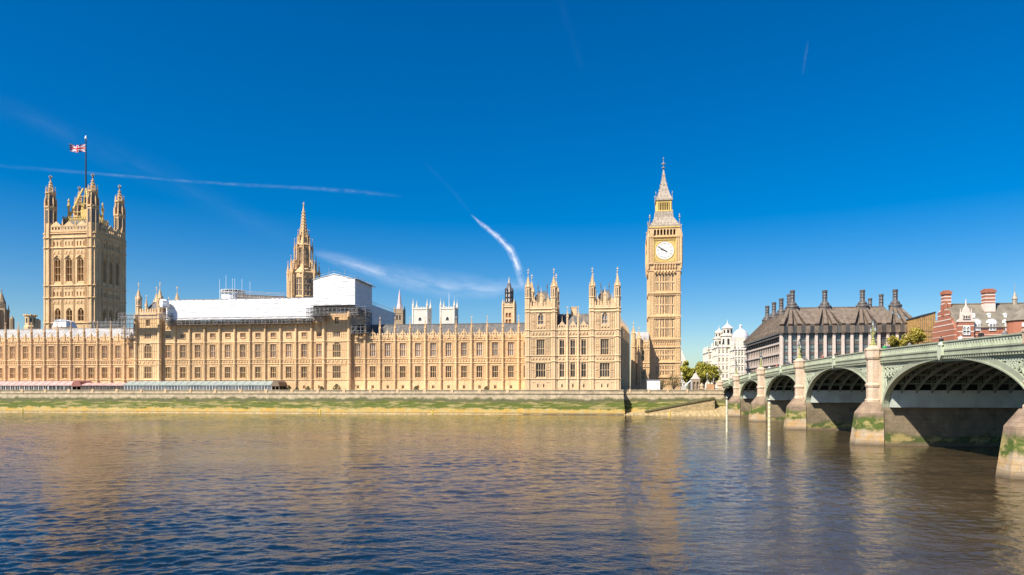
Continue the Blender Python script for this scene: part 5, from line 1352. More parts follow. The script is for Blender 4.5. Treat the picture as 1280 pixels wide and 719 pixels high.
for i, (px, rx, h, lb) in enumerate(((352, 1.1, 1.7, 'round dark shrub just right of the brown canopy'), (361.5, .8, 1.3, 'small shrub between the brown canopy and the wrapped tower'), (371, .7, 1.0, 'low shrub under the middle wing left of the wrapped tower'), (385, .9, 1.2, 'low shrub close to the left foot of the wrapped tower'), (421, 1.6, 1.9, 'largest terrace shrub, at the foot of the wrapped tower'), (402, .8, 1.2, 'small shrub at the left corner of the wrapped tower'), (520, .9, 1.2, 'small green shrub below the bare-roofed wing'), (608, .9, 1.1, 'small shrub left of the pavilion'))):
    bush(lb, X(px, 235), 235, 7.0, rx, h+1.0, M['leaf_d'])

# ------------------------------------------------------------------ bridge
XS, XN = 38.9, 64.9
PIER_T = [0, 31, 65, 101, 140.5, 180, 213.5, 243.5]
def py_(t): return 249.0-t
def zp(y): t = 249.0-y; return 13.72-.00019*(t-126)**2
def bridge():
    rt = root('road_bridge', (50, 130, 0), 'green iron arch bridge on stone piers crossing the river', 'bridge')
    ys = [y for y in [252-2.0*k for k in range(126)]]
    def sweep(q, x0, x1, a, b):
        q.loft([[(x0, y, zp(y)+a), (x1, y, zp(y)+a), (x1, y, zp(y)+b), (x0, y, zp(y)+b)] for y in ys])
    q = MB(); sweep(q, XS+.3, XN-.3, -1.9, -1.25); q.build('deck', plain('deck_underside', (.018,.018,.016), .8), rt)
    q = MB(); sweep(q, XS+3.8, XN-3.8, -1.245, -1.2); q.build('road', plain('asphalt', (.05,.05,.05), .9, var=.15), rt)
    for side, xs, s_ in (('south', XS, 1), ('north', XN, -1)):
        def SX(v): return xs+s_*v
        def sw(q, v0, v1, a, b): sweep(q, min(SX(v0), SX(v1)), max(SX(v0), SX(v1)), a, b)
        q = MB(); sw(q, -.35, .35, -.16, 0); sw(q, -.22, .3, -.26, -.16); sw(q, -.05, .25, -.95, -.26); sw(q, -.35, .3, -1.12, -.95); sw(q, -.25, .3, -1.62, -1.12); sw(q, -.42, .3, -1.70, -1.60)
        q.build('parapet', M['green'], rt)
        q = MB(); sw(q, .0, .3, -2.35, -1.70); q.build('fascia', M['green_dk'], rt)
        q = MB(); y = 250.
        while y > 6:
            z = zp(y); q.box(min(SX(-.26), SX(0)), max(SX(-.26), SX(0)), y-.12, y+.12, z-.93, z-.27)
            q.box(min(SX(-.24), SX(0)), max(SX(-.24), SX(0)), y-.27, y+.27, z-.40, z-.27)
            y -= .56
        q.build('balustrade', M['green_lt'], rt)
        q = MB(); y = 250.
        while y > 6:
            z = zp(y); q.box(min(SX(-.36), SX(0)), max(SX(-.36), SX(0)), y-.11, y+.11, z-2.0, z-1.70); y -= .5
        q.build('bracket', M['green'], rt)
    for i in range(7):
        ya, yb = py_(PIER_T[i]), py_(PIER_T[i+1]); yc = (ya+yb)/2; hw = (ya-yb)/2-1.75; zc = zp(yc)-2.05; z0 = 5.4
        n = 40
        def arc(k, rad=0, n=n):
            t = math.pi*k/n; return (yc+(hw+rad)*math.cos(t), z0+(zc-z0+rad)*math.sin(t))
        for xs, s_ in ((XS, 1), (XN, -1)):
            q = MB(); rings = []
            for k in range(n+1):
                (y1_, z1_), (y2_, z2_) = arc(k), arc(k, .85)
                z2_ = min(z2_, zp(y2_)-1.72)
                rings.append([(xs-s_*.12, y1_, z1_), (xs+s_*.5, y1_, z1_), (xs+s_*.5, y2_, z2_), (xs-s_*.12, y2_, z2_)])
            q.loft(rings)
            rings = []
            for k in range(n+1):
                (y1_, z1_), (y2_, z2_) = arc(k, -.02), arc(k, .16); rings.append([(xs-s_*.26, y1_, z1_), (xs+s_*.5, y1_, z1_), (xs+s_*.5, y2_, z2_), (xs-s_*.26, y2_, z2_)])
            q.loft(rings)
            q.build('arch_ring', M['green'], rt)
            q = MB(); A = []; B = []
            for k in range(n+1):
                y1_, z1_ = arc(k, .5); A.append((xs+s_*.3, y1_, min(z1_, zp(y1_)-2.0))); B.append((xs+s_*.3, y1_, zp(y1_)-1.7))
            q.strip(A, B)
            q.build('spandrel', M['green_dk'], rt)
            # spandrel tracery: frame, diminishing roundels, shield
            q = MB()
            for e in (-1, 1):
                yo = yc+e*(hw+.75)
                q.box(min(xs-s_*.1, xs+s_*.3), max(xs-s_*.1, xs+s_*.3), yo-.28, yo+.28, 5.4, zp(yo)-1.7)
                # upper frame following the cornice
                P = [yc+e*(hw+.4-.35*j) for j in range(30)]
                q.loft([[(xs-s_*.06, v, zp(v)-2.62), (xs+s_*.3, v, zp(v)-2.62), (xs+s_*.3, v, zp(v)-2.4), (xs-s_*.06, v, zp(v)-2.4)] for v in P])
                v = hw+.35
                while v > hw*.45:
                    t = min(1, v/(hw+.85)); zb_ = z0+(zc-z0+.85)*math.sqrt(max(0, 1-t*t)); yy = yc+e*v; zt_ = zp(yy)-2.6
                    h = zt_-zb_
                    if h < .35: break
                    r_ = min(.75, h*.28); v2 = v-r_*.95; yy = yc+e*v2; t = min(1, v2/(hw+.85)); zb_ = z0+(zc-z0+.85)*math.sqrt(max(0, 1-t*t)); zt_ = zp(yy)-2.6
                    rr = min(.72, (zt_-zb_)*.46)
                    if rr > .12:
                        zz = zt_-rr
                        for a_ in range(10):
                            t0, t1 = a_*math.pi/5, (a_+1)*math.pi/5; q.tube((xs-.0, yy+rr*math.cos(t0), zz+rr*math.sin(t0)), (xs-.0, yy+rr*math.cos(t1), zz+rr*math.sin(t1)), .09, 4)
                        for a_ in range(4): t0 = a_*math.pi/2+math.pi/4; q.tube((xs, yy, zz), (xs, yy+rr*math.cos(t0), zz+rr*math.sin(t0)), .07, 4)
                        if rr > .4: q.ext([(yy-.28, zz+.25), (yy+.28, zz+.25), (yy+.28, zz-.05), (yy, zz-.38), (yy-.28, zz-.05)], xs-s_*.14, xs+s_*.05, 'x')
                        if zt_-2*rr-zb_ > .8:
                            q.tube((xs, yy, zb_), (xs, yy, zt_-2*rr), .07, 4); q.tube((xs, yy-rr*.7, zb_+.2), (xs, yy, zt_-2*rr), .06, 4); q.tube((xs, yy+rr*.7, zb_+.2), (xs, yy, zt_-2*rr), .06, 4)
                    v -= max(.5, 2*rr*.98)
            q.build('spandrel_tracery', M['green_lt'], rt)
            q = MB(); zz = zp(yc)-1.55; q.ext([(yc-.5, zz+.85), (yc+.5, zz+.85), (yc+.5, zz-.1), (yc, zz-.7), (yc-.5, zz-.1)], xs-s_*.62, xs-s_*.3, 'x'); q.lathe(xs-s_*.4, yc, [(.1, zz+.8), (.35, zz+1.1), (.3, zz+1.3), (0, zz+1.5)], 6); q.build('crown_shield', M['green_lt'], rt)
        # inner ribs
        q = MB(); rings = []; m_ = 28
        for k in range(m_+1):
            (y1_, z1_), (y2_, z2_) = arc(k, .0, m_), arc(k, .4, m_); z2_ = min(z2_, zp(y2_)-1.9); z1_ = min(z1_, z2_-.1); rings.append([(-.11, y1_, z1_), (.11, y1_, z1_), (.11, y2_, z2_), (-.11, y2_, z2_)])
        q.loft(rings)
        v = -hw+.6
        while v < hw:
            zb_ = z0+(zc-z0)*math.sqrt(1-(v/hw)**2); zt_ = zp(yc+v)-1.9
            if zt_-zb_ > .6: q.box(-.07, .07, yc+v-.07, yc+v+.07, zb_, zt_); q.tube((0, yc+v, zb_), (0, yc+v+(1.5 if v < 0 else -1.5), zt_), .07, 4)
            v += 1.5
        me = q.mesh('arch_rib', M['rib'], (0, yc, 0))
        for j in range(12): inst(me, 'arch_rib', rt, (XS+1.8+j*2.0, yc, 0))
        q = MB()
        for k in range(3, m_-2, 2):
            y1_, z1_ = arc(k, .2, m_); q.box(XS+.4, XN-.4, y1_-.08, y1_+.08, min(z1_, zp(y1_)-2.2)-.1, min(z1_, zp(y1_)-2.2)+.1)
        for v in (-.93, -.8, .8, .93):
            yy = yc+v*hw
            for f in (.35, .7): zb_ = z0+(zc-z0)*math.sqrt(1-v*v); zz = zb_+(zp(yy)-1.9-zb_)*f; q.box(XS+.4, XN-.4, yy-.07, yy+.07, zz-.09, zz+.09)
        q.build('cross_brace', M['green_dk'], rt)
    for i, t in enumerate(PIER_T):
        y = py_(t); cap = zp(y)
        end = i in (0, 7)
        # stone pier with cutwaters
        def ring(z, hy, ex, nose, nh): 
            return [(XS-ex, y-hy, z), (XS-nose, y-nh, z), (XS-nose, y+nh, z), (XS-ex, y+hy, z), (XN+ex, y+hy, z), (XN+nose, y+nh, z), (XN+nose, y-nh, z), (XN+ex, y-hy, z)]
        q = MB(); q.loft([ring(-2, 2.2, .6, 1.6, 1.15), ring(0.0, 2.15, .6, 1.6, 1.1), ring(4.9, 1.9, .6, 1.3, 1.0), ring(5.4, 1.8, .4, 1.2, .95)])
        po = q.build('pier', M['pier'], rt)
        if end:
            q2 = MB(); q2.box(XS-.8, XN+.8, (y-1.5 if i == 0 else y-10), (y+6 if i == 0 else y+1.5), -2, zp(y)-2.0); q2.build('abutment', M['granite'], po)
        for xs, s_ in ((XS, 1), (XN, -1)):
            q = MB()
            N0, N1 = 4.1, 3.2
            P = [[(xs-s_*.3, y-2.5, -2), (xs-s_*N0, y-1.25, -2), (xs-s_*N0, y+1.25, -2), (xs-s_*.3, y+2.5, -2)],
                 [(xs-s_*.3, y-2.1, 4.6), (xs-s_*N1, y-1.05, 4.6), (xs-s_*N1, y+1.05, 4.6), (xs-s_*.3, y+2.1, 4.6)],
                 [(xs-s_*.3, y-1.15, 6.15), (xs-s_*2.05, y-.8, 6.15), (xs-s_*2.05, y+.8, 6.15), (xs-s_*.3, y+1.15, 6.15)]]
            q.loft(P)
            q.build('cutwater', M['nose'], po)
        q = MB(); q.box(XS+.6, XN-.6, y-2.75, y+2.75, 5.41, 7.8); q.build('springing_plate', M['plate'], po); q = MB(); q.box(XS+.6, XN-.6, y-.5, y+.5, 7.8, cap-1.9); q.build('core_wall', M['iron_dark'], po)
        for xs, s_ in ((XS, 1), (XN, -1)):
            q = MB()
            cx = xs-s_*.95; r = .92
            q.lathe(cx, y, [(1.1, 6.1), (1.1, 6.45), (r, 6.6), (r, 8.2), (1.02, 8.3), (1.08, 8.55), (.98, 8.75), (.86, 8.9), (.86, cap-1.55), (1.0, cap-1.4), (1.12, cap-1.15), (1.12, cap-.25), (1.2, cap-.12), (1.2, cap+.08), (.9, cap+.22), (.6, cap+.5), (.5, cap+.55)], 8)
            q.box(min(cx, xs+s_*.3), max(cx, xs+s_*.3), y-.8, y+.8, 5.5, cap-.1)
            q.box(min(cx+s_*.7, xs+s_*.6), max(cx+s_*.7, xs+s_*.6), y-1.0, y+1.0, cap-1.8, cap+.05)
            q.build('turret', M['granite'], po)
bridge()
# bridge lamps: three lanterns on a gilded standard above each south turret
LG = plain('lamp_green_gold', (.42,.40,.14), .45, metal=.3, var=.3, nsc=3)
LGl = plain('lamp_glass', (.55,.58,.52), .15, var=.1)
def lamp_proto():
    q = MB(); q.lathe(0, 0, [(.6, 0), (.62, .25), (.4, .4), (.3, .9), (.42, 1.0), (.18, 1.2), (.13, 2.3), (.28, 2.4), (.12, 2.55), (.09, 3.1)], 8)
    me = q.mesh('post', LG)
    q = MB()
    for s_ in (-1, 1):
        P = [(0, s_*.1, 1.5), (0, s_*.5, 1.75), (0, s_*.95, 1.9), (0, s_*1.05, 2.2)]
        for a, b in zip(P, P[1:]): q.tube(a, b, .07, 5)
        q.tube((0, 0, 2.35), (0, s_*.6, 1.85), .05, 4)
    me2 = q.mesh('arm', LG)
    q = MB(); q.lathe(0, 0, [(.12, 0), (.17, .05), (.29, .6), (.29, .63)], 6); me3 = q.mesh('lantern', LGl)
    q = MB(); q.lathe(0, 0, [(.36, .62), (.3, .72), (.12, .9), (.1, 1.0), (.14, 1.05), (0, 1.25)], 6)
    for k in range(6): a = math.pi/6+k*math.pi/3; q.tube((.17*math.cos(a), .17*math.sin(a), .03), (.3*math.cos(a), .3*math.sin(a), .62), .025, 3)
    me4 = q.mesh('lantern_cap', M['iron_dark'])
    return me, me2, me3, me4
lp = lamp_proto()
lamp_lab = ['at the bank end of the bridge beside the white building', 'over the second pier from the far bank', 'over the third pier, in front of the dark roofed block', 'over the fourth pier, against the pink columned office block', 'over the pier left of the widest visible arch', 'over the nearest pier, its lanterns cut by the frame edge']
for i, t in enumerate(PIER_T[:7]):
    y = py_(t)
    rt = root('bridge_lamp', (XS-.95, y, zp(y)+.53), 'ornate three-lantern gilded lamp '+(lamp_lab[i] if i < 6 else 'on the turret nearest the east bank'), 'street lamp', 'lamps along the bridge parapet', local=False)
    rt.scale = (.78, .78, .92)
    for me, nm, loc in ((lp[0], 'post', (0,0,0)), (lp[1], 'arm', (0,0,0))):
        o = bpy.data.objects.new(nm, me); S.collection.objects.link(o); o.parent = rt; o.location = loc
    for loc in ((0,-1.05,2.15), (0,1.05,2.15), (0,0,3.05)):
        o = bpy.data.objects.new('lantern', lp[2]); S.collection.objects.link(o); o.parent = rt; o.location = loc
        c = bpy.data.objects.new('lantern_cap', lp[3]); S.collection.objects.link(c); c.parent = o

# ------------------------------------------------------------------ poles standing in the river
def river_poles():
    BN = M['cream']
    specs = [(908.6, 540.0, 497.5, .19, 'thin cream pole standing in the river, left of the banded one'), (961.6, 557.0, 499.5, .20, 'banded cream and yellow pole standing in the river nearer the camera')]
    for i, (px, pb, ptop, r, lb) in enumerate(specs):
        x_, y_, _ = PZ(px, pb, 0); zt = Z(px, ptop, y_)
        rt = root('river_pole', (x_, y_, 0), lb, 'pole', 'poles standing in the river')
        q = MB(); q.lathe(x_, y_, [(r, -3), (r, zt), (r*.6, zt+.06)], 12); q.build('pole', BN, rt)
        q = MB(); n = 9 if i else 4
        for k in range(n): z_ = .7+(zt-1)*k/n; q.lathe(x_, y_, [(r+.006, z_), (r+.006, z_+.3)], 12)
        q.build('band', plain('ochre_band', (.62,.50,.24), .6) if i else plain('tide_stain', (.55,.50,.34), .8), rt)
        q = MB(); q.lathe(x_, y_, [(r+.07, zt-.25), (r+.07, zt-.05)], 12); q.build('collar', M['iron_dark'], rt)
river_poles()

# ------------------------------------------------------------------ office block with bronze roof
def office():
    x0, y0 = 66.0, 284.0; x1 = X(1144, y0); y1 = 356.; ze = Z(1000, 413.4, y0); zr = Z(1000, 386, y0+9)
    rt = root('office_block', ((x0+x1)/2, (y0+y1)/2, GB), 'bronze-roofed office block with pink stone columns and tall chimneys', 'building')
    q = MB(); q.box(x0+.8, x1-.8, y0+.8, y1-.8, GB, ze+2.5); q.build('wall', M['bronze_dark'], rt)
    nb = 15; s_ = (x1-x0)/nb; n2 = 20; s2 = (y1-y0)/n2
    fl = [GB+3.9+3.9*k for k in range(6)]
    wm = MB(); wm.quad((-s_*.5, .3, 0), (s_*.5, .3, 0), (s_*.5, .3, 2.6), (-s_*.5, .3, 2.6)); wmm = wm.mesh('window', M['glass_blue'], norm=False)
    fm = MB(); fm.box(-s_*.5, s_*.5, .1, .5, 2.6, 3.9); 
    for k in (-.26, 0, .26): fm.box(s_*k-.06, s_*k+.06, .15, .3, 0, 2.6)
    fm.box(-s_*.5, s_*.5, .05, .35, 1.0, 1.14); fmm = fm.mesh('window_frame', M['bronze_dark'])
    for k in range(nb):
        for f in range(1, 6):
            if f in (1,) : continue
            z_ = fl[f-1]
            inst(wmm, 'window', rt, (x0+s_*(k+.5), y0+.3, z_), 0, [('window_frame', fmm)])
    q = MB()
    for k in range(nb): q.box(x0+s_*k, x0+s_*(k+1), y0+.3, y0+.6, GB, fl[1])
    q.build('lower_wall', M['pink'], rt)
    for k in range(nb+1):
        q = MB(); xx = x0+s_*k; q.frus((xx-.62, xx+.62, y0-.5, y0+.8), GB, (xx-.46, xx+.46, y0-.35, y0+.8), ze-1.0); q.build('column', M['pink'], rt)
    # south face: stacked balconied floors
    sw_ = MB(); sw_.quad((-s2*.42, .35, 0), (s2*.42, .35, 0), (s2*.42, .35, 2.7), (-s2*.42, .35, 2.7)); swm = sw_.mesh('side_window', M['glass_dark'], norm=False)
    sf = MB(); sf.box(-.07, .07, .2, .35, 0, 2.7); sf.box(-s2*.42, s2*.42, .2, .35, 1.5, 1.6); sfm = sf.mesh('window_frame', M['bronze_dark'])
    for f in range(5):
        for k in range(n2): inst(swm, 'side_window', rt, (x0+.3, y0+s2*(k+.5), fl[f]+.3), -math.pi/2, [('window_frame', sfm)])
    q = MB()
    for k in range(n2+1): yy = y0+s2*k; q.box(x0+.40, x0+.8, yy-.22, yy+.22, GB, ze-2.5)
    for f in range(6): q.box(x0+.05, x0+.8, y0+.9, y1, fl[f]-.75 if f else GB, fl[f]+.0)
    q.build('balcony_band', M['pink'], rt)
    q = MB(); q.box(x0-1.0, x0+1, y0+.5, y1, ze-2.3, ze-1.8); q.box(x0-.9, x0+.7, y0, y1, ze-1.2, ze-.8); q.build('eave', M['bronze_dark'], rt)
    # roof
    rx0, rx1, ry0, ry1 = x0+7.5, x1-8.0, y0+9, y1-9
    q = MB(); q.frus((x0-.6, x1+.6, y0-.6, y1+.6), ze, (rx0, rx1, ry0, ry1), zr); q.box(x0-.6, x1+.6, y0-.6, y1+.6, ze-.9, ze); q.build('roof', M['bronze'], rt)
    q = MB(); q2 = MB()
    ch = [X(990.5, ry0), X(1031, ry0), X(1078, ry0), X(1119, ry0)]
    for k in range(nb+1):
        xx = x0+s_*k; tgt = min(ch, key=lambda c: abs(c-xx)); tx = tgt+(xx-tgt)*.22
        P0 = Vector((xx, y0-.75, ze-1.2)); P1 = Vector((xx, y0-.75, ze+2.2)); P2 = Vector((tx, ry0-.2, zr+.35))
        q.box(xx-.85, xx+.85, y0-1.0, y0-.2, ze-1.0, ze+1.8)
        hx = Vector((.42, 0, 0)); up = Vector((0, -.35, .35))
        q.hexa([P1-hx*1.8-up*1, P1+hx*1.8-up*1, P2+hx-up, P2-hx-up, P1-hx*1.8+up, P1+hx*1.8+up, P2+hx+up, P2-hx+up])
        if k < nb:
            q2 = MB(); q2.box(xx+s_*.26, xx+s_*.74, y0-.75, y0+1.5, ze-1.0, ze+1.6); q2.build('dormer_window', M['glass_dark'], rt)
    for k in range(n2+1):
        yy = y0+s2*k; P1 = Vector((x0-.7, yy, ze+.2)); ty = ry0+(ry1-ry0)*k/n2; P2 = Vector((rx0, ty, zr+.2)); hy = Vector((0, .3, 0)); up = Vector((-.3, 0, .3)); q.hexa([P1-hy-up, P1+hy-up, P2+hy-up, P2-hy-up, P1-hy+up, P1+hy+up, P2+hy+up, P2-hy+up])
    q.build('roof_rib', M['bronze'], rt)
    q = MB(); q.box(rx0, rx1, ry0, ry1, zr, zr+.5); q.build('ridge', M['bronze'], rt)
    q = MB(); u = X(1057, ry0-4); z_ = Z(1060, 396, ry0-4); q.hexa([(u-1, y0+4, ze+4.0), (u+4, y0+4, ze+4.0), (u+4, y0+5.5, ze+4.2), (u-1, y0+5.5, ze+4.2), (u-2.5, y0+7.4, zr-1.6), (u+5.5, y0+7.4, zr-1.6), (u+5.5, y0+8.4, zr-1.4), (u-2.5, y0+8.4, zr-1.4)]); q.build('roof_window', M['glass_blue'], rt)
    def chimney(x_, y_, zb_, zt_, sc=1):
        q = MB(); q.lathe(x_, y_, [(2.3*sc, zb_-1.5), (2.3*sc, zb_), (2.5*sc, zb_+.1), (2.4*sc, zb_+.6), (1.7*sc, zb_+1.0), (1.65*sc, zb_+1.2), (1.8*sc, zb_+1.3), (1.5*sc, zb_+1.8), (.95*sc, zb_+2.4)], 16)
        c = q.build('chimney', M['bronze_dark'], rt)
        q = MB(); q.lathe(x_, y_, [(.7*sc, zb_+1.6), (.7*sc, zt_-.8)], 12); q.build('flue', M['tube'], c)
        q = MB(); q.lathe(x_, y_, [(.95*sc, zt_-.8), (1.0*sc, zt_-.1), (.9*sc, zt_)], 12)
        for k in range(8): a = k*math.pi/4; q.tube((x_+.82*sc*math.cos(a), y_+.82*sc*math.sin(a), zb_+1.8), (x_+.82*sc*math.cos(a), y_+.82*sc*math.sin(a), zt_-.8), .13*sc, 4)
        for f in (.33, .66): zz = zb_+2.9+(zt_-zb_-3.7)*f; q.lathe(x_, y_, [(.92*sc, zz-.1), (.92*sc, zz+.1)], 12)
        q.build('chimney_cap', M['bronze_dark'], c)
    for px, pt in ((990.5, 363), (1031, 363), (1078, 362.5), (1119, 362)): chimney(X(px, ry0), ry0, zr+.3, Z(px, pt, ry0))
    for yy in (305., 318.5, 332., 345.5): chimney(rx0+.6, yy, zr+.3, Z(990.5, 363, ry0), 1.0)
    for px, pt, yy in ((1087.5, 373, ry1), (1101.5, 368, ry0+22)): chimney(X(px, yy), yy, zr+.4, Z(px, pt, yy), .95)
office()

# ------------------------------------------------------------------ white stone buildings at the bridge foot
def windows_on(rt, T, rz, L, z0, z1, floors, n, wd, hfrac, mat='glass_dark', frame='abbey'):
    hs_ = []; fh = (z1-z0)/floors; s_ = L/n
    for f in range(floors):
        for k in range(n):
            c = s_*(k+.5); zz = z0+fh*f+fh*.22; hs_.append((c-wd/2, c+wd/2, zz, zz+fh*hfrac, wd*.3 if f % 2 else 0))
    for h in hs_: add_window(rt, T((h[0]+h[1])/2, 0, h[2]), rz, h[1]-h[0], h[3]-h[2], 2, (.5,), h[4], mat, frame, .45)
    return hs_
def white_block(label, pa, pb, Y, D, py_top, floors, n, nS, group=None):
    a, b = X(pa, Y), X(pb, Y); zt = Z((pa+pb)/2, py_top, Y); rt = root('white_building', ((a+b)/2, Y+D/2, GB), label, 'building', group)
    T = lambda u, d, z: (a+u, Y+d, z); T2 = lambda u, d, z: (a+d, Y+D-u, z); W = MB()
    h1 = windows_on(rt, T, 0, b-a, GB+2, zt, floors, n, (b-a)/n*.36, .5); h2 = windows_on(rt, T2, -math.pi/2, D, GB+2, zt, floors, nS, D/nS*.36, .5)
    wall_holes(W, T, 0, b-a, GB, zt, h1, .45); wall_holes(W, T2, 0, D, GB, zt, h2, .45)
    W.quad((b,Y,GB), (b,Y+D,GB), (b,Y+D,zt), (b,Y,zt)); W.quad((a,Y+D,GB), (b,Y+D,GB), (b,Y+D,zt), (a,Y+D,zt)); W.box(a, b, Y, Y+D, zt-.05, zt+.3)
    fh = (zt-GB-2)/floors
    for f in range(floors+1):
        z = GB+2+fh*f
        string(W, T, 0, b-a, z, .5 if f == floors else .3, .35); string(W, T2, 0, D, z, .5 if f == floors else .3, .35)
    for k in range(n+1): u = (b-a)*k/n; bx(W, T, u-.25, u+.25, -.28, .05, GB, zt)
    for k in range(nS+1): u = D*k/nS; bx(W, T2, u-.25, u+.25, -.28, .05, GB, zt)
    W.build('wall', M['abbey'], rt)
    q = MB()
    for T_, L, m_ in ((T, b-a, n), (T2, D, nS)):
        for k in range(m_): c = L*(k+.5)/m_; w_ = L/m_*.3; P = T_(c, .2, zt); bx(q, T_, c-w_, c+w_, 0, .4, zt+.3, zt+1.0); P0 = [T_(c-w_, 0, zt+1), T_(c+w_, 0, zt+1), T_(c+w_, .4, zt+1), T_(c-w_, .4, zt+1), T_(c-.05, .1, zt+1+w_), T_(c+.05, .1, zt+1+w_), T_(c+.05, .3, zt+1+w_), T_(c-.05, .3, zt+1+w_)]; q.hexa(P0)
        for k in range(m_+1):
            P = T_(L*k/m_, 0, zt); q.lathe(P[0], P[1], [(.45, zt-.5), (.45, zt+1.4), (.6, zt+1.5), (.25, zt+1.9), (.35, zt+2.5), (.03, zt+3.8)], 6)
    q.build('parapet', M['abbey'], rt)
    return rt, a, b, zt
def cupola(rt, x_, y_, r, z0, z1, dome=False, mat='abbey'):
    q = MB(); h = z1-z0
    if dome: q.lathe(x_, y_, [(r*1.1, z0), (r*1.1, z0+h*.12), (r, z0+h*.14), (r, z0+h*.3), (r*.97, z0+h*.42), (r*.8, z0+h*.58), (r*.45, z0+h*.72), (r*.15, z0+h*.78), (r*.15, z0+h*.88), (r*.2, z0+h*.9), (0, z1)], 16)
    else: q.lathe(x_, y_, [(r, z0), (r, z0+h*.38), (r*1.15, z0+h*.4), (r*1.15, z0+h*.44), (r*.75, z0+h*.46), (r*.75, z0+h*.66), (r*.9, z0+h*.68), (r*.55, z0+h*.76), (r*.25, z0+h*.82), (r*.08, z0+h*.86), (.05, z1)], 8)
    o = q.build('dome' if dome else 'cupola', M[mat], rt)
    q = MB()
    for k in range(8):
        an = k*math.pi/4; c_, s_ = math.cos(an), math.sin(an)
        for rr, za_, zb_ in (((r*.925+.03, z0+h*.08, z0+h*.3), (r*.7+.03, z0+h*.5, z0+h*.62)) if not dome else ((r*.99, z0+h*.17, z0+h*.27),)):
            x2, y2 = x_+rr*c_, y_+rr*s_; w_ = r*.16; q.quad((x2-s_*w_, y2+c_*w_, za_), (x2+s_*w_, y2-c_*w_, za_), (x2+s_*w_, y2-c_*w_, zb_), (x2-s_*w_, y2+c_*w_, zb_))
    q.build('opening', M['glass_dark'], o)
def white_street():
    Y = 392.
    rt, a, b, zt = white_block('tall white stone building with twin cupolas behind the bridge foot', 897, 921, Y, 22, 434, 5, 5, 5)
    cupola(rt, X(900.6, Y+1), Y+6, 3.0, zt, Z(900, 406, Y)); cupola(rt, X(911, Y-2), Y+2.5, 3.6, zt, Z(911, 399, Y))
    q = MB(); c = X(916, Y); q.ext([(c-3, zt), (c+3, zt), (c+3, zt+3), (c, zt+6), (c-3, zt+3)], Y+1, Y+6); q.build('gable', M['abbey'], rt)
    rt, a, b, zt = white_block('white stone block topped by a grey-white dome, against the bronze-roofed office block', 918.5, 934, Y-14, 30, 437, 5, 4, 6)
    cupola(rt, X(926.2, Y-5), Y-4, 4.4, zt+3, Z(926, 405, Y-5), dome=True, mat='domepale')
    q = MB(); q.box(a+.6, b-.6, Y-12, Y+10, zt, Z(926, 421, Y-10)); 
    q.build('attic', M['abbey'], rt)
    rt, a, b, zt = white_block('lower white stone building stepping down behind the green tree', 886, 898, Y+20, 22, 440, 4, 3, 4)
    cupola(rt, X(888.5, Y+22), Y+25, 1.8, zt, Z(888, 434, Y+20)); cupola(rt, X(893.5, Y+22), Y+25, 1.6, zt, Z(893, 429, Y+20))
    # white gable far behind the clock tower
    Y2 = 430.; a, b = X(847, Y2), X(857, Y2); zt = Z(853, 449, Y2); rt = root('white_building', ((a+b)/2, Y2+6, GB), 'sliver of white gabled building right behind the clock tower', 'building')
    W = MB(); T = lambda u, d, z: (a+u, Y2+d, z); h1 = windows_on(rt, T, 0, b-a, GB+2, zt, 4, 3, .9, .5); wall_holes(W, T, 0, b-a, GB, zt, h1, .45); W.ext([(a, zt), (b, zt), ((a+b)/2, Z(853, 437, Y2))], Y2, Y2+1); W.box(a, b, Y2+.6, Y2+12, GB, zt-.02); W.build('wall', M['abbey'], rt)
    q = MB(); q.ext([(a-.3, zt), ((a+b)/2, Z(853, 437, Y2)+.2), (b+.3, zt)], Y2+1.02, Y2+12); q.build('roof', M['roof_pale'], rt)
M['domepale'] = plain('pale_dome_lead', (.62,.61,.62), .6, var=.15)
white_street()

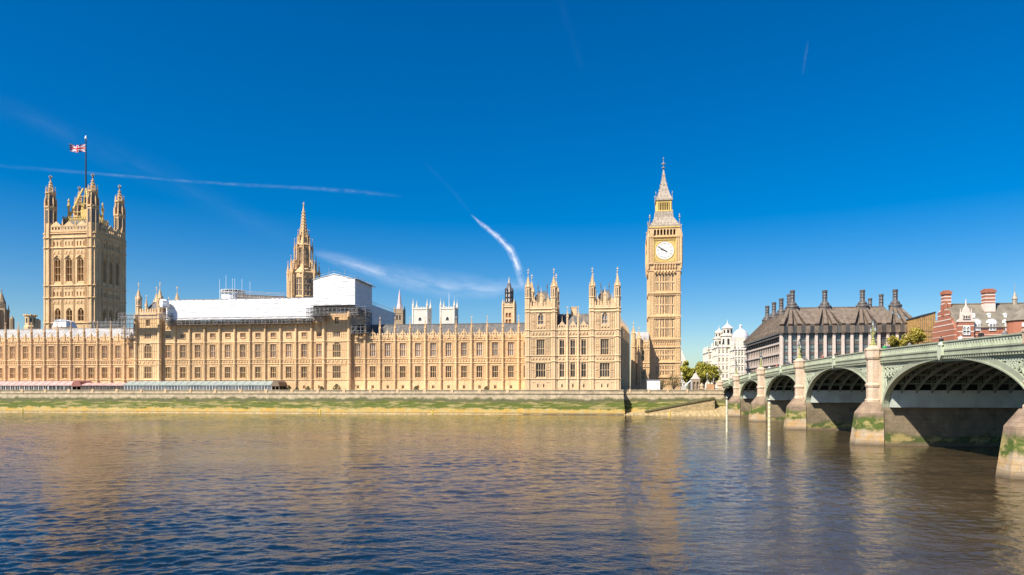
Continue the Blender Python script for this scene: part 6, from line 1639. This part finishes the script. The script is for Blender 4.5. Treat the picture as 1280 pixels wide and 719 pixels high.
# ------------------------------------------------------------------ red-brick block, scaffolded box
def red_block():
    y0 = 250.; x0 = X(1193, y0); x1 = x0+56; D = 16.; ze = Z(1200, 409.5, y0); zr = Z(1210, 380.5, y0+D/2)
    rt = root('red_brick_building', ((x0+x1)/2, y0+D/2, GB), 'red brick building banded in white stone with slate roof and dormers', 'building')
    T = lambda u, d, z: (x0+u, y0+d, z); TS = lambda u, d, z: (x0+d, y0+D-u, z); L = x1-x0
    W = MB(); hs_ = []
    for k in range(14):
        c = 2.4+k*4.0
        for z in (GB+2.5, GB+7, GB+11.5):
            hs_.append((c-.8, c+.8, z, z+2.6)); add_window(rt, T(c, 0, z), 0, 1.6, 2.6, 2, (.5,), 0, 'glass_pale', 'band', .3)
    wall_holes(W, T, 0, L, GB, ze, hs_, .3)
    h2 = []
    for zc_, us in ((Z(1180, 416, y0+8), (4, 8, 12)), (Z(1180, 402, y0+8), (5.2, 10.8))):
        for u in us: h2.append((u-.7, u+.7, zc_-1.2, zc_+1.2)); add_window(rt, TS(u, 0, zc_-1.2), -math.pi/2, 1.4, 2.4, 2, (.5,), 0, 'glass_pale', 'band', .3)
    wall_holes(W, TS, 0, D, GB, ze, [h for h in h2 if h[3] < ze], .3)
    W.quad((x1,y0,GB), (x1,y0+D,GB), (x1,y0+D,ze), (x1,y0,ze)); W.quad((x0,y0+D,GB), (x1,y0+D,GB), (x1,y0+D,ze), (x0,y0+D,ze))
    W.ext([(y0, ze), (y0+2, ze+2.5), (y0+2, ze+3.4), (y0+4, ze+3.6), (y0+4, ze+6), (y0+6, ze+6.2), (y0+6.3, zr+.8), (y0+9.7, zr+.8), (y0+10, ze+6.2), (y0+12, ze+6), (y0+12, ze+3.6), (y0+14, ze+3.4), (y0+14, ze+2.5), (y0+D, ze)], x0, x0+.6, 'x')
    W.build('wall', M['brick'], rt)
    B = MB(); z = ze-.6; 
    while z > GB+6: bx(B, T, 0, L, -.06, .02, z, z+.2); bx(B, TS, 0, D, -.06, .02, z, z+.2); z -= 1.9
    for k in range(4): z = ze+1.2+k*1.7; hw = D/2*(1-(z-ze)/(zr-ze+1.8)); B.box(x0-.06, x0+.1, y0+D/2-hw, y0+D/2+hw, z, z+.35)
    B.build('stone_band', M['band'], rt)
    Rf = MB(); Rf.ext([(y0-.5, ze-.1), (y0+D/2, zr), (y0+D+.5, ze-.1)], x0+.6, x1, 'x'); Rf.box(x0+.6, x1, y0+D/2-.2, y0+D/2+.2, zr-.05, zr+.3); Rf.build('roof', M['slate'], rt)
    # dutch gable bay
    gx0, gx1 = X(1198, y0-1.2), X(1217.5, y0-1.2); Gm = MB(); Gm.box(gx0, gx1, y0-1.2, y0+2, GB, Z(1207, 402.5, y0-1.2)); gz = Z(1207, 402.5, y0-1.2)
    Gm.build('bay', M['brick'], rt)
    q = MB(); c = (gx0+gx1)/2; w_ = (gx1-gx0)/2
    q.ext([(c-w_-.4, gz), (c+w_+.4, gz), (c+w_+.4, gz+.5), (c+w_*.8, gz+1.0), (c+w_*.75, gz+2.6), (c+w_*.45, gz+3.2), (c+w_*.4, gz+4.2), (c, gz+5.4), (c-w_*.4, gz+4.2), (c-w_*.45, gz+3.2), (c-w_*.75, gz+2.6), (c-w_*.8, gz+1.0), (c-w_-.4, gz+.5)], y0-1.35, y0-.7); q.lathe(c, y0-1, [(.3, gz+5.2), (.05, gz+7.6)], 6)
    for s_ in (-1, 1): q.lathe(c+s_*w_*.7, y0-1, [(.22, gz+2.5), (.05, gz+4.4)], 6)
    for z in (gz-1.4, gz-3.3, gz-5.2): q.box(gx0-.06, gx1+.06, y0-1.26, y0-.5, z, z+.35)
    q.build('gable', M['band'], rt)
    add_window(rt, (c, y0-1.75, gz+.9), 0, 2.2, 1.3, 3, (), 0, 'glass_dark', 'band', .4); add_window(rt, (c, y0-1.62, gz-4.3), 0, 2.2, 2.9, 2, (.5,), 0, 'glass_pale', 'white', .4)
    # dormers
    for px in (1221.5, 1241, 1261, 1300):
        xx = X(px, y0-.3); zb_ = Z(px, 413.5, y0); q = MB(); q.box(xx-1.05, xx+1.05, y0-.25, y0+3.5, zb_, zb_+2.6); q.ext([(xx-1.3, zb_+2.6), (xx+1.3, zb_+2.6), (xx+.9, zb_+3.4), (xx, zb_+3.9), (xx-.9, zb_+3.4)], y0-.3, y0+3.5); d = q.build('dormer', M['white'], rt)
        for sx_ in (-.5, .5):
            q = MB(); q.quad((xx+sx_-.36, y0-.28, zb_+.3), (xx+sx_+.36, y0-.28, zb_+.3), (xx+sx_+.36, y0-.28, zb_+2.2), (xx+sx_-.36, y0-.28, zb_+2.2)); q.build('window', M['glass_pale'], d, norm=False)
        xx = X(px-4, y0+3.0); q = MB(); q.box(xx-.4, xx+.4, y0+3.0, y0+5.2, zb_+4.6, zb_+5.6); q.ext([(xx-.55, zb_+5.6), (xx+.55, zb_+5.6), (xx, zb_+6.1)], y0+2.9, y0+5.2); q.build('small_dormer', M['white'], rt)
    def chim(px0, px1, y_, pt, pb, wb=None):
        a, b = X(px0, y_), X(px1, y_); z0, z1 = Z(px0, pb, y_), Z(px0, pt, y_); q = MB(); q.box(a, b, y_, y_+2.4, z0-3, z1-.8); q.box(a-.25, b+.25, y_-.25, y_+2.65, z1-1.2, z1-.2)
        for k in range(4): q.box(a+.1+(b-a-.2)*k/4, a+(b-a-.2)*(k+.8)/4+.1, y_+.3, y_+2.1, z1-.2, z1+.2)
        o = q.build('chimney', M['brick'], rt); q = MB(); z = z0+1
        while z < z1-1.5: q.box(a-.05, b+.05, y_-.05, y_+2.45, z, z+.4); z += 1.15
        if wb: q.box(a-.08, b+.08, y_-.08, y_+2.48, z0-1, Z(px0, wb, y_))
        q.build('chimney_band', M['band'], o)
    chim(1180.5, 1189, y0+D/2-1.2, 363.5, 384); chim(1231.5, 1244, y0+5.0, 361.5, 386, 379.5)
    # corner turret with conical roof
    cx = X(1279, y0-1); q = MB(); q.lathe(cx, y0-.5, [(4.6, GB), (4.6, Z(1275, 401.5, y0))], 16); q.build('corner_turret', M['brick'], rt); q = MB(); q.lathe(cx, y0-.5, [(5.1, Z(1275, 401.5, y0)), (4.6, Z(1275, 399, y0)), (1.2, Z(1279, 388, y0)), (.1, Z(1279, 381, y0))], 16); q.build('turret_roof', M['slate'], rt)
    q = MB()
    for a_ in (-2.0, -1.35, -.8): q.box(cx+4.55*math.cos(a_)-.45, cx+4.55*math.cos(a_)+.45, y0-.5+4.6*math.sin(a_)-.12, y0-.5+4.6*math.sin(a_)+.1, Z(1275, 410, y0), Z(1275, 405, y0))
    q.build('turret_window', M['white'], rt)
    fx = X(1268.5, y0+D/2); q = MB(); zz = zr; q.lathe(fx, y0+D/2, [(.7, zz-1), (.7, zz+1.3), (.9, zz+1.5), (.5, zz+2.6), (.35, zz+3.2), (.1, zz+3.8), (.05, zz+7)], 8); q.build('roof_lantern', M['lead'], rt)
    # box of scaffold netting
    y2 = 272.; a, b = X(1150.5, y2), X(1169, y2); zt = Z(1160, 394.5, y2); rt = root('netted_building', ((a+b)/2, y2+6, GB), 'tall plain block hung with orange-brown netting left of the red brick building', 'building')
    q = MB(); q.hexa([(a,y2,GB),(b,y2,GB),(b,y2+12,GB),(a,y2+12,GB),(a,y2,zt-.6),(b,y2,zt+1.0),(b,y2+12,zt+1.0),(a,y2+12,zt-.6)]); q.build('netting', plain('orange_brown_netting', (.46,.27,.09), .9, var=.3, nsc=1.2, bmp=.1), rt)
    q = MB(); 
    for k in range(9): u = a+(b-a)*k/8; q.tube((u, y2-.12, GB), (u, y2-.12, zt-.4+1.6*k/8), .07, 4)
    for k in range(12): z = GB+2*k; q.tube((a, y2-.12, z), (b, y2-.12, z), .06, 4)
    q.build('scaffold_tube', M['board'], rt); q = MB(); q.hexa([(a-.2,y2-.2,zt-.6),(b+.2,y2-.2,zt+1),(b+.2,y2+12,zt+1),(a-.2,y2+12,zt-.6),(a-.2,y2-.2,zt-.2),(b+.2,y2-.2,zt+1.4),(b+.2,y2+12,zt+1.4),(a-.2,y2+12,zt-.2)]); q.build('roof', M['iron_dark'], rt)
red_block()

# ------------------------------------------------------------------ trees
def tree(label, x, y, h, rx, mat, n=2600, trunk=.35, z=GB, group='trees beyond the river wall', ls=.34, clumps=16, low=.28):
    rt = root('tree', (x, y, z), label, 'tree', group)
    q = MB(); th = h*low; q.tube((x, y, z), (x, y, z+th), trunk, 8, trunk*.75); tips = []
    for k in range(clumps):
        a = 2*math.pi*k/clumps*2.4+random.random(); rr = rx*random.uniform(.35, .85); zz = z+h*random.uniform(low+.12, .92); f = math.sin(math.pi*min(1, max(.12, (zz-z)/h-low*.6)/(1-low*.6)*.92)); p = Vector((x+rr*f*math.cos(a), y+rr*f*math.sin(a), zz)); tips.append(p)
        m_ = Vector((x+(p.x-x)*.35, y+(p.y-y)*.35, z+th+(p.z-z-th)*.35)); q.tube((x, y, z+th*.9), m_, trunk*.45, 5, trunk*.25); q.tube(m_, p, trunk*.25, 5, .03)
    q.build('trunk', M['bark'], rt)
    q = MB()
    for p in tips:
        cr = rx*random.uniform(.28, .46)
        for k in range(n//len(tips)):
            d = Vector((random.gauss(0,1), random.gauss(0,1), random.gauss(0,.8))).normalized()*cr*random.random()**.45
            leaf(q, p+d, random.uniform(.5, 1.1)*ls)
    q.build('crown', mat, rt, norm=False)
def place_tree(label, px, Y, pyt, wpx, mat, **k):
    x_ = X(px, Y); h = Z(px, pyt, Y)-GB; rx = wpx/2*Y/F; tree(label, x_, Y, h, rx, mat, **k)
place_tree('broad spring-green tree right beside the clock tower foot', 861, 272, 450, 24, M['leaf'], n=3600)
place_tree('bright spring-green tree in front of the white buildings', 880, 276, 453, 30, M['leaf'], n=3600)
place_tree('low dense olive tree filling the gap behind the kiosk', 871, 285, 460, 26, M['leaf'], n=2600, low=.12)
place_tree('small pale green tree at the bridge end', 893, 284, 457, 16, M['leaf'], n=1600)
place_tree('yellow-green tree rising behind the bridge parapet', 1124, 235, 414, 28, M['leaf_y'], n=4500, ls=.3, low=.45)
place_tree('taller yellow-green tree in front of the netted block', 1147, 238, 407, 28, M['leaf_y'], n=4500, ls=.3, low=.45)
place_tree('thin half-bare brownish tree in front of the clock tower base', 842, 280, 468, 26, M['leaf_d'], n=900, ls=.2, low=.2)
place_tree('half-bare twiggy tree beside the white hut', 827, 276, 473, 14, M['leaf_d'], n=500, ls=.2, low=.2)

# ------------------------------------------------------------------ quayside things right of the pavilion
def quayside():
    # site hut
    y = 238.; a, b = X(809, y), X(825, y); zt = Z(815, 475.5, y); rt = root('site_hut', ((a+b)/2, y+2, GB), 'long white flat-roofed site hut at the clock tower foot', 'hut')
    q = MB(); q.box(a, b, y, y+4, GB+.6, zt); q.build('wall', M['white'], rt); q = MB(); q.box(a-.15, b+.15, y-.15, y+4.1, zt, zt+.15); q.build('roof', plain('hut_roof', (.5,.5,.48), .6), rt)
    q = MB(); 
    for k in range(6): u = a+.2+(b-a-.4)*k/5; q.box(u-.1, u+.1, y+.1, y+.3, GB, GB+.6)
    q.build('leg', M['iron_dark'], rt)
    q = MB(); q.quad((b-.9,y-.01,GB+.7), (b-.4,y-.01,GB+.7), (b-.4,y-.01,zt-.6), (b-.9,y-.01,zt-.6)); q.build('door', plain('grey_door', (.6,.6,.58), .6), rt, norm=False)
    # kiosk with pointed pale roof
    y = 262.; a, b = X(865, y), X(875, y); c = (a+b)/2; zt = Z(870, 474, y); rt = root('kiosk', (c, y+2, GB), 'grey kiosk with steep pale gabled roof and dark doorway', 'kiosk')
    q = MB(); T = lambda u, d, z: (a+u, y+d, z); L = b-a; wall_holes(q, T, 0, L, GB, zt, [(L*.15, L*.42, GB+.1, zt-.9, .4), (L*.58, L*.85, GB+1, zt-.9, .4)], .5); q.box(a, b, y+.5, y+4, GB, zt-.02); q.build('wall', M['buff_stone'], rt)
    q = MB(); q.ext([(a-.2, zt), (b+.2, zt), (b-.6, zt+.8), (c+.2, zt+2.1), (c-.2, zt+2.1), (a+.6, zt+.8)], y-.1, y+4.1); q.lathe(c, y+.3, [(.15, zt+2), (.03, zt+3)], 5); q.build('roof', M['band'], rt)
    # sloping white tent
    a, b = X(855, y), X(864.5, y); rt = root('tent', ((a+b)/2, y+2, GB), 'white sloping tent between the clock tower and the kiosk', 'tent')
    z1, z2 = Z(856, 484, y), Z(863, 475, y); q = MB(); q.hexa([(a,y,z1-.1),(b,y,z2-.1),(b,y+4,z2-.1),(a,y+4,z1-.1),(a,y,z1),(b,y,z2),(b,y+4,z2),(a,y+4,z1)]); q.box(b-.2, b, y, y+4, GB, z2-.1); q.build('canopy', M['white'], rt)
    q = MB(); 
    for u in (a+.1, (a+b)/2, b-.3): q.box(u-.05, u+.05, y+.1, y+.2, GB, z1+(z2-z1)*(u-a)/(b-a)-.1)
    q.build('pole', M['tube'], rt)
    # railings on the quay
    for xa_, xb_, lb in ((PB1+.8, X(808, 233), 'dark iron railing on the quay beside the shaded palace wing'), (X(827, 233), X(878, 236), 'iron railing on the quay in front of the kiosk')):
        rt = root('railing', ((xa_+xb_)/2, 233.2, GB), lb, 'railing', 'railings on the quay')
        q = MB(); n = int((xb_-xa_)/.3)
        for k in range(n+1): u = xa_+(xb_-xa_)*k/n; q.tube((u, 233.2, GB), (u, 233.2, GB+2.1), .03, 4)
        q.build('bar', M['iron_dark'], rt); q = MB(); q.box(xa_, xb_, 233.17, 233.23, GB+1.9, GB+1.96); q.box(xa_, xb_, 233.17, 233.23, GB+.3, GB+.36)
        for k in range(int((xb_-xa_)/4)+1): u = xa_+4*k; q.box(u-.07, u+.07, 233.1, 233.3, GB, GB+2.2)
        q.build('rail', M['iron_dark'], rt)
    # brown hoarding and a stone pedestal near the bridge foot
    y = 246.; a, b = X(883.5, y), X(893, y); rt = root('hoarding', ((a+b)/2, y, GB), 'brown plywood hoarding beside the bridge abutment', 'hoarding'); z = Z(888, 480, y)
    q = MB(); q.box(a, b, y, y+.15, GB, z); q.build('panel', plain('plywood', (.50,.28,.14), .8), rt); q = MB()
    for k in range(5): u = a+(b-a)*k/4; q.box(u-.06, u+.06, y+.15, y+.3, GB, z)
    q.build('post', M['board'], rt)
    y = 243.; x_ = X(877, y); rt = root('stone_pedestal', (x_, y, GB), 'pale stone pedestal at the landing steps by the bridge', 'pedestal')
    q = MB(); q.box(x_-.9, x_+.9, y-.9, y+.9, 4, GB+1.2); q.box(x_-1.1, x_+1.1, y-1.1, y+1.1, GB+1.2, GB+1.5); q.build('block', M['stone2'], rt); q = MB(); q.lathe(x_, y, [(.5, GB+1.5), (.4, GB+2.2), (.55, GB+2.3), (.2, GB+3.0), (0, GB+3.3)], 8); q.build('ornament', M['stone2'], rt)
    # slim lamp posts on the embankment
    for i, (px, Y, pt, lb) in enumerate(((884, 262, 467, 'slim pale lamp post in front of the green trees'), (808, 240, 476, 'slim lamp post at the left end of the white hut'), (852.5, 262, 470, 'slim lamp post at the right edge of the clock tower'))):
        x_ = X(px, Y); zt = Z(px, pt, Y); rt = root('lamp_post', (x_, Y, GB), lb, 'lamp post', 'lamp posts on the embankment')
        q = MB(); q.lathe(x_, Y, [(.16, GB), (.1, GB+.8), (.07, zt-.6)], 8); q.build('post', M['tube'], rt); q = MB(); q.lathe(x_, Y, [(.1, zt-.6), (.28, zt-.15), (.1, zt), (0, zt+.1)], 8); q.build('lantern', M['white'], rt)
quayside()

# ------------------------------------------------------------------ people on the bridge
def person_mesh(lean=0.0, stride=.12):
    J = {'pel': (0,0,.95,.14), 'sp': (lean*.4,0,1.2,.15), 'ch': (lean*.8,0,1.40,.17), 'nk': (lean,0,1.54,.06), 'hd': (lean*1.15,0,1.66,.105), 'ht': (lean*1.15,0,1.78,.07)}
    E = [('pel','sp'),('sp','ch'),('ch','nk'),('nk','hd'),('hd','ht')]
    for s_, n in ((1,'l'),(-1,'r')):
        st = stride*s_
        J['hp'+n] = (0,.10*s_,.88,.11); J['kn'+n] = (st*.9,.10*s_,.50,.07); J['an'+n] = (st*1.5-.03,.10*s_,.09,.045); J['to'+n] = (st*1.5+.14,.11*s_,.04,.035)
        J['sh'+n] = (lean*.85,.20*s_,1.42,.07); J['el'+n] = (lean*.6-st*.6,.26*s_,1.14,.05); J['ha'+n] = (lean*.9-st*.3+.14,.24*s_,.92,.035)
        E += [('pel','hp'+n),('hp'+n,'kn'+n),('kn'+n,'an'+n),('an'+n,'to'+n),('ch','sh'+n),('sh'+n,'el'+n),('el'+n,'ha'+n)]
    ks = list(J); me = bpy.data.meshes.new('person'); me.from_pydata([J[k][:3] for k in ks], [(ks.index(a), ks.index(b)) for a, b in E], [])
    o = bpy.data.objects.new('tmp', me); S.collection.objects.link(o); o.modifiers.new('s', 'SKIN'); 
    for i, k in enumerate(ks): me.skin_vertices[0].data[i].radius = (J[k][3],)*2; me.skin_vertices[0].data[i].use_root = (k == 'pel')
    sb = o.modifiers.new('u', 'SUBSURF'); sb.levels = 1
    dg = bpy.context.evaluated_depsgraph_get(); ev = bpy.data.meshes.new_from_object(o.evaluated_get(dg)); bpy.data.objects.remove(o); return ev
def cloth_variant(base, mats):
    me = base.copy(); me.materials.clear()
    for m in mats: me.materials.append(m)     # skin, top, trousers, hair
    for p_ in me.polygons:
        z = p_.center.z; m_ = 1
        if z < .93: m_ = 2
        if z > 1.50: m_ = 0
        if z > 1.72 or (z > 1.6 and p_.center.x < .0): m_ = 3
        if z < .98 and abs(p_.center.y) > .2 : m_ = 0
        p_.material_index = m_; p_.use_smooth = True
    return me
def people():
    bs = [person_mesh(0, .12), person_mesh(.05, .05), person_mesh(.22, .02)]
    C_ = lambda n, c: plain(n, c, .8, var=.1)
    tops = {'black': C_('black_cloth', (.02,.02,.022)), 'green': C_('green_cloth', (.05,.35,.10)), 'red': C_('red_cloth', (.40,.04,.04)), 'blue': C_('navy_cloth', (.03,.05,.14)), 'white': C_('white_cloth', (.75,.75,.72)), 'grey': C_('grey_cloth', (.2,.2,.2))}
    jeans = C_('dark_trousers', (.04,.045,.07)); hair = C_('dark_hair', (.03,.02,.015))
    L = [(1226, 39.5, 2, 'black', 'person in black leaning over the parapet above the widest arch', R(-110)), (1176.5, 39.8, 0, 'black', 'person in a black coat walking on the bridge left of the leaning one', R(90)), (1201, 40.6, 0, 'white', 'person in a white top on the bridge between the two in black', R(-90)),
         (1106, 39.5, 1, 'green', 'person in a bright green top just right of a bridge lamp', R(-90)), (1110, 40.4, 0, 'blue', 'person in dark blue beside the one in green', R(90)), (1137, 40.9, 0, 'grey', 'person in grey in front of the yellow-green trees', R(90)), (1256, 40.9, 1, 'grey', 'person in grey on the bridge near the right-hand pier', R(90)),
         (1045, 39.7, 0, 'black', 'person in black on the bridge in front of the pink columns', R(90)), (1028, 39.8, 1, 'red', 'person in red on the bridge in front of the pink columns', R(-90)), (986, 39.7, 0, 'blue', 'person in dark blue left of the fourth pier lamp', R(90)), (1008, 39.7, 0, 'grey', 'person in grey right of the fourth pier lamp', R(90)), (971, 39.7, 0, 'red', 'person in red left of the fourth pier', R(-90)), (962, 39.7, 1, 'white', 'person in white on the bridge by the shaded office side', R(90)),
         (941, 39.7, 0, 'black', 'person in black on the bridge right of the second pier lamp', R(90)), (936, 39.7, 1, 'blue', 'person in dark blue near the second pier lamp', R(-90)), (924.5, 39.7, 0, 'black', 'person in black in front of the white building', R(90)), (912, 39.7, 0, 'grey', 'person in grey near the far end of the bridge', R(90)), (906, 39.7, 1, 'black', 'person in black at the far end of the bridge', R(-90))]
    for px, x_, b, col, lb, rz in L:
        q_ = (px-640)/F; r_ = (CT*q_-ST)/(CT+ST*q_); y = x_/r_
        me = cloth_variant(bs[b], [M['skin'], tops[col], jeans, hair]); o = bpy.data.objects.new('person', me); S.collection.objects.link(o)
        o.location = (x_, y, zp(y)-.98); o.rotation_euler = (0,0,rz); tag(o, lb, 'person', 'people on the bridge'); o.scale = (1.0,)*3
people()
def footway():
    q = MB(); ys = [252-2*k for k in range(126)]
    for a, b in ((XS+.35, XS+3.8), (XN-3.8, XN-.35)): q.loft([[(a, y, zp(y)-1.24), (b, y, zp(y)-1.24), (b, y, zp(y)-.985), (a, y, zp(y)-.985)] for y in ys])
    o = q.build('pavement', plain('bridge_paving', (.3,.29,.27), .9), None); o['kind'] = 'structure'
footway()

# a red double-decker and a van on the bridge roadway
def vehicle(kind, px, x_, label, col):
    q_ = (px-640)/F; y = x_/((CT*q_-ST)/(CT+ST*q_)); z = zp(y)-1.2
    rt = root(kind, (x_, y, z), label, 'bus' if kind == 'bus' else 'van'); L, Wd, H = (10.5, 2.5, 4.3) if kind == 'bus' else (5.2, 2.0, 2.3)
    q = MB(); q.hexa([(x_-Wd/2, y-L/2, z+.35), (x_+Wd/2, y-L/2, z+.35), (x_+Wd/2, y+L/2, z+.35), (x_-Wd/2, y+L/2, z+.35), (x_-Wd/2+.12, y-L/2+.1, z+H), (x_+Wd/2-.12, y-L/2+.1, z+H), (x_+Wd/2-.12, y+L/2-.1, z+H), (x_-Wd/2+.12, y+L/2-.1, z+H)]); b = q.build('body', plain(kind+'_paint', col, .3, var=.03), rt)
    md = b.modifiers.new('b', 'BEVEL'); md.width = .15; md.segments = 2
    q = MB()
    for z0, z1 in (((1.2, 2.0), (2.9, 3.7)) if kind == 'bus' else ((1.3, 2.0),)):
        n = 6 if kind == 'bus' else 2
        for k in range(n):
            a = y-L/2+.4+(L-.8)*k/n; q.box(x_-Wd/2-.015, x_+Wd/2+.015, a, a+(L-.8)/n-.15, z+z0, z+z1)
        q.box(x_-Wd/2+.25, x_+Wd/2-.25, y-L/2-.01, y+L/2+.01, z+z0, z+z1)
    q.build('window', M['glass_dark'], rt)
    for sy in (-L*.32, L*.32):
        for sx in (-1, 1):
            q = MB(); xx = x_+sx*(Wd/2-.1); q.tube((xx-.13, y+sy, z+.48), (xx+.13, y+sy, z+.48), .48, 16); q.build('wheel', M['iron_dark'], rt)
vehicle('van', 948, 49, 'red van on the bridge road by the shaded office side', (.50,.03,.03))

# ------------------------------------------------------------------ clouds: contrails and a cirrus streak far off and high up
def cloudmat(name, dens, sc, edge=.9):
    m, n, b = newmat(name); n.nodes.remove(b)
    uv = N(n, 'UVMap'); sep = N(n, 'SeparateXYZ'); n.links.new(uv.outputs[0], sep.inputs[0])
    v = math_(n, 'SUBTRACT', 1.0, math_(n, 'ABSOLUTE', math_(n, 'SUBTRACT', math_(n, 'MULTIPLY', sep.outputs[1], 2.), 1.)))
    u = math_(n, 'MULTIPLY', math_(n, 'MULTIPLY', sep.outputs[0], math_(n, 'SUBTRACT', 1.0, sep.outputs[0])), 6.)
    mp = N(n, 'Mapping'); mp.inputs['Scale'].default_value = sc; n.links.new(uv.outputs[0], mp.inputs[0])
    f = ramp(n, noise(n, 1.0, 6, mp.outputs[0], .62), [(.33, .0), (.72, 1.)])
    al = math_(n, 'MULTIPLY', math_(n, 'MULTIPLY', math_(n, 'POWER', v, 1.5), math_(n, 'MINIMUM', u, 1.)), math_(n, 'MULTIPLY', f, dens))
    al = math_(n, 'MINIMUM', al, 1.0)
    tr = N(n, 'BsdfTransparent'); tl = N(n, 'BsdfTranslucent'); df = N(n, 'BsdfDiffuse'); tl.inputs[0].default_value = (.95,.95,.95,1); df.inputs[0].default_value = (.9,.9,.9,1)
    ad = N(n, 'MixShader'); n.links.new(tl.outputs[0], ad.inputs[1]); n.links.new(df.outputs[0], ad.inputs[2]); ad.inputs[0].default_value = .3
    mx = N(n, 'MixShader'); n.links.new(al, mx.inputs[0]); n.links.new(tr.outputs[0], mx.inputs[1]); n.links.new(ad.outputs[0], mx.inputs[2])
    n.links.new(mx.outputs[0], n.nodes['Material Output'].inputs[0]); return m
def ribbon(name, pts, label, mat, alt=6000.):
    """pts: (px, py, half width in px) traced along the streak, laid on a level sheet high in the air"""
    # densify
    P = []
    for (a, b) in zip(pts, pts[1:]):
        for k in range(8): t = k/8; P.append(tuple(a[i]*(1-t)+b[i]*t for i in range(3)))
    P.append(pts[-1]); A = []; B = []
    for i, (px, py, w_) in enumerate(P):
        q0, q1 = P[max(0, i-1)], P[min(len(P)-1, i+1)]; dx, dy = q1[0]-q0[0], q1[1]-q0[1]; l = math.hypot(dx, dy); nx_, ny_ = -dy/l, dx/l
        A.append(PZ(px+nx_*w_, py+ny_*w_, alt)); B.append(PZ(px-nx_*w_, py-ny_*w_, alt))
    me = bpy.data.meshes.new(name); n = len(A); org = Vector(A[0])
    me.from_pydata([tuple(Vector(p)-org) for p in A+B], [], [(k, k+1, n+k+1, n+k) for k in range(n-1)]); me.materials.append(mat)
    uvl = me.uv_layers.new(name='UVMap')
    for p_ in me.polygons:
        for li in p_.loop_indices:
            vi = me.loops[li].vertex_index; uvl.data[li].uv = ((vi % n)/(n-1), 0. if vi < n else 1.)
    o = bpy.data.objects.new(name, me); S.collection.objects.link(o); o.location = org; o.visible_shadow = True
    tag(o, label, 'cloud', None, None); return o
ribbon('contrail', [(588, 268, 1.5), (603, 281, 3.5), (622, 296, 5), (638, 312, 6.5), (648, 335, 7), (656, 368, 7)], 'short bright white contrail curving down towards the pavilion turrets', cloudmat('contrail_bright', 1.0, (9, 1.6, 1)))
ribbon('contrail', [(-40, 204, 4), (120, 217, 3.2), (240, 227, 2.6), (300, 231, 3.2), (400, 236, 3.6), (450, 240, 4), (505, 246, 3)], 'long thin contrail crossing the sky behind the flagpole', cloudmat('contrail_thin', .11, (26, 1.3, 1)))
ribbon('contrail', [(524, 198, 3), (545, 217, 4), (572, 246, 5), (592, 272, 4)], 'very faint short contrail above the bright curving one', cloudmat('contrail_faint', .010, (5, 1, 1)))
ribbon('contrail', [(1010, 50, 2.5), (1007, 70, 3), (1003, 95, 2.5)], 'tiny faint contrail high at the upper right', cloudmat('contrail_faint2', .05, (3, 1, 1)))
ribbon('contrail', [(692, -20, 8), (712, 35, 9), (730, 95, 8)], 'faint wide contrail at the top centre of the sky', cloudmat('contrail_faint3', .006, (4, 1, 1)))
ribbon('cirrus_cloud', [(380, 312, 7), (430, 327, 13), (490, 343, 19), (560, 357, 22), (620, 360, 17), (672, 352, 8)], 'soft white cirrus streak above the abbey towers', cloudmat('cirrus', .42, (3.5, 1.5, 1)))
ribbon('cirrus_cloud', [(-60, 110, 20), (60, 155, 26), (170, 205, 26), (290, 262, 24), (400, 315, 16)], 'very faint wide cirrus veil slanting across the left sky', cloudmat('cirrus_faint', .022, (4, 1.5, 1)))
